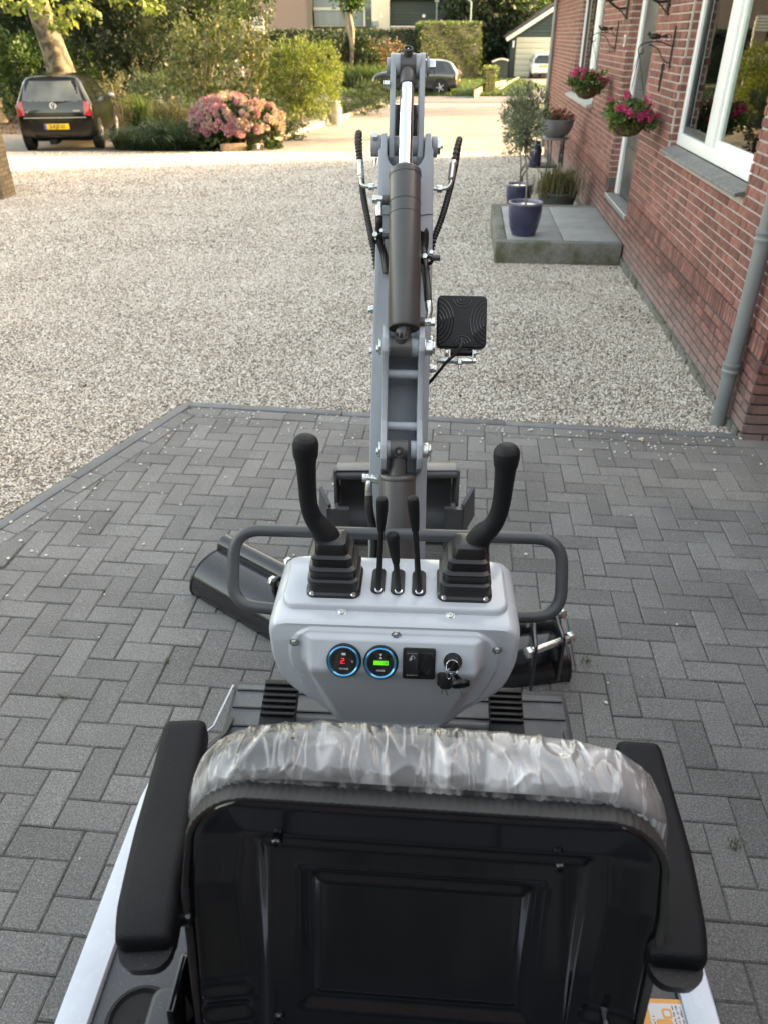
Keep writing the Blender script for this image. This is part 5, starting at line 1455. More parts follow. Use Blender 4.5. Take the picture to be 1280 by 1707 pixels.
# seat cushion below and seat pan
m = MM(); m.prism(rrect(.44, .36, .06), (0.01, .74, .90), (1, 0, 0), (0, 1, 0), (0, 0, 1), .07); m.build('seat_cushion', 'seat_vinyl', ex, bevel=.02, seg=4)
m = MM(); m.prism(rrect(.38, .40, .05), (0.01, .68, .865), (1, 0, 0), (0, 1, 0), (0, 0, 1), .035); m.build('seat_rail', 'black_plastic', ex, bevel=.006)
for s in (-1, 1):
    m = MM(); m.prism([(.35, .87), (.62, .87), (.60, .95), (.46, 1.10), (.40, 1.10)], (.02 + s * .232, 0, 0), (0, 1, 0), (0, 0, 1), (s, 0, 0), .008); hg = m.build('hinge_plate', 'black_gloss', seat, bevel=.002)
# armrests
def armrest(keys, piv, s):
    """keys: (px, py, half width px, zc, height m) from rear to front"""
    P = []
    for px, py, hwp, zc, hh in keys: P.append((MF.inverted() @ D(px, py, zc), hwp * zc / F_PX, hh))
    n = len(P); tt = np.linspace(0, n - 1, 40)
    C = spl([p[0] for p in P], 39 // (n - 1) + 1)
    rings = []; K = len(C)
    ax = (C[-1] - C[0]).normalized(); side = V((1, 0, 0)); side = (side - ax * side.dot(ax)).normalized(); up = side.cross(ax)
    if up.z < 0: up = -up
    for i, c in enumerate(C):
        t = i / (K - 1) * (n - 1); w = float(np.interp(t, range(n), [p[1] for p in P])); h = float(np.interp(t, range(n), [p[2] for p in P]))
        e = i / (K - 1); k = 1.0
        d0, d1 = e * (C[-1] - C[0]).length, (1 - e) * (C[-1] - C[0]).length
        for d in (d0, d1):
            if d < .016: k = min(k, math.sqrt(max(0, 1 - (1 - d / .016) ** 2)) * .55 + .45 if d > 0 else .45)
        cc = c - up * h * .5
        rings.append([cc + side * x * (1) + up * y for x, y in rrect(2 * w * (k * .5 + .5), h * k, min(w, h / 2) * .55 * k, 6)])
    m = MM(); m.rings(rings); a = m.build('armrest', 'arm_vinyl', ex, ang=50)
    q, e = C[0], piv
    m = MM(); r0 = MF.inverted() @ D(*piv[:3]); m.cyl(r0 - V((.022, 0, 0)), r0 + V((.016, 0, 0)), .0095, n=16); m.build('pivot_tube', 'black_gloss', a)
    m = MM(); rear = C[0] - up * .030 + ax * .020
    m.rings([[rear + side * x * .9 + ax * y - up * z for x, y in rrect(.062 * k, .075 * k, .022 * k, 5)] for z, k in ((-.01, 1.0), (.008, .95), (.018, .8), (.024, .55))]); m.build('lower_shell', 'black_plastic', a, ang=50)
    m = MM(); m.box(rear - ax * .022 - up * .012, (.016, .008, .012)); m.build('slot', 'dark_room', a, sm=False)
armrest([(236, 1572, 48, .765, .044), (245, 1500, 52, .795, .046), (268, 1380, 47, .865, .046), (293, 1270, 40, .93, .046), (309, 1192, 35, .98, .042)], (296, 1528, .815), -1)
armrest([(1134, 1602, 48, .775, .044), (1127, 1535, 52, .805, .046), (1107, 1415, 48, .875, .046), (1081, 1305, 42, .94, .046), (1064, 1228, 36, .985, .042)], (1075, 1560, .845), 1)

# ---- boom assembly, in a frame lying along the boom
O = D(667, 600, 1.70); Ub = (D(675.5, 250, 1.70) - D(662, 900, 1.72)).normalized(); Xb = V((1, 0, 0)); Xb = (Xb - Ub * Xb.dot(Ub)).normalized(); Nb = Xb.cross(Ub)
BF = Matrix((Xb, Ub, Nb)).transposed().to_4x4(); BF.translation = O
def B(px, py, n=0.0): return frame_at(BF, px, py, 2, n)
def BM(): return MB(BF)
def b2(px, py, n=0.0): q = B(px, py, n); return (q.x, q.y)
TB = .135
left = [(613, 1010), (617, 700), (623, 500), (630, 300), (631, 249), (635.5, 246), (636, 222), (645, 220.5), (645.5, 262), (650, 272), (658, 279), (666, 282)]
right = [(684, 282), (692, 279), (700, 273), (706.5, 262), (709, 222), (718, 221), (720, 247), (722, 250), (722, 300), (719, 500), (713, 700), (706, 1010)]
m = BM(); m.prism([b2(*p) for p in left + right][::-1], (0, 0, -TB), (1, 0, 0), (0, 1, 0), (0, 0, 1), TB)
boom = m.build('boom', 'boom_grey', ex, bevel=.0025, ang=50)
m = BM(); a, b = B(702, 358, .001), B(721, 356, .001); m.tube([a, (a + b) / 2 + V((0, .001, 0)), b], .0022, 6); a, b = B(632, 357, .001), B(650, 357, .001); m.tube([a, b], .0018, 6); m.build('weld_seam', 'boom_grey', boom)
pl = B(640, 243, -.045); pr = B(712, 243, -.045)
m = BM(); xl = B(618, 243, -.045).x; xr = B(722, 243, -.045).x
m.cyl((xl, pl.y, -.045), (B(637, 243, -.045).x, pl.y, -.045), .0235, n=32); m.cyl((xr - .004, pl.y, -.045), (B(728, 243, -.045).x, pl.y, -.045), .0225, n=32)
bs_ = m.build('pin_boss', 'boom_grey', boom, bevel=.002)
m = BM(); q = B(625, 229, -.02); hexbolt(m, q, (0, .4, 1), .0085, .008); q = B(625, 264, -.03); m.cyl(q, q + V((0, -.02, .0)), .006, .001, n=8); m.cyl((B(728, 243, -.045).x, pl.y, -.045), (B(733, 243, -.045).x, pl.y, -.045), .0175, n=6); m.cyl((B(733, 243, -.045).x, pl.y, -.045), (B(738, 243, -.045).x, pl.y, -.045), .004, n=8)
m.build('pin_bolt', 'zinc', boom)
# dipper arm: two cheeks up to the cylinder eye, then a box down to the bucket
def cheek(px, th):
    top = B(px, 110, -.03); lo = B(px, 246, -.045); xx0 = top.x
    pts = []
    for i in range(11): a = R(-10 + 200 * i / 10); pts.append((top.y + .024 * math.sin(a), -.028 + .028 * math.cos(a)))
    pts += [(lo.y + .02, -.075), (lo.y - .03, -.10), (lo.y - .055, -.06), (lo.y - .035, -.015), (lo.y + .02, -.004)]
    m = BM(); m.prism(pts, (xx0, 0, 0), (0, 1, 0), (0, 0, 1), (1, 0, 0), th); return m
m = cheek(650.5, .0125); dip = m.build('dipper_arm', 'boom_grey', ex, bevel=.002)
m = cheek(698.5, .0125); m.build('cheek_plate', 'boom_grey', dip, bevel=.002)
m = BM(); a, b = B(658, 168, -.085), B(701, 168, -.085); c = B(660, 275, -.1); m.bx(a.x, b.x, c.y, a.y, -.115, -.1); m.build('web_plate', 'black_gloss', dip, bevel=.002)
m = BM(); m.cyl((B(645, 246, -.045).x, pl.y, -.045), (B(707, 246, -.045).x, pl.y, -.045), .021, n=28); m.build('pivot_tube', 'boom_grey', dip)
pivot_w = BF @ V((0, pl.y, -.06)); BK = V((0.055, 2.93, .42))
m = MB(); dd = (BK - pivot_w); rot = Matrix((V((1, 0, 0)), V((1, 0, 0)).cross(dd.normalized()) * -1, dd.normalized())).transposed()
mid = pivot_w.lerp(BK, .5); m.box(mid, (.085, .11, dd.length * .96), rot); m.build('arm_box', 'boom_grey', dip, bevel=.004)
# top eye with its bushings, pin and grease cup
yt_ = B(678, 110, -.02).y; ZN = -.022
def bcyl(m, p0, p1, r, y=yt_, n=ZN, k=28, mi=0): m.cyl((B(p0, 0, n).x if False else xat(p0, y, n), y, n), (xat(p1, y, n), y, n), r, n=k, mi=mi)
def xat(px, y, n):
    # x in the boom frame of pixel column px at boom height y, depth n
    W_ = BF @ V((0, y, n)); pr_ = project(W_); return (BF.inverted() @ D(px, pr_[1], pr_[2])).x
for a_, b_ in ((658, 667), (692, 700)): m = BM(); bcyl(m, a_, b_, .0255); m.build('bushing', 'boom_grey', dip, bevel=.0015)
m = BM(); bcyl(m, 644, 651, .017); bcyl(m, 711, 714, .020); m.build('pin', 'boom_grey', dip, bevel=.001)
m = BM(); bcyl(m, 714, 725, .0165, k=6); q = V((xat(640, yt_ - .05, 0), yt_ - .052, 0)); m.cyl(q, q + V((.012, 0, 0)), .0085, n=6); m.build('pin_bolt', 'zinc', dip, bevel=.001)
# arm cylinder
cyl_lo, cyl_hi = B(673, 548, .098), B(675, 290, .052)
axc = (cyl_hi - cyl_lo).normalized()
eye_hi = V((xat(679, yt_, ZN), yt_, ZN))
m = BM(); rb = .0338
m.lathe([(.006, 0), (rb - .002, 0), (rb, .004), (rb, (cyl_hi - cyl_lo).length - .006), (rb - .0006, (cyl_hi - cyl_lo).length - .003)], cyl_lo, axc, n=48)
armc = m.build('arm_cylinder', 'cylinder_grey', ex, ang=40)
m = BM(); L_ = (cyl_hi - cyl_lo).length
m.lathe([(rb + .0008, L_ - .008), (rb + .0012, L_ - .004), (rb + .0008, L_ + .004), (rb - .004, L_ + .009), (.0165, L_ + .010)], cyl_lo, axc, n=48, caps=False); m.lathe([(rb + .0003, L_ * .72), (rb + .0009, L_ * .722), (rb + .0003, L_ * .724)], cyl_lo, axc, n=48, caps=False); m.lathe([(rb + .0003, L_ * .80), (rb + .0009, L_ * .802), (rb + .0003, L_ * .804)], cyl_lo, axc, n=48, caps=False)
m.build('end_cap', 'cylinder_grey', armc, ang=40)
rod_top = eye_hi + (cyl_hi - eye_hi).normalized() * .035
m = BM(); m.cyl(cyl_hi, rod_top, .0152, n=32); m.build('rod', 'chrome', armc)
m = BM(); dr = (cyl_hi - eye_hi).normalized(); m.lathe([(.020, .0), (.0185, .03), (.0178, .052), (.0158, .054)], eye_hi, dr, n=28)
m.cyl((xat(667, yt_, ZN), yt_, ZN), (xat(692, yt_, ZN), yt_, ZN), .0265, n=32)
gd = V((0, .55, .84)); m.lathe([(.0105, .02), (.0105, .040), (.0085, .040), (.0080, .030), (.001, .030)], eye_hi, gd, n=20)
m.build('rod_eye', 'cylinder_grey', armc, bevel=.0, ang=50)
m = BM(); m.lathe([(.003, .029), (.003, .036), (.0015, .039)], eye_hi, gd, n=10); m.build('grease_nipple', 'chrome', armc)
# bracket with both cylinder pins on the boom
BRN = .10
def bplate(pxs, th):
    pts = [(548, -.0), (540, .06), (548, .098), (562, .118), (585, .118), (600, .104), (640, .088), (700, .088), (725, .108), (742, .122), (765, .122), (782, .108), (790, .06), (790, 0)]
    P = []
    for py, n in pts: P.append((B(pxs, py, n).y, n))
    x = B(pxs, 650, .1).x
    m = BM(); m.prism(P, (x, 0, 0), (0, 1, 0), (0, 0, 1), (1, 0, 0), th); return m
m = bplate(637, .012); brk = m.build('pin_bracket', 'boom_grey', ex, bevel=.002, ang=50)
m = bplate(696, .012); m.build('bracket_plate', 'boom_grey', brk, bevel=.002, ang=50)
m = BM()
for py, r in ((624, .010), (711, .010)): q = B(665, py, .075); m.cyl((B(640, py, .075).x, q.y, .075), (B(697, py, .075).x, q.y, .075), r, n=16)
m.build('spacer_tube', 'boom_grey', brk)
def pinrow(py, n, tag_):
    q = B(668, py, n); y = q.y
    for a_, b_ in ((638, 652), (684, 700)): m = BM(); m.cyl((xat(a_, y, n), y, n), (xat(b_, y, n), y, n), .020, n=28); m.build('bushing', 'boom_grey', brk, bevel=.001)
    m = BM(); m.cyl((xat(631, y, n), y, n), (xat(636, y, n), y, n), .017, n=28); m.cyl((xat(627, y - .012, n), y - .004, n), (xat(631, y, n), y - .004, n), .008, n=6)
    a_, b_ = (708, 720) if tag_ else (703, 713)
    m.cyl((xat(a_ - 4, y, n), y, n), (xat(a_, y, n), y, n), .0215, n=28); m.cyl((xat(a_, y, n), y, n), (xat(b_, y, n), y, n), .0165, n=6); m.cyl((xat(b_, y, n), y, n), (xat(b_ + 4, y, n), y, n), .013, n=16)
    m.build('pin_bolt', 'zinc', brk, bevel=.001)
    return V((xat(668 if tag_ else 664.5, y, n), y, n))
e1_ = pinrow(579, .088, 1); e2_ = pinrow(750, .094, 0)
# lower lug of the arm cylinder
m = BM(); m.cyl(e1_ - V((.0215, 0, 0)), e1_ + V((.0215, 0, 0)), .0235, n=32)
lt = cyl_lo.lerp(cyl_hi, .02); m.tube([lt + axc * .02, lt - axc * .002, e1_ + V((0, .006, .004))], [.016, .017, .018], 8)
gn = V((0, .62, .78)); m.lathe([(.0135, .018), (.0135, .033), (.0108, .033), (.0098, .024), (.001, .024)], e1_, gn, n=24); m.build('cylinder_lug', 'cylinder_grey', armc, ang=50)
m = BM(); m.lathe([(.0042, .023), (.0036, .031), (.0026, .034), (.0026, .037)], e1_, gn, n=10); m.build('grease_nipple', 'chrome', armc)
# boom cylinder
bc_hi, bc_lo = B(662.5, 790, .088), B(661, 1010, .03); axb = (bc_hi - bc_lo).normalized(); Lb = (bc_hi - bc_lo).length; rc = .0385
m = BM(); m.lathe([(rc, -.1), (rc, Lb - .006), (rc - .002, Lb - .002), (rc - .004, Lb), (.02, Lb), (.001, Lb - .004)], bc_lo, axb, n=48); m.lathe([(rc + .0006, Lb - .010), (rc + .0012, Lb - .007), (rc + .0004, Lb - .004)], bc_lo, axb, n=48, caps=False)
bcy = m.build('boom_cylinder', 'cylinder_grey', ex, ang=40)
m = BM(); m.cyl(e2_ - V((.018, 0, 0)), e2_ + V((.018, 0, 0)), .0225, n=32); m.tube([bc_hi - axb * .01, bc_hi.lerp(e2_, .5), e2_ + V((0, .012, .0))], [.020, .018, .017], 8)
g3 = V((0, -.25, .97)); m.lathe([(.0115, .018), (.0115, .026), (.0093, .026), (.0085, .020), (.001, .020)], e2_, g3, n=24); m.build('cylinder_lug', 'cylinder_grey', bcy, ang=50)
m = BM(); m.lathe([(.004, .019), (.0035, .025), (.0022, .028)], e2_, g3, n=10); m.build('grease_nipple', 'brass', bcy)
# hoses and fittings
def hose(pts, r, mname, ribs=False, n=10, nm='hose', step_=None):
    P = spl(pts, 10)
    if ribs:
        fine = []; 
        for a, b in zip(P, P[1:]):
            k = max(1, int((b - a).length / .0016))
            for i in range(k): fine.append(a.lerp(b, i / k))
        rr = [r * (1.0 if (i // 2) % 2 else .70) for i in range(len(fine))]; P = fine
    else: rr = r
    m = BM(); m.tube(P, rr, n); return m.build(nm, mname, ex, ang=80 if ribs else 60, sm=True)
hr = .0078
hl = hose([B(600, 268, -.075), B(597, 240, -.08), B(597, 226, -.09), B(598.5, 222, -.105), B(599, 228, -.12), B(600, 262, -.12), B(605, 320, -.11), B(614, 370, -.09), B(623, 415, -.07), B(628, 450, -.08)], hr, 'hose_black', True)
m = BM(); m.tube([B(600, 268, -.075), B(600, 272, -.075), B(600.5, 273, -.075), B(601, 293, -.075), B(601.5, 294, -.075), B(602, 298, -.075)], [.0085, .0085, .0078, .0080, .0066, .0064], 16); m.tube(spl([B(601.5, 296, -.075), B(602, 304, -.075), B(606, 310, -.075), B(614, 311, -.075), B(632, 312, -.075)], 5), .0042, 10)
a = B(615, 311.5, -.075); b = B(624, 311.5, -.075); m.cyl(a, b, .0082, n=6); m.build('hose_fitting', 'zinc', hl, bevel=.0005)
hrr = hose([B(756, 270, -.075), B(760, 250, -.08), B(764, 236, -.09), B(765, 233, -.105), B(764, 238, -.12), B(758, 275, -.115), B(748, 320, -.10), B(735, 365, -.08), B(722, 400, -.07), B(716, 430, -.09)], hr, 'hose_black', True)
m = BM(); m.tube([B(755.5, 268, -.075), B(754.5, 274, -.075), B(754, 275, -.075), B(751.5, 296, -.075), B(751, 300, -.075)], [.0085, .0085, .0078, .0082, .0066], 16); m.tube(spl([B(751.5, 298, -.075), B(750, 306, -.075), B(744, 313, -.075), B(735, 315, -.075), B(720, 315, -.075)], 5), .0042, 10)
a = B(727, 315, -.075); b = B(736, 315, -.075); m.cyl(a, b, .0088, n=6); m.build('hose_fitting', 'zinc', hrr, bevel=.0005)
# banjo fittings on the cylinders
def banjo(port_a, port_b, n, drop_to, hose_pts, nut_px, side):
    q = B(*port_a, n); q2 = B(*port_b, n)
    m = BM(); m.cyl(q, q2, .0105, n=20); m.build('port_boss', 'cylinder_grey', armc, bevel=.001)
    m = BM(); c = q + (q - q2).normalized() * .004; d = (q - q2).normalized()
    m.cyl(q, q + d * .013, .0088, n=20); m.cyl(q + d * .013, q + d * .022, .0092, n=6)
    f = B(*drop_to[0], n); f2 = B(*drop_to[1], n); m.tube([q + d * .006, f, f.lerp(f2, .3), f2], [.0055, .0072, .0082, .0085], 14); m.build('banjo_fitting', 'zinc', armc, bevel=.0003)
    m = BM(); m.tube(spl([f2] + [B(a, b, nn__) for a, b, nn__ in hose_pts], 8), .0082, 14); return m.build('hose', 'hose_black', ex, ang=60)
banjo((638, 333), (652, 334), .05, ((632, 345), (632, 361)), [(632, 372, .045), (632, 385, .03), (634, 405, .02), (640, 425, .012), (645, 455, .01)], None, -1)
banjo((707, 537), (697, 537), .075, ((715, 520), (713, 502)), [(712, 490, .07), (710, 465, .05), (707, 440, .03), (703, 410, .01), (700, 395, .0)], None, 1)
m = BM(); m.tube(spl([B(702, 402, .012), B(706, 386, .02), B(706, 405, .012), B(704, 425, .01), B(708, 450, .02)], 6), .0105, 12); m.build('hose', 'hose_black', ex, ang=60)
def clampb(px, py, n):
    q = B(px, py, n); m = BM(); m.tube([q + V((.012 * math.cos(a), .004 * math.sin(a * 1), .012 * math.sin(a))) for a in [i * .5 for i in range(13)]], .004, 6); c = m.build('hose_clamp', 'hose_black', ex)
    m = BM(); hexbolt(m, q + V((-.006, .003, .012)), (0, .2, 1), .006, .007); hexbolt(m, q + V((.008, .012, .012)), (0, .2, 1), .0052, .006); m.build('clamp_bolt', 'zinc', c, bevel=.0005)
    m = BM(); m.cyl(q + V((.01, .004, .006)), q + V((.028, .004, .006)), .0065, n=12); m.build('clamp_stud', 'cylinder_grey', c)
clampb(630, 398, .03); clampb(711, 434, .045)
m = BM(); q = B(618, 797, .06); q2 = B(632, 800, .06); m.cyl(q2, q, .0095, n=16); m.cyl(q, q + V((-.010, 0, 0)), .0085, n=16); m.cyl(q + V((-.010, 0, 0)), q + V((-.018, 0, 0)), .009, n=6); m.tube([q - V((.004, 0, 0)), B(615, 806, .06), B(615, 826, .055)], [.006, .0075, .0085], 12); m.build('banjo_fitting', 'zinc', bcy, bevel=.0004)
m = BM(); m.tube(spl([B(615, 826, .055), B(616, 850, .05), B(621, 875, .03), B(624, 905, .02), B(623, 930, .01)], 6), .0088, 12); m.build('hose', 'hose_black', ex, ang=60)
for px, py in ((618, 516), (722, 615), (620, 585), (623, 714), (716, 565)):
    q = B(px, py, -.03); s = -1 if px < 665 else 1; m = BM(); m.cyl(q, q + V((s * .006, 0, 0)), .0072, n=6); m.cyl(q - V((s * .012, 0, 0)), q, .009, n=16); m.build('side_bolt', 'zinc', boom, bevel=.0005)
# work lamp
m = BM(); LN = -.03; c1, c2, c3, c4_ = B(728, 492, LN), B(811, 492, LN), B(728, 579, LN), B(811, 579, LN)
lc = (c1 + c4_) / 2; lw, lh = (c2 - c1).length, (c1 - c3).length
m.prism(rrect(lw, lh, .011, 6), (lc.x, lc.y, LN - .028), (1, 0, 0), (0, 1, 0), (0, 0, 1), .026); lamp = m.build('work_lamp', 'black_plastic', ex, bevel=.003, seg=3)
m = BM()
for cx_, a0, a1 in ((-1, -80, 80), (1, 100, 260)):
    for rr_ in (.012, .019, .026, .033, .040):
        pts = []
        for i in range(25):
            a = R(a0 + (a1 - a0) * i / 24); x_ = cx_ * (lw / 2 + .003) + rr_ * 1.0 * math.cos(a); y_ = rr_ * 1.35 * math.sin(a)
            if abs(x_) < lw / 2 - .002 and abs(y_) < lh / 2 - .003: pts.append(V((lc.x + x_, lc.y + y_, LN - .0015)))
        if len(pts) > 2: m.tube(pts, .0011, 5)
for s in (-1, 1):
    for rr_ in (.006, .012, .019): m.tube([V((lc.x + rr_ * math.cos(a) * 1.1, lc.y + s * (lh / 2 - .008) - s * rr_ * math.sin(a), LN - .0015)) for a in [math.pi * i / 14 for i in range(15)]], .0010, 5)
m.build('cooling_fin', 'black_gloss', lamp)
m = BM(); a, b = B(745, 592, LN - .01), B(797, 592, LN - .01); m.cyl(B(750, 588, LN - .012), B(786, 588, LN - .012), .0078, n=16); q = B(768, 583, LN - .012); m.box((q.x, q.y, LN - .014), (.028, .014, .016)); m.build('lamp_foot', 'black_plastic', lamp)
m = BM(); m.tube([B(727, 601, LN + .0), B(745, 602, LN), B(792, 602, LN)], .0028, 4, sx=2.2); m.cyl(B(741, 588, LN - .012), B(745, 588, LN - .012), .0095, n=14); m.cyl(B(788, 588, LN - .012), B(792, 588, LN - .012), .0085, n=6); m.cyl(B(792, 588, LN - .012), B(796, 588, LN - .012), .0045, n=10)
q = B(765, 602, LN); m.cyl(q + V((0, .003, 0)), q - V((0, .008, 0)), .0075, n=6); m.cyl(q - V((0, .008, 0)), q - V((0, .019, 0)), .0035, n=10)
for px in (748, 787): a = B(px, 584, LN - .006); b = B(px, 603, LN); m.box(((a.x), (a.y + b.y) / 2, LN - .006), (.002, abs(a.y - b.y), .02))
m.build('lamp_bracket', 'zinc', lamp, bevel=.0004)
m = BM(); m.tube(spl([B(768, 566, LN + .002), B(766, 578, LN + .014), B(756, 592, LN + .012), B(745, 602, LN + .01), B(730, 620, LN + .0), B(716, 637, LN - .02), B(705, 645, LN - .04)], 6), .0036, 8); m.build('lamp_cable', 'hose_black', lamp)
# swing foot of the boom
m = MB(); ft = BF @ V((0, B(660, 1010).y, -TB / 2)); m.tube([ft, V((ft.x - .005, ft.y - .03, .62)), V((ft.x - .01, ft.y + .0, .40))], [.075, .085, .08], 12); m.build('boom_foot', 'boom_grey', ex)

# ---- the bucket on the arm: open side towards us, standing on the paving
BYk = 2.86
def K(px, py, y=BYk): return atY(px, py, y)
m = MB(); tl, trr = K(560, 786), K(762, 786); bl_, brr = K(553, 905), K(770, 905)
zt_, zb_ = tl.z, .02; xL, xR = tl.x + .003, trr.x - .003
prof = []  # inside curve of the bucket in (y, z), mouth towards the camera
for i in range(13): a = R(100 - 190 * i / 12); prof.append((BYk + .03 + .16 * math.cos(a) * 1.1, (zt_ + zb_) / 2 + (zt_ - zb_) / 2 * math.sin(a)))
rows = [[V((x, y, z)) for y, z in prof] for x in (xL, xR)]
o2 = [(y + .010 * math.cos(R(100 - 190 * i / 12)), z + .010 * math.sin(R(100 - 190 * i / 12))) for i, (y, z) in enumerate(prof)]
m.rings(rows, caps=False, closed=False); m.rings([[V((x, y, z)) for y, z in o2] for x in (xL, xR)], caps=False, closed=False)
bucket = m.build('bucket', 'bucket_grey', ex, ang=60)
m = MB(); m.cyl((xL - .004, BYk + .005, zt_ - .022), (xR + .004, BYk + .005, zt_ - .016), .019, n=24); m.build('lip_tube', 'bucket_grey', bucket)
for x, s in ((xL, -1), (xR, 1)):
    m = MB(); m.prism([(BYk - .045, zb_ + .02), (BYk - .03, zt_ * .55), (BYk - .02, zt_ + .012), (BYk + .03, zt_ + .014), (BYk + .16, zt_ - .06), (BYk + .21, .2), (BYk + .15, .05), (BYk + .03, .012)], (x, 0, 0), (0, 1, 0), (0, 0, 1), (s, 0, 0), .012); m.build('side_plate', 'bucket_grey', bucket, bevel=.002)
for (x0, x1, xo0, xo1, s) in ((545, 582, 532, 552, -1), (741, 771, 768, 792, 1)):
    a, b, c = K(x0, 849, BYk - .11), K(x1, 849, BYk - .11), K(x1, 884, BYk - .11)
    m = MB(); m.bx(a.x, b.x, BYk - .115, BYk - .105, .10, a.z); m.bx(a.x, b.x, BYk - .115, BYk - .085, a.z - .012, a.z); m.build('side_lug', 'bucket_grey', bucket, bevel=.002)
    a, b = K(xo0, 822, BYk - .06), K(xo1, 822, BYk - .06); ztop = K(780, 822, BYk - .06).z
    m = MB(); xa, xb = (a.x, b.x) if s > 0 else (b.x, a.x)
    m.add([(xa, BYk - .09, .14), (xa, BYk - .09, ztop - .035), (xb - s * .01, BYk - .0, ztop), (xb, BYk + .02, .18)], [(0, 1, 2, 3)]); m.add([(xa + s * .012, BYk - .10, .14), (xa + s * .012, BYk - .10, ztop - .035), (xb + s * .002, BYk - .01, ztop), (xb + s * .012, BYk + .01, .18)], [(0, 1, 2, 3)])
    m.add([(xa, BYk - .09, .14), (xa, BYk - .09, ztop - .035), (xb - s * .01, BYk - .0, ztop), (xb, BYk + .02, .18), (xa + s * .012, BYk - .10, .14), (xa + s * .012, BYk - .10, ztop - .035), (xb + s * .002, BYk - .01, ztop), (xb + s * .012, BYk + .01, .18)], [(0, 1, 5, 4), (1, 2, 6, 5), (2, 3, 7, 6), (3, 0, 4, 7)])
    m.build('side_cutter', 'bucket_grey', bucket)
    q = K(756 if s > 0 else 560, 843, BYk - .03); m = MB(); m.cyl(q, q - V((s * .012, .004, 0)), .014, n=6); m.build('cutter_bolt', 'zinc', bucket)

# ---- spare buckets lying on the paving
def lying_bucket(name, label, o, yaw, L, r, tubes, holes, m_='bucket_black'):
    """half drum lying mouth down: axis along local x, ears on top at the middle"""
    F_ = Matrix.Translation(o) @ Matrix.Rotation(yaw, 4, 'Z'); t = thing(name, label, 'bucket', o)
    prof = [(r * 1.0, 0.0), (r * 1.05, r * .35), (r * .86, r * .84), (r * .45, r * 1.18), (-r * .10, r * 1.30), (-r * .62, r * 1.28)]
    prof2 = [(p.x, p.y) for p in spl([(a, b, 0) for a, b in prof], 5)]
    m = MB(F_); rows = [[V((x, -y, z)) for y, z in prof2] for x in (-L / 2, L / 2)]; m.rings(rows, caps=False, closed=False)
    m.rings([[V((x, -y * .94, z - .012)) for y, z in prof2] for x in (-L / 2, L / 2)], caps=False, closed=False); m.build('shell', m_, t, ang=30)
    for s in (-1, 1):
        m = MB(F_); m.prism([(-y * 1.03, z * 1.02) for y, z in prof2] + [(r * .8, 0.012)], (s * L / 2, 0, 0), (0, 1, 0), (0, 0, 1), (s, 0, 0), .010); m.build('side_plate', m_, t, bevel=.002)
    m = MB(F_); m.cyl((-L / 2 - .012, r * .84, r * 1.30), (L / 2 + .012, r * .84, r * 1.30), .044, n=24); m.build('lip_tube', m_, t)
    return t, F_
lb0 = G(330, 1005); 
# left spare: long drum running from (320,960) towards the console
pA, pB = G(327, 990), G(560, 1128)
dirx = (pB - pA).normalized(); yaw = math.atan2(dirx.y, dirx.x); L = .80
ctr = pA + dirx * (L / 2) + V((-dirx.y, dirx.x, 0)) * .10
t, F_ = lying_bucket('spare_bucket', 'wide black grading bucket lying on the paving left of the machine', V((ctr.x, ctr.y, 0)), yaw, L, .112, 1, 1)
eq = F_.inverted() @ (lambda d: EYE + d * ((CAM_H - .27) / -d[2]))(ray(447, 955)); ex0 = eq.x
for x in (ex0, ex0 + .17):
    m = MB(F_); m.prism([(-.03, .12), (.13, .12), (.13, .19), (.105, .255), (.075, .27), (.045, .25), (.02, .21), (-.005, .235), (-.035, .225), (-.04, .18)], (x, 0, 0), (0, 1, 0), (0, 0, 1), (1, 0, 0), .016); m.build('ear', 'bucket_black', t, bevel=.002)
for y, z in ((.075, .24), (-.012, .20)):
    m = MB(F_); m.cyl((ex0 - .012, y, z), (ex0 + .20, y, z), .0125, n=20); m.cyl((ex0 - .028, y, z), (ex0 - .012, y, z), .021, n=6); m.cyl((ex0 + .20, y, z), (ex0 + .216, y, z), .021, n=6); m.build('pin', 'zinc', t, bevel=.001)
# right spare: narrower bucket, ears and pins up
c0 = G(898, 1120); c0.z = 0
yaw2 = R(9)
t2, F2 = lying_bucket('spare_bucket', 'narrow black digging bucket with two bright bolts on the paving right of the console', V((c0.x - .10, c0.y + .02, 0)), yaw2, .36, .10, 1, 1)
M2 = F2.inverted()
def on_plane_w(px, py, z): d = ray(px, py); t_ = (CAM_H - z) / -d[2]; return EYE + d * t_
bolts = [((880, 1088), (950, 1063), .26), ((880, 1037), (936, 1022), .26)]
ends = []
for (a, b, z) in bolts:
    A_, B_ = on_plane_w(*a, z), on_plane_w(*b, z); ends.append((A_, B_)); dx = (B_ - A_).normalized()
    m = MB(); m.cyl(A_ + dx * .012, B_ - dx * .012, .0125, n=20); m.cyl(A_ - dx * .008, A_ + dx * .012, .0205, n=6, rot0=.3); m.cyl(B_ - dx * .012, B_ + dx * .010, .0205, n=6); m.build('pin', 'zinc', t2, bevel=.001)
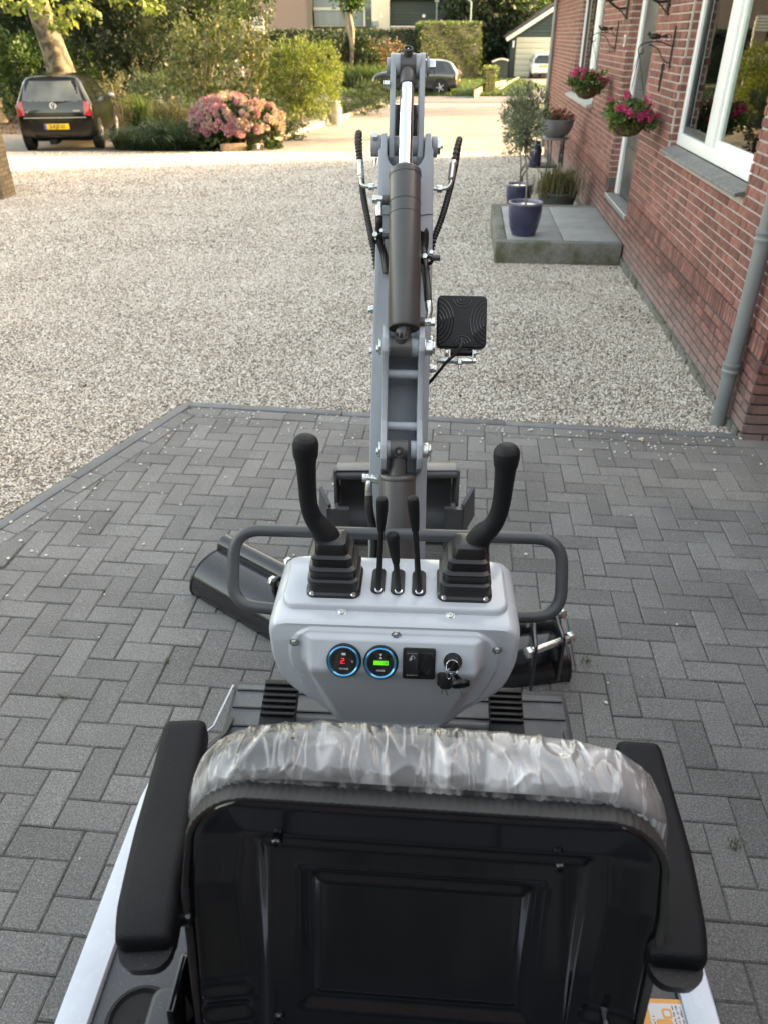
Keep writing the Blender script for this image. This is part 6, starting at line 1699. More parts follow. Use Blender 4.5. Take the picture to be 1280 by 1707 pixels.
for k in (.16, .80):
    P0 = ends[0][0].lerp(ends[0][1], k); P1 = ends[1][0].lerp(ends[1][1], k); dx = (ends[0][1] - ends[0][0]).normalized(); upv = V((0, 0, 1)); dy = (P1 - P0)
    dyl = dy.length; dyn = dy.normalized()
    pts = []
    for i in range(9): a = R(-90 + 180 * i / 8 - 90); pts.append((.028 * math.cos(a) * 1, .028 * math.sin(a)))
    poly = [(-.03, -.16), (-.028, .01), (-.012, .027), (.012, .027), (dyl * .5, .018), (dyl - .012, .027), (dyl + .012, .027), (dyl + .028, .01), (dyl + .03, -.16)]
    m = MB(); m.prism(poly, P0 - dx * .007, dyn, (upv - dyn * upv.dot(dyn)).normalized(), dx, .014); m.build('ear', 'bucket_black', t2, bevel=.002)
# ================================================================== CARS
def car(label, paint, p, plate, badge=None, dims=None, pos=(0, 0, 0), yaw=0.0, name='parked_car', detail=True):
    """car in local coordinates: rear axle at y=0, nose towards +y"""
    t = thing(name, label, 'car', (0, 0, 0))
    st, hw, zb, belt, R_, wb, tw = p['st'], p['hw'], p['zb'], p['belt'], p['wr'], p['wb'], p['tw']
    secs = []
    for y, zr, k, hrk in st:
        h = hw * k; hr = hw * hrk; b = min(belt, zr - .10)
        zbb = zb + (0.12 if y < -.2 or k < .93 else 0)
        pts = [(0, zbb), (h * .80, zbb), (h * .975, zbb + .10), (h, zbb + .30), (h * .985, b - .07), (h * .95, b), (max(hr, .05) * 1.0 + (h * .95 - hr) * .35, b + (zr - b) * .55), (hr * .98, zr - .085), (hr * .74, zr - .018), (0, zr)]
        q = spl([(a, 0, c) for a, c in pts], 5)
        half = [(v.x, v.z) for v in q]
        secs.append([V((-x, y, z)) for x, z in half[::-1]][:-1] + [V((x, y, z)) for x, z in half])
    # densify along the length
    rings = []
    nP = len(secs[0]); cols = [spl([s[i] for s in secs], 5) for i in range(nP)]
    for j in range(len(cols[0])): rings.append([cols[i][j] for i in range(nP)])
    m = MB(); m.rings(rings, True); body = m.build('body', paint, t, ang=50, origin=(0, 0, 0))
    bm = bmesh.new(); bm.from_mesh(body.data); bvh = BVHTree.FromBMesh(bm); bm.free()
    def patch(nm, corners, dirv, m_, off=.006, nx=10, ny=6, par=body, rnd_=0.0, **k):
        """corners: bl, br, tr, tl as 2D in the plane seen along dirv ('rear': x,z  'side': y,z)"""
        m = MB(); g = []
        for j in range(ny + 1):
            rw = []
            for i in range(nx + 1):
                u, v = i / nx, j / ny
                bl, br, tr_, tl_ = [V((c[0], c[1], 0)) for c in corners]
                a = bl.lerp(br, u).lerp(tl_.lerp(tr_, u), v)
                if dirv == 'rear': o, d = V((a.x, -3, a.y)), V((0, 1, 0))
                elif dirv == 'front': o, d = V((a.x, 8, a.y)), V((0, -1, 0))
                elif dirv == 'right': o, d = V((3, a.x, a.y)), V((-1, 0, 0))
                else: o, d = V((-3, a.x, a.y)), V((1, 0, 0))
                hit = bvh.ray_cast(o, d)
                loc = hit[0] if hit[0] is not None else bvh.find_nearest(V((a.x, -.5, a.y)) if dirv == 'rear' else o + d * 2.4)[0]
                rw.append(loc - d * off)
            g.append(rw)
        m.rings(g, caps=False, closed=False); return m.build(nm, m_, par, ang=60, origin=tuple(g[0][0]), **k)
    P_ = p['patches']
    for nm, cs, dv, mm in P_: patch(nm, cs, dv, mm, .006 if nm != 'tail_light' else .014)
    # wheels
    for s in (-1, 1):
        for y in (0, wb):
            m = MB(); x0 = s * (hw - tw + .0); x1 = s * (hw + .004)
            m.cyl((s * (hw - .03), y, R_ + .01), (s * (hw + .003), y, R_ + .01), R_ + .045, n=28); m.build('wheel_arch', 'tyre', t, sm=False)
            m = MB(); m.lathe([(R_ * .62, 0), (R_ * .94, .0), (R_, .02), (R_, tw - .02), (R_ * .94, tw), (R_ * .62, tw)], (s * (hw - tw + .012), y, R_), V((s, 0, 0)), n=28)
            w = m.build('wheel', 'tyre', t)
            m = MB(); c = V((s * (hw + .014), y, R_)); m.cyl(c - V((s * .05, 0, 0)), c - V((s * .03, 0, 0)), R_ * .63, n=24)
            for i in range(5 if paint != 'car_black' else 8):
                a = i * 2 * math.pi / (5 if paint != 'car_black' else 8); d = V((0, math.cos(a), math.sin(a))); m.tube([c - V((s * .01, 0, 0)), c - V((s * .004, 0, 0)) + d * R_ * .62], [.035, .022], 6)
            m.lathe([(R_ * .58, -.02), (R_ * .66, -.004), (R_ * .66, -.03)], c, V((s, 0, 0)), n=24, caps=False); m.build('rim', 'alloy', w)
    for s in (-1, 1):
        m = MB(); m.ball((s * (hw + .08), p['mir'], belt + .04), (.09, .05, .065), 10, 8); m.build('wing_mirror', paint if paint != 'car_black' else 'alloy', t)
    m = MB(); m.bx(-hw * .3, -hw * .12, -.42, .1, .13, .24); m.build('exhaust_box', 'tyre', t)
    # number plate
    pz = p['plate_z']; hit = bvh.ray_cast(V((0, -3, pz)), V((0, 1, 0)))[0]; py = hit.y - .016
    m = MB(); m.bx(-.26, .26, py - .006, py + .03, pz - .055, pz + .055); npl = m.build('number_plate', 'plate_yellow', t, bevel=.003)
    m = MB(); m.bx(-.258, -.212, py - .0085, py - .0065, pz - .053, pz + .053); m.build('country_band', 'plate_blue', npl, sm=False)
    if plate: text(plate, .098, 'print_black', npl, V((.024, py - .0075, pz)), (1, 0, 0), (0, 0, 1), name='plate_lettering', sx=1.02, bold=.002)
    # wiper and lower bumper
    if badge:
        hit = bvh.ray_cast(V((0, -3, badge)), V((0, 1, 0)))[0]; c = V((0, hit.y - .012, badge))
        m = MB(); rr = .062; tl = .007
        m.tube([c + V((rr * math.cos(a), 0, rr * math.sin(a))) for a in [i * 2 * math.pi / 30 for i in range(31)]], tl, 6)
        def sg(*pts): m.tube([c + V((a * rr, 0, b * rr)) for a, b in pts], .0058, 5)
        sg((-.36, .92), (0, .12), (.36, .92)); sg((-.86, .45), (-.36, -.88), (0, -.02), (.36, -.88), (.86, .45))
        m.build('badge', 'frame_white', t)
        text('up!', .085, 'alloy', t, V((-.56, bvh.ray_cast(V((-.56, -3, .80)), V((0, 1, 0)))[0].y - .012, .80)), (1, .05, 0), (0, 0, 1), name='badge_lettering', bold=.001)
        hyw = bvh.ray_cast(V((.47, -3, .80)), V((0, 1, 0)))[0].y; m = MB(); m.bx(.40, .54, hyw - .022, hyw - .008, .79, .812); m.build('trim_badge', 'alloy', t, bevel=.002)
        m = MB(); hy = bvh.ray_cast(V((0, -3, 1.0)), V((0, 1, 0)))[0].y; m.tube([V((.02, hy - .03, .965)), V((.18, hy - .03, .972)), V((.36, hy - .012, .985))], [.022, .012, .005], 6); m.build('wiper', 'tyre', t)
        m = MB(); hit = bvh.ray_cast(V((0, .35, 3)), V((0, 0, -1)))[0]; m.tube([V((0, -.12, hit.z - .01)), V((0, -.22, hit.z + .16))], [.006, .003], 5); m.build('aerial', 'tyre', t)
    M = Matrix.Translation(V(pos)) @ Matrix.Rotation(yaw, 4, 'Z'); t.matrix_basis = M; WORLDM[t.name] = M
    return t
city = dict(hw=.82, zb=.17, belt=.92, wr=.29, wb=2.42, tw=.19, mir=1.75, plate_z=.50,
    st=[(-.59, .58, .66, .5), (-.575, .80, .86, .74), (-.53, 1.0, .955, .76), (-.46, 1.22, .985, .74), (-.34, 1.39, 1.0, .71), (-.10, 1.465, 1.0, .71), (.6, 1.485, 1.0, .72), (1.3, 1.455, 1.0, .72), (1.75, 1.30, 1.0, .78), (2.15, 1.05, 1.0, .80), (2.5, .93, .99, .82), (2.85, .80, .93, .74), (2.98, .62, .8, .5)],
    patches=[('tailgate_panel', [(-.70, .77), (.70, .77), (.66, 1.0), (-.66, 1.0)], 'rear', 'car_glass'), ('rear_window', [(-.63, .98), (.63, .98), (.53, 1.36), (-.53, 1.36)], 'rear', 'rear_glass'),
             ('tail_light', [(-.765, .70), (-.62, .72), (-.64, .985), (-.735, .97)], 'rear', 'lamp_red'), ('tail_light', [(.62, .72), (.765, .70), (.735, .97), (.64, .985)], 'rear', 'lamp_red'),
             ('light_insert', [(-.745, .79), (-.68, .79), (-.695, .90), (-.74, .90)], 'rear', 'lamp_white'), ('light_insert', [(.68, .79), (.745, .79), (.74, .90), (.695, .90)], 'rear', 'lamp_white'),
             ('side_window', [(-.15, .98), (.52, .95), (.50, 1.34), (-.08, 1.34)], 'right', 'car_glass'), ('side_window', [(.58, .95), (1.62, .93), (1.18, 1.36), (.56, 1.36)], 'right', 'car_glass'),
             ('side_window', [(-.15, .98), (.52, .95), (.50, 1.34), (-.08, 1.34)], 'left', 'car_glass'), ('side_window', [(.58, .95), (1.62, .93), (1.18, 1.36), (.56, 1.36)], 'left', 'car_glass'),
             ('windscreen', [(-.60, 1.0), (.60, 1.0), (.55, 1.38), (-.55, 1.38)], 'front', 'car_glass'),
             ('door_seam', [(.535, .35), (.55, .35), (.55, .95), (.535, .95)], 'right', 'tyre'), ('door_seam', [(1.60, .35), (1.615, .35), (1.66, .90), (1.645, .90)], 'right', 'tyre'),
             ('bumper_seam', [(-.78, .665), (.78, .665), (.78, .68), (-.78, .68)], 'rear', 'alloy'), ('door_handle', [(.66, .82), (.82, .82), (.82, .85), (.66, .85)], 'right', 'car_black')])
upos = (G(44, 247) + G(157, 253)) / 2
car('black city car with yellow plate 2-KJF-01 parked on the gravel beside the planting', 'car_black', city, '2-KJF-01', .90, pos=(upos.x + .03, upos.y + .4, terr(upos.y) - .015), yaw=R(9))
hatch = dict(hw=.90, zb=.18, belt=.95, wr=.335, wb=2.60, tw=.21, mir=1.9, plate_z=.62,
    st=[(-.80, .66, .80, .5), (-.78, .92, .94, .78), (-.72, 1.05, .98, .80), (-.60, 1.24, 1.0, .78), (-.40, 1.42, 1.0, .76), (-.05, 1.50, 1.0, .76), (.7, 1.53, 1.0, .77), (1.4, 1.50, 1.0, .76), (1.9, 1.32, 1.0, .75), (2.4, 1.08, 1.0, .80), (2.9, .98, .99, .82), (3.3, .86, .93, .74), (3.45, .66, .8, .5)],
    patches=[('rear_window', [(-.62, 1.04), (.62, 1.04), (.55, 1.38), (-.55, 1.38)], 'rear', 'car_glass'),
             ('tail_light', [(-.84, .84), (-.55, .86), (-.56, 1.0), (-.83, 1.0)], 'rear', 'lamp_red'), ('tail_light', [(.55, .86), (.84, .84), (.83, 1.0), (.56, 1.0)], 'rear', 'lamp_red'),
             ('side_window', [(-.25, 1.02), (.62, .98), (.60, 1.36), (-.05, 1.38)], 'right', 'car_glass'), ('side_window', [(.68, .98), (1.85, .96), (1.35, 1.40), (.66, 1.38)], 'right', 'car_glass'),
             ('side_window', [(-.25, 1.02), (.62, .98), (.60, 1.36), (-.05, 1.38)], 'left', 'car_glass'), ('side_window', [(.68, .98), (1.85, .96), (1.35, 1.40), (.66, 1.38)], 'left', 'car_glass'),
             ('windscreen', [(-.62, 1.02), (.62, 1.02), (.55, 1.42), (-.55, 1.42)], 'front', 'car_glass')])
q = G(735, 158)
car('dark hatchback with silver roof edge standing on the grass verge across the street', 'car_dark', hatch, None, pos=(q.x + .1, q.y + .7, terr(q.y) - .02), yaw=R(78))
small = dict(city); small['patches'] = [x for x in city['patches'] if x[0] not in ('light_insert', 'rear_window', 'tailgate_panel')] + [('rear_window', [(-.66, .88), (.66, .88), (.56, 1.36), (-.56, 1.36)], 'rear', 'car_glass')]; small['plate_z'] = .74
small['patches'] = [x for x in small['patches'] if x[0] != 'tail_light'] + [('tail_light', [(-.82, .86), (-.72, .86), (-.70, 1.05), (-.76, 1.05)], 'rear', 'lamp_red'), ('tail_light', [(.72, .86), (.82, .86), (.76, 1.05), (.70, 1.05)], 'rear', 'lamp_red'), ('bumper_gap', [(-.6, .24), (.6, .24), (.6, .34), (-.6, .34)], 'rear', 'tyre')]
q = G(904, 131)
car('small white car with yellow plate parked in front of the cream garage door', 'car_white', small, '', pos=(q.x, q.y + .5, terr(q.y) - .01), yaw=R(-4))

# ================================================================== PLANTING
def ground_pt(px, py): return G(px, py)
def shrub(name, label, cat, px, py_base, rx, ry, rz, ncl, per, rc, leafm, L, W, zc=None, shell=.5, stems=0, stem_m='twig', group=None, up=.2, dy=0.0, core=False, bloom=None):
    b = G(px, py_base) + V((0, dy, 0)); b.z = terr(b.y) - .03
    t = thing(name, label, cat, b, group); z0 = rz if zc is None else zc
    c = np.array([b.x, b.y, b.z + z0])
    P, O = clumps(c, (rx, ry, rz), int(ncl * 1.5), per, rc, shell * .8)
    P[:, 2] = np.maximum(P[:, 2], b.z + .02)
    npmesh('foliage', leaves(P, L, W, up, O), 4, leafm, t)
    if stems:
        m = MB()
        for i in range(stems):
            a = rnd.uniform(0, 6.28); e = V(c) + V((math.cos(a) * rx * .6 * rnd.random(), math.sin(a) * ry * .6 * rnd.random(), rnd.uniform(-.1, .6) * rz)); bb = b + V((math.cos(a) * .06, math.sin(a) * .06, 0))
            m.tube([bb, bb.lerp(e, .5) + V((rnd.gauss(0, .04), rnd.gauss(0, .04), 0)), e], [.03 * (.5 + rx * .4), .02, .008], 6)
        m.build('stem', stem_m, t)
    if core:
        m = MB(); m.ball(c, (rx * .42, ry * .42, rz * .5), 14, 9); m.build('dark_core', 'leaf_hedge_dark', t)  # plain dark ball filling the inside of the bush
    return t, c
def tree(label, cat, px, Yt, tr, h, crown_c, crown_r, ncl, per, rc, leafm, L, W, lean=0.0, bark='bark', name='broadleaf_tree', limbs=8, base=None, group=None):
    p0 = atY(px, 100, Yt) if base is None else V(base); b = V((p0.x, p0.y, terr(p0.y) - .05)); t = thing(name, label, cat, b, group)
    cc = V((b.x + crown_c[0], b.y + crown_c[1], b.z + crown_c[2])); top = V((b.x + lean * h, b.y, b.z + h))
    m = MB(); ks = 9; P = [b.lerp(top, i / ks) + V((.06 * math.sin(i * 1.3), .05 * math.cos(i), 0)) * (tr * 2) for i in range(ks + 1)]
    m.tube(P, [tr * (1.45 if i == 0 else 1.12 if i == 1 else 1.0 - .06 * i) for i in range(ks + 1)], 16); m.build('trunk', bark, t, ang=80)
    m = MB()
    for i in range(limbs):
        s = P[rnd.randint(max(2, ks - 4), ks)]; e = cc + V((rnd.gauss(0, .5) * crown_r[0], rnd.gauss(0, .5) * crown_r[1], rnd.uniform(-.6, .7) * crown_r[2]))
        m.tube(spl([s, s.lerp(e, .5) + V((rnd.gauss(0, .1), rnd.gauss(0, .1), .15)) * tr * 3, e], 4), [tr * .42 * (1 - .09 * k) for k in range(9)], 7)
    m.build('branch', bark, t, ang=80)
    Q, O = clumps(np.array(cc), crown_r, ncl, per, rc, .3); npmesh('crown', leaves(Q, L, W, .1, O), 4, leafm, t)
    return t, b
# plane tree behind the black car
b0 = atY(128, 205, 25.0); top = atY(40, -75, 25.0)
b0.z = terr(25) - .1; hgt = 9.0; lean = (top.x - b0.x) / (top.z - b0.z)
pt, pb = tree('broad plane tree with mottled trunk leaning left behind the black city car', 'tree', 0, 25, .38, hgt, (lean * 9, 0, 9.5), (5.5, 4.5, 3.6), 190, 40, .7, 'leaf_plane', .26, .2, lean, 'plane_bark', 'plane_tree', base=b0)
Q = []
for px, py, r in ((40, 2, .30), (70, 12, .35), (92, 22, .35), (118, 30, .35), (140, 12, .3), (100, 42, .18), (152, 22, .25), (20, 8, .3), (200, -4, .3), (245, 4, .28), (262, 12, .2), (60, -8, .5), (120, -6, .5), (8, 3, .2)):
    c = atY(px, py, 23.4 + rnd.uniform(-.5, .5)); Q.append(np.array(c) + unit(nrs.normal(size=(26, 3))) * nrs.uniform(0, 1, (26, 1)) ** .5 * r)
npmesh('hanging_sprays', leaves(np.concatenate(Q), .19, .15, -.3), 4, 'leaf_bright', pt)
# evergreen mass
def yew(px, Yt, rx, rz, label, leafm='leaf_dark', h=4.2, n=240, zc=None, L=.135):
    p = atY(px, 100, Yt); b = (p.x, Yt, 0)
    t, bb = tree(label, 'tree', px, Yt, .16, h, (0, 0, (rz if zc is None else zc)), (rx, rx * .9, rz), int(n * 1.5), 36, rx * .2, leafm, L, L * .55, 0, 'bark', 'yew_tree', 5, base=(p.x, Yt, 0))
    m = MB(); m.ball((p.x, Yt + .3, (rz if zc is None else zc)), (rx * .5, rx * .4, rz * .65), 16, 12); m.build('dark_core', 'leaf_hedge_dark', t)  # dark ball added to make the crown denser and darker
    return t
yew(225, 29.5, 2.0, 3.4, 'tall dark yew growing directly right of the plane tree trunk', n=380)
yew(150, 32, 2.2, 3.6, 'dark yew behind the plane tree trunk', n=260)
yew(20, 31, 2.6, 3.8, 'dark green yew at the far left behind the car roof', n=300)
yew(330, 33, 2.4, 3.6, 'tall olive green evergreen behind the magnolia', 'leaf_mid', n=340)
yew(275, 36, 2.2, 3.8, 'dark evergreen between the yew and the magnolia', n=220)
yew(420, 37, 1.2, 1.8, 'leafy dark treetop left of the brown building', 'leaf_mid', h=5.6, n=110, zc=4.6)
yew(85, 36, 2.5, 4.0, 'tall yew far behind the black car, left of the plane trunk', n=220)
shrub('laurel_bush', 'bright green sunlit laurel bush left of the plane trunk behind the car', 'bush', 45, 205, 1.9, 1.3, 1.25, 170, 30, .22, 'leaf_plane', .13, .07, dy=1.5)
shrub('laurel_bush', 'green bush at the far left edge beyond the parked car', 'bush', -10, 205, 1.2, 1.0, 1.2, 90, 30, .22, 'leaf_mid', .12, .06, dy=.5)
m_ = G(5, 205); t = thing('tree_stump', 'short pale tree stump behind the car at the left picture edge', 'stump', m_); mm = MB(); mm.tube([m_, m_ + V((-.1, 0, .9))], [.19, .15], 14); mm.build('stump', 'bark_pale', t)
# magnolia
def magnolia():
    Y = 22.5; b = atY(352, 175, Y); b.z = terr(Y); t = thing('magnolia_tree', 'spreading magnolia with yellowing leaves and pale stems behind the pink hydrangea', 'tree', b)
    m = MB(); tips = []
    for px, py in ((300, 60), (318, 105), (333, 90), (352, 100), (372, 108), (400, 70), (430, 95), (360, 40), (420, 50), (395, 110), (340, 30), (300, 110)):
        e = atY(px, py, Y + rnd.uniform(-.7, .7)); tips.append(e); s = b + V((rnd.uniform(-.25, .25), rnd.uniform(-.1, .1), 0))
        m.tube(spl([s, s.lerp(e, .35) + V((rnd.gauss(0, .05), 0, .2)), s.lerp(e, .7) + V((rnd.gauss(0, .06), 0, .1)), e], 4), [.034 - .0022 * i for i in range(13)], 7)
    m.build('stem', 'bark_pale', t)
    Q = []
    for k in range(330):
        u, v = rnd.random(), rnd.random(); px = 282 + 165 * u; lo = 20 + 38 * abs(u - .5) * 1.4; hi = 165 - 45 * abs(u - .45); py = lo + (hi - lo) * v ** .8
        if 335 < px < 400 and 95 < py < 145 and rnd.random() < .75: continue
        c = atY(px, py, Y + rnd.uniform(-.9, .9)); Q.append(np.array(c) + nrs.normal(size=(9, 3)) * .11)
    npmesh('foliage', leaves(np.concatenate(Q), .15, .075, .1), 4, 'leaf_magnolia', t)
magnolia()
# hydrangea with round flower heads, each head a piece
def hydrangea():
    hb_ = G(390, 250); hb_ = V((hb_.x, 19.4, terr(19.4))); t = thing('hydrangea_bush', 'large pink hydrangea bush in full bloom at the corner of the gravel bed', 'bush', hb_)
    c = np.array([hb_.x, hb_.y, hb_.z + .42]); P, O = clumps(c, (1.02, .75, .58), 150, 26, .14, .5); P[:, 2] = np.maximum(P[:, 2], hb_.z + .02)
    npmesh('foliage', leaves(P, .12, .075, .1, O), 4, 'leaf_mid', t)
    m = MB(); m.ball(c, (.75, .52, .42), 14, 9); m.build('dark_core', 'leaf_hedge_dark', t)  # dark ball behind the leaves, darkens the gaps between them
    data = []
    for mn in ('petal_pink', 'petal_fade'):
        for k in range(3):
            d = unit(nrs.normal(size=(120, 3))); pp_ = d * .068 * nrs.uniform(.8, 1.05, (120, 1)); me = npmesh('bloom', leaves(pp_, .034, .032, 0, d), 4, mn, t, (0, 0, 0)); data.append(me.data); bpy.data.objects.remove(me)
    k = 0
    while k < 150:
        d = unit(nrs.normal(size=(3,))); 
        if d[2] < -.15 or d[1] > .45: continue
        p = c + d * np.array([1.05, .78, .62]) * rnd.uniform(.94, 1.06); u = (d[0] + 1) / 2
        me = data[rnd.randint(0, 2) + (3 if rnd.random() < .12 + u * .75 else 0)]
        o = link('bloom', me, t, Matrix.Translation(V(p)) @ Matrix.Rotation(rnd.uniform(0, 6), 4, 'Z') @ Matrix.Scale(rnd.uniform(.75, 1.25), 4)); k += 1
hydrangea()
def blade_plant(name, label, cat, px, py, rx, ry, n, L, w, m_, lean=.7, curve=.8, yfix=None, group=None):
    b = G(px, py);
    if yfix: b = V((atY(px, py, yfix).x, yfix, terr(yfix)))
    t = thing(name, label, cat, b, group); r_ = np.sqrt(nrs.uniform(0, 1, n)); a = nrs.uniform(0, 6.283, n)
    bs = np.stack([b.x + r_ * rx * np.cos(a), b.y + r_ * ry * np.sin(a), np.full(n, terr(b.y) - .02)], 1)
    npmesh('blade_tuft', blades(bs, L, w, lean, curve), 4, m_, t); return t, b
blade_plant('ornamental_grass', 'dark green arching grass mound spilling onto the gravel left of the hydrangea', 'grass', 262, 246, .95, .5, 2600, .55, .022, 'leaf_juniper', 1.5, 1.3)
shrub('juniper_bush', 'low feathery juniper spreading right of the black car', 'bush', 295, 247, .85, .5, .28, 90, 30, .14, 'leaf_juniper', .11, .02, up=.1)
blade_plant('ornamental_grass', 'straw coloured dry grass tuft behind the juniper', 'grass', 285, 215, .5, .4, 420, .85, .018, 'leaf_straw', .7, .6)
blade_plant('ornamental_grass', 'upright bright green spiky plant beside the car mirror', 'plant', 234, 212, .42, .3, 420, .85, .028, 'grass_light', .25, .3)
shrub('cypress_shrub', 'rounded feathery green shrub behind the bright spiky plant', 'bush', 280, 205, 1.25, .9, .72, 190, 30, .16, 'leaf_juniper', .11, .022, up=.6)
shrub('brown_shrub', 'bare brownish shrub between the car and the green planting', 'bush', 203, 215, .4, .4, .7, 60, 16, .14, 'leaf_straw', .09, .02, core=False, stems=5)
shrub('lilac_flowers', 'hazy lilac flowering plant behind the magnolia', 'plant', 405, 168, .9, .5, .5, 70, 16, .12, 'petal_lilac', .06, .03, core=False, zc=.9)
shrub('green_shrub', 'soft green shrub between the magnolia and the lime willow', 'bush', 432, 190, 1.2, .9, .65, 120, 26, .16, 'leaf_juniper', .09, .025)
# lime willow ball
def willow():
    Y = 24.3; b = G(505, 213); b = V((b.x, Y, terr(Y))); t = thing('willow_ball_tree', 'round lime green willow on a short stem at the edge of the gravel', 'tree', b)
    m = MB(); m.tube([b, b + V((.02, 0, .35)), b + V((0, 0, .8))], [.05, .04, .04], 10); m.build('trunk', 'bark_pale', t)
    m = MB(); c = b + V((0, 0, 1.18))
    for _ in range(40): e = c + V(unit(nrs.normal(size=(3,)))) * rnd.uniform(.6, 1.1); m.tube([b + V((0, 0, .7)), e], [.014, .004], 4)
    m.build('branch', 'twig', t)
    P, O = clumps(np.array(c), (1.22, 1.05, .95), 440, 34, .15, .35); npmesh('crown', leaves(P, .09, .032, .15, O), 4, 'leaf_bright', t)
    tp = []
    for _ in range(60):
        d = unit(nrs.normal(size=(3,))); d[2] = abs(d[2]) + .5; d = unit(d); s = np.array(c) + d * np.array([1.1, 1, .85])
        for k in range(14): tp.append(s + d * k * .022 + np.array([0, 0, k * .004]))
    npmesh('shoot_tips', leaves(np.array(tp), .07, .02, .3), 4, 'leaf_bright', t)
willow()
shrub('small_flowers', 'little pink flowers along the bed edge right of the hydrangea', 'plant', 472, 228, .55, .25, .22, 26, 16, .06, 'petal_fade', .03, .03, core=False, zc=.36)
shrub('low_greens', 'low leafy greens along the bed edge under the willow', 'plant', 478, 232, .6, .35, .22, 60, 20, .09, 'leaf_mid', .06, .03)
shrub('low_greens', 'grassy green planting right of the lime willow beside the gravel', 'plant', 598, 190, 1.0, .8, .38, 110, 24, .14, 'leaf_mid', .09, .02, up=.8)
shrub('low_greens', 'low green shrub at the end of the gravel bed left of the boom', 'plant', 625, 178, .9, .8, .45, 110, 24, .15, 'leaf_mid', .10, .03)
shrub('dark_rhododendron', 'dark rhododendron mound in front of the long hedge', 'bush', 575, 142, 2.5, 1.6, 1.35, 230, 30, .3, 'leaf_dark', .20, .08)
shrub('dark_rhododendron', 'brownish copper bush right of the rhododendron mound', 'bush', 622, 141, 2.0, 1.4, 1.15, 170, 30, .28, 'leaf_rust', .15, .06)
blade_plant('ornamental_grass', 'tall yellow green reeds in front of the copper bush', 'grass', 612, 147, 1.5, .6, 800, 1.25, .05, 'grass_light', .4, .5)
blade_plant('ornamental_grass', 'green reeds left of the yellow green reeds by the street', 'grass', 588, 148, .9, .5, 420, 1.0, .05, 'leaf_juniper', .4, .5)
# stone jars beside the willow
for px, py, h, r, lab in ((541, 207, .42, .10, 'pale stone post at the foot of the willow, left one'), (553, 206, .42, .09, 'pale stone post at the foot of the willow, middle one'), (561, 207, .62, .17, 'tall round stone jar right of the willow')):
    b = G(px, py); t = thing('stone_jar', lab, 'jar', b); m = MB(); m.lathe([(r * .7, 0), (r, h * .3), (r * 1.05, h * .65), (r * .8, h * .9), (r * .85, h)], b, n=20); m.build('jar_body', 'stone_pot', t)
# bed edging
edge = [(376, 252), (412, 251)]
def edging(name, pts, hgt_, wd, m_, label, cat):
    t = thing(name, label, cat, pts[0])
    for a, b in zip(pts, pts[1:]):
        d = (b - a); d.z = 0; L = d.length; d.normalize(); n = V((-d.y, d.x, 0)); k = max(1, int(L / 1.0))
        for i in range(k):
            s = a + d * (L * i / k); s.z = terr(s.y) - .1; e = a + d * (L * (i + 1) / k - .012); 
            m = MB(); m.prism([(0, 0), ((e - s).to_2d().length, 0), ((e - s).to_2d().length, wd), (0, wd)], s, d, n, (0, 0, 1), .1 + hgt_ + rnd.uniform(-.008, .008)); m.build('edging_block', m_, t, bevel=.01)
edging('timber_edging', [G(370, 252), G(413, 250)], .14, .10, 'timber', 'weathered timber edging board in front of the hydrangea', 'edging')
edging('stone_edging', [G(430, 247), G(462, 237), G(500, 221), G(545, 207), G(580, 194), G(612, 182), G(640, 174)], .07, .14, 'stone_pot', 'pale stone edging between the gravel and the planted bed', 'edging')

# hedges
def hedge(name, label, quad, h, z0, leafm, L, dens, step_h=None):
    """quad: four ground corners counter-clockwise"""
    t = thing(name, label, 'hedge', V((quad[0][0], quad[0][1], z0)))
    m = MB(); c = V((sum(q[0] for q in quad) / 4, sum(q[1] for q in quad) / 4)); ins = [V(q) + (c - V(q)).normalized() * .12 for q in quad]
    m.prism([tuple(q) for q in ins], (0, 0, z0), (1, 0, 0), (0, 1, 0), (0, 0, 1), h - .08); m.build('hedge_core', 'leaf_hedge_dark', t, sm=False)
    Q = []; O = []
    for i in range(4):
        a, b = V(quad[i]), V(quad[(i + 1) % 4]); Ls = (b - a).length; n = int(Ls * h * dens); u = nrs.uniform(0, 1, (n, 1)); v = nrs.uniform(0, 1, (n, 1)); nr = V((b.y - a.y, a.x - b.x)).normalized()
        p = np.concatenate([a.x + (b.x - a.x) * u, a.y + (b.y - a.y) * u, z0 + h * v], 1)
        wob = .07 * np.sin(p[:, :1] * 2.1 + p[:, 2:] * 1.7) + .05 * np.sin(p[:, 2:] * 5 + p[:, :1] * 3.3 + p[:, 1:2] * 4)
        p += np.array([nr.x, nr.y, 0]) * (nrs.uniform(-.12, .04, (n, 1)) + wob); Q.append(p); O.append(np.tile([nr.x, nr.y, .2], (n, 1)))
    n = int(dens * 1.3 * abs((V(quad[1]) - V(quad[0])).length * (V(quad[2]) - V(quad[1])).length)); u, v = nrs.uniform(0, 1, (n, 1)), nrs.uniform(0, 1, (n, 1)); A_ = [np.array(q) for q in quad]
    p2 = (A_[0] * (1 - u) + A_[1] * u) * (1 - v) + (A_[3] * (1 - u) + A_[2] * u) * v; Q.append(np.concatenate([p2, z0 + h + nrs.uniform(-.1, .06, (n, 1))], 1)); O.append(np.tile([0, 0, 1.0], (n, 1)))
    npmesh('hedge_leaves', leaves(np.concatenate(Q), L, L * .55, 0, np.concatenate(O)), 4, leafm, t)
zG = terr(58)
xl, xr = atY(432, 80, 57).x, atY(702, 80, 57).x; topz = atY(560, 53, 57).z
hedge('clipped_hedge', 'long dark clipped hedge across the street in front of the brown building', [(xl, 57), (xr, 57), (xr, 58.6), (xl, 58.6)], topz - zG, zG, 'leaf_hedge_dark', .17, 95)
a, b = atY(699, 80, 56.2), atY(801, 80, 58.4); tz = atY(760, 39, 57).z
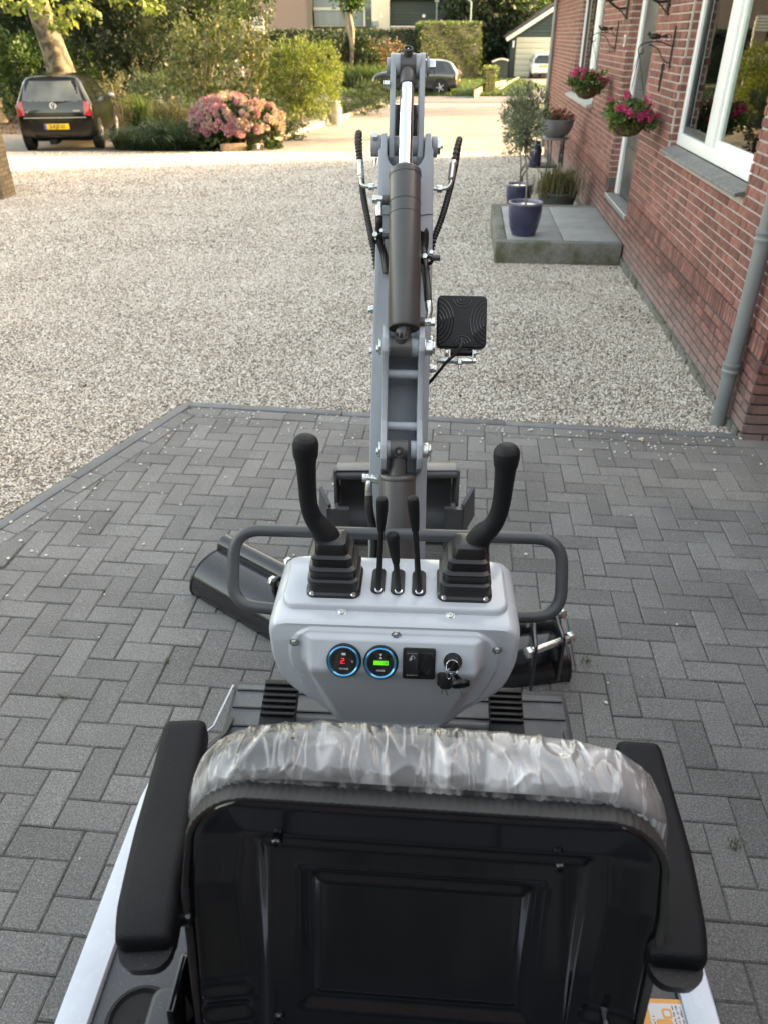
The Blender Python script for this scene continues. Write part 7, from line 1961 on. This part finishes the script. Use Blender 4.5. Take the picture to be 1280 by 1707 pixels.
hedge('clipped_hedge', 'tall sunlit clipped hedge block right of the long dark hedge', [(a.x, 56.2), (b.x, 58.4), (b.x - .4, 61.5), (a.x, 61.5)], tz - zG, zG, 'leaf_hedge', .15, 130)
a = G(806, 157); c_ = G(827, 157)
hedge('clipped_hedge', 'small square yellow green hedge at the corner of the neighbour driveway', [(a.x, a.y), (c_.x, a.y + .25), (c_.x + .05, a.y + 1.1), (a.x, a.y + 1.1)], 1.15, terr(43), 'leaf_bright', .08, 260)
# verge grasses
def verge(name, x0, x1, y0, y1, n, L, m_):
    P = np.stack([nrs.uniform(x0, x1, n), nrs.uniform(y0, y1, n), np.full(n, 0.)], 1); P[:, 2] = [terr(y) - .05 for y in P[:, 1]]
    npmesh(name, blades(P, L, .03, .5, .6), 4, m_, kind='stuff')
verge('verge_grass', 1.5, 7.2, 42.2, 46.5, 7000, .22, 'grass_light'); verge('verge_grass', -14, 3, 42.5, 50, 9000, .2, 'grass_blade'); verge('verge_grass', 3.5, 9.0, 46.5, 57, 6000, .22, 'grass_light')
P = np.stack([nrs.uniform(-5.4, -.2, 9000), nrs.uniform(19, 37, 9000), np.zeros(9000)], 1)
keep = P[:, 0] < np.interp(P[:, 1], [18.7, 23.5, 28.5, 34, 37], [-3.5, -3.7, -2.4, -.5, -.7]); P = P[keep]; P[:, 2] = [terr(y) - .03 for y in P[:, 1]]
npmesh('bed_ground_cover', blades(P, .2, .018, .6, .7), 4, 'grass_blade', kind='stuff')
P = np.stack([nrs.uniform(-13, -3.6, 2600), nrs.uniform(22.7, 30, 2600), np.zeros(2600)], 1); P[:, 2] = [terr(y) - .02 for y in P[:, 1]]
npmesh('fallen_leaves', leaves(P, .09, .06, 0), 4, 'leaf_rust', kind='stuff')
# multi stemmed tree in front of the hedge
Ym = 50; b = atY(583, 120, Ym); b.z = terr(Ym); t = thing('multi_stem_tree', 'pale multi stemmed tree in front of the long dark hedge', 'tree', b)
for pts in (((587, 82), (580, 45), (572, 20), (566, -12)), ((588, 82), (588, 50), (583, 20), (587, -5), (596, -25)), ((585, 20), (590, 12), (598, 5), (601, -15))):
    m = MB(); P = [atY(px, py, Ym + .1 * i) for i, (px, py) in enumerate(pts)]
    if pts[0][1] > 60: P = [b + V((0, 0, 0))] + P
    m.tube(spl(P, 4), .105 if pts[0][1] > 60 else .06, 8); m.build('stem', 'bark_pale', t)
Q = []
for px, py, r in ((583, -10, .7), (590, 5, .35), (600, -8, .6), (565, -12, .7), (583, 8, .3), (575, -22, 1.0), (597, 2, .3)): c = atY(px, py, Ym); Q.append(np.array(c) + nrs.normal(size=(120, 3)) * r * .5)
npmesh('crown', leaves(np.concatenate(Q), .22, .13, 0), 4, 'leaf_plane', t)

# ================================================================== BUILDINGS ACROSS THE STREET
def slabs(m, x0, x1, y, z0, z1, dep=.2, mi=0): m.bx(x0, x1, y, y + dep, z0, z1, mi)
def XA(px, Y, py=30): return atY(px, py, Y).x
def ZA(py, Y): return atY(640, py, Y).z
Yb = 66
bb = thing('brown_building', 'plain brown rendered building behind the left end of the long hedge', 'building', (XA(460, Yb), Yb, terr(Yb)))
m = MB(); m.bx(XA(398, Yb), XA(521, Yb), Yb, Yb + 9, terr(Yb), 7); m.build('wall', 'wall_brown', bb, sm=False)
m = MB(); m.bx(XA(396, Yb), XA(523, Yb), Yb - .1, Yb + 9.2, 7, 7.3); m.build('roof', 'roof_tile', bb, sm=False)
m = MB(); m.bx(XA(516.5, Yb), XA(521.5, Yb), Yb - .12, Yb - .01, 1.0, 7); m.build('corner_post', 'brick_pillar', bb, sm=False)
gb = thing('grey_building', 'grey boarded building with slatted balcony between the brown and the pale facades', 'building', (XA(570, Yb), Yb + 1, terr(Yb)))
m = MB(); m.bx(XA(522, Yb), XA(619, Yb), Yb + 1.2, Yb + 9, terr(Yb), 7.2); m.build('wall', 'wall_grey', gb, sm=False)
m = MB(); m.bx(XA(522, Yb), XA(607, Yb), Yb + .9, Yb + 1.19, terr(Yb), ZA(44, Yb)); m.build('base_wall', 'wall_brown', gb, sm=False)
m = MB(); m.bx(XA(523, Yb), XA(609, Yb), Yb + .35, Yb + 1.1, ZA(17, Yb), ZA(12, Yb)); bal = m.build('balcony_rail', 'wall_pale', gb, sm=False)
x = XA(524, Yb); n_ = 0
while x < XA(606, Yb): m = MB(); m.bx(x, x + .155, Yb + .4, Yb + .44, ZA(42, Yb), ZA(17.5, Yb)); m.build('balcony_board', 'wall_grey', gb, sm=False); x += .185
m = MB(); m.bx(XA(606.5, Yb), XA(609, Yb), Yb + .36, Yb + 1.19, ZA(44, Yb), ZA(11, Yb)); m.build('balcony_end', 'trim_white', gb, sm=False)
m = MB(); m.bx(XA(522.5, Yb), XA(606, Yb), Yb + .45, Yb + 1.15, ZA(44, Yb), ZA(42.5, Yb)); m.build('balcony_floor', 'wall_pale', gb, sm=False)
pbd = thing('pale_building', 'pale cream gable wall with small meter box left of the dark green shed', 'building', (XA(634, Yb), Yb, terr(Yb)))
x0, x1 = XA(620, 65), XA(649, 65); m = MB(); m.prism([(x0, 64.6), (x1, 65.8), (x1, 72), (x0, 72)], (0, 0, terr(60)), (1, 0, 0), (0, 1, 0), (0, 0, 1), 8.2); m.build('wall', 'wall_pale', pbd, sm=False)
xm = XA(627, 64.7); m = MB(); m.bx(xm - .22, xm + .22, 64.5, 64.95, ZA(45, 64.7), ZA(35, 64.7)); m.build('meter_box', 'wall_grey', pbd, bevel=.01)
m = MB(); m.prism([(x0 - .1, 64.4), (x1 + .1, 65.6), (x1 + .1, 72), (x0 - .1, 72)], (0, 0, 7.65), (1, 0, 0), (0, 1, 0), (0, 0, 1), .25); m.build('roof', 'roof_tile', pbd, sm=False)
sh = thing('green_shed', 'long dark green boarded shed behind the hedge corner', 'shed', (XA(715, 68), 68, terr(68)))
x0, x1 = XA(650, 68), XA(786, 68); m = MB(); m.bx(x0, x1, 68.06, 76, terr(68), 4.2); m.build('wall', 'shed_green', sh, sm=False)
z = ZA(50, 68) - 1.2
while z < 4.1:
    m = MB(); m.add([(x0, 68.0, z), (x1, 68.0, z), (x1, 68.05, z + .19), (x0, 68.05, z + .19), (x0, 68.055, z), (x1, 68.055, z)], [(0, 1, 2, 3), (0, 4, 5, 1)]); m.build('board', 'shed_green', sh, sm=False); z += .20
m = MB(); m.bx(x0 - .3, x1 + .3, 67.6, 76.4, 4.2, 4.4); m.build('roof', 'roof_tile', sh, sm=False)
xx_ = XA(705.5, 68); m = MB(); m.bx(xx_ - .12, xx_ + .12, 67.93, 67.985, ZA(29, 68), ZA(24, 68)); m.build('sign', 'frame_white', sh, sm=False)
lowf = thing('low_wall', 'low dark plinth wall in front of the green shed above the hedge', 'wall', (XA(675, 62), 62, terr(62))); m = MB(); m.bx(XA(650, 64.2), XA(702, 64.2), 64.2, 64.35, terr(64), ZA(45, 64.2)); m.build('wall', 'wall_brown', lowf, sm=False)
m = MB(); m.bx(XA(650, 64.2), XA(702, 64.2), 64.15, 64.4, ZA(45, 64.2) + .001, ZA(43.5, 64.2)); m.build('cap', 'trim_white', lowf, sm=False)
for px, Yp, py, cv in ((727, 66.5, 3, 0), (783.5, 62, 2, 1)):
    b = V((XA(px, Yp), Yp, terr(Yp))); t = thing('lamp_post', 'thin lamp post before the green shed' if not cv else 'curved lamp post at the right end of the green shed', 'lamp post', b)
    m = MB(); zt = ZA(py, Yp); pts = [b, b + V((0, 0, zt - b.z))] if not cv else spl([b, V((b.x, b.y, zt - .5)), V((b.x - .1, b.y, zt)), V((b.x - .7, b.y, zt + .3))], 4); m.tube(pts, .05, 8); m.build('pole', 'mast', t)
    m = MB(); m.box(pts[-1] + V((0, 0, .05)), (.3, .15, .1)); m.build('lamp_head', 'wall_pale', t, bevel=.01)
b = atY(309, 150, 39); b.z = terr(39); t = thing('green_pole', 'slim green metal pole standing behind the magnolia', 'pole', b); m = MB(); m.cyl(b, b + V((0, 0, 5)), .06, n=12); m.build('pole', 'mast', t)
# white slatted box above the hedge
Yw = 52; x0, x1 = XA(399, Yw, 40), XA(438, Yw, 40); t = thing('slatted_screen', 'white slatted screen half hidden by the magnolia top', 'screen', (x0, Yw, terr(Yw)))
z = ZA(52, Yw)
while z < ZA(31, Yw): m = MB(); m.bx(x0, x1, Yw, Yw + .04, z, z + .11); m.build('slat', 'trim_white', t, sm=False); z += .15
for x in (x0 - .05, x1): m = MB(); m.bx(x, x + .08, Yw - .02, Yw + .08, terr(Yw), ZA(29, Yw)); m.build('post', 'trim_white', t, sm=False)
# garage with gable
GM = Matrix.Translation((XA(849, 61, 100), 61, terr(61))) @ Matrix.Rotation(R(-5), 4, 'Z')
ga = thing('gable_garage', 'dark green wooden garage with white gable trim and cream sectional door', 'garage', GM @ V((3, 0, 0)))
Wd = 6.3; ev = ZA(60, 61) - terr(61); pk = ZA(9, 62) - terr(61)
m = MB(GM); m.prism([(0, -.05), (Wd, -.05), (Wd, ev), (Wd / 2, pk), (0, ev)], (0, .08, 0), (1, 0, 0), (0, 0, 1), (0, 1, 0), 7.5); m.build('wall', 'shed_green', ga, sm=False)
z = 2.42
while z < pk - .1:
    hw_ = Wd / 2 if z < ev else Wd / 2 * (pk - z) / (pk - ev); h2 = Wd / 2 if z + .2 < ev else Wd / 2 * (pk - z - .2) / (pk - ev)
    m = MB(GM); m.add([(Wd / 2 - hw_, 0.0, z), (Wd / 2 + hw_, 0.0, z), (Wd / 2 + max(h2, .02), .05, z + .2), (Wd / 2 - max(h2, .02), .05, z + .2)], [(0, 1, 2, 3)]); m.add([(Wd / 2 - hw_, 0.0, z), (Wd / 2 + hw_, 0.0, z), (Wd / 2 + hw_, .06, z), (Wd / 2 - hw_, .06, z)], [(0, 1, 2, 3)]); m.build('board', 'shed_green', ga, sm=False); z += .205
for a, b_ in ((0, .32), (Wd - 1.0, Wd)): m = MB(GM); m.bx(a, b_, 0.0, .07, -.05, 2.41); m.build('corner_board', 'shed_green', ga, sm=False)
for s in (0, 1):
    e, k_ = V((-.35 if s == 0 else Wd + .35, -.2, ev - .22)), V((Wd / 2, -.2, pk + .08)); d = (k_ - e).normalized(); up = V((-d.z, 0, d.x)) if s == 0 else V((d.z, 0, -d.x))
    m = MB(GM); m.prism([(0, -.12), ((k_ - e).length, -.12), ((k_ - e).length, .12), (0, .12)], e, d, up, (0, 1, 0), .05); m.build('barge_board', 'trim_white', ga, sm=False)
    m = MB(GM); m.prism([(0, .125), ((k_ - e).length, .125), ((k_ - e).length, .22), (0, .22)], e, d, up, (0, 1, 0), 7.9); m.build('roof', 'roof_tile', ga, sm=False)
m = MB(GM); m.lathe([(.06, -.25), (.05, .1), (.09, .16), (.03, .3), (.01, .5)], (Wd / 2, -.18, pk + .1), n=8); m.build('finial', 'trim_white', ga)
for i in range(7):
    m = MB(GM); z0_ = .02 + i * .335; m.bx(.36, Wd - 1.04, .02, .07, z0_, z0_ + .325); m.build('door_panel', 'cream_door', ga, bevel=.012)
m = MB(GM); m.bx(.10, .22, -.06, -.002, 1.75, 2.15); m.build('wall_lamp', 'frame_white', ga, bevel=.01)
# dark gate with arched white top
Yg = 57; x0, x1 = XA(819, Yg, 110), XA(846, Yg, 110); t = thing('arched_gate', 'low dark gate with white arched top rail left of the garage', 'gate', (x0, Yg, terr(Yg)))
zt0, zt1 = ZA(103, Yg), ZA(98.5, Yg); top = [V((x0 + (x1 - x0) * i / 12, Yg, zt0 + (zt1 - zt0) * math.sin(math.pi * i / 14))) for i in range(13)]
m = MB(); m.tube(top, .055, 6); m.build('arched_rail', 'trim_white', t)
for i in range(12): m = MB(); q = top[i].lerp(top[i + 1], .5); m.bx(q.x - (x1 - x0) / 26, q.x + (x1 - x0) / 26, Yg + .02, Yg + .06, terr(Yg), q.z - .06); m.build('board', 'shed_green', t, sm=False)
edging('stone_edging', [G(832, 152), G(850, 139), G(866, 130)], .10, .15, 'stone_pot', 'pale kerb along the left side of the neighbour driveway', 'edging')
edging('timber_edging', [G(790, 163), G(815, 151), G(842, 144)], .32, .08, 'timber', 'grey board edging beside the verge right of the dark hatchback', 'edging')

# trees behind the buildings
specs = [(812, 66, 'leaf_dark', 3.0, 'dark conifer between the sunlit hedge and the garage'), (838, 74, 'leaf_mid', 3.2, 'mid green tree behind the left garage eave'), (872, 82, 'leaf_autumn', 3.6, 'golden tree directly behind the garage gable'), (905, 80, 'leaf_autumn', 3.2, 'golden tree behind the garage roof peak'), (795, 78, 'leaf_mid', 2.8, 'green tree at the right end of the green shed'), (850, 92, 'leaf_dark', 4.2, 'tall dark tree far behind the garage'), (940, 90, 'leaf_mid', 4.5, 'green tree hidden behind the far house corner')]
for px, Yt, lm, r_, lab in specs:
    p = atY(px, 90, Yt); tree(lab, 'tree', px, Yt, .25, 4.5, (0, 0, 4.4), (r_, r_ * .9, 4.2), 220, 30, r_ * .24, lm, .42, .26, 0, 'bark', 'background_tree', 5, base=(p.x, Yt, 0), group='trees beyond the street')
shrub('autumn_shrub', 'reddish yellow shrub against the left side of the garage', 'bush', 833, 122, .9, .8, 1.3, 90, 22, .25, 'leaf_autumn', .2, .08, dy=-1)
# far-off belt of trees closing the view
def belt():
    Q, O = [], []
    for i in range(46):
        x = -70 + i * 3.6 + rnd.uniform(-1, 1); y = 98 + rnd.uniform(-4, 8); h = rnd.uniform(6, 10); p, o = clumps((x, y, h * .5), (3.2, 2.5, h * .55), 46, 20, .95, .3); Q.append(p); O.append(o)
    npmesh('far_tree_belt', leaves(np.concatenate(Q), .8, .5, 0, np.concatenate(O)), 4, 'leaf_mid', kind='stuff')
belt()
# unseen hedge and bush added left of the drive for the panes to reflect
hedge('reflection_hedge', 'tall green hedge left of the gravel drive, out of view, added for window reflections', [(-13.5, -4), (-12.2, -4), (-12.2, 15), (-13.5, 15)], 3.2, -.2, 'leaf_plane', .16, 70)
shrub('reflection_bush', 'big round bush out of view by the tall hedge, added for window reflections', 'bush', -400, 330, 1.6, 1.6, 1.3, 120, 26, .25, 'leaf_bright', .12, .05)

# garden trees behind the house: they stand between the low sun and the parked car
for x, y, z, r_, rz_, n_, lab in ((12.0, 24.9, 5.0, 2.0, 2.1, 150, 'small round tree behind the far end of the brick house'), (16.0, 35.2, 5.4, 3.4, 4.0, 260, 'large leafy tree standing behind the brick house')):
    tree(lab, 'tree', 0, y, .16, z, (0, 0, z), (r_, r_, rz_), n_, 30, r_ * .24, 'leaf_mid', .24, .15, 0, 'bark', 'garden_tree', 6, base=(x, y, 0))
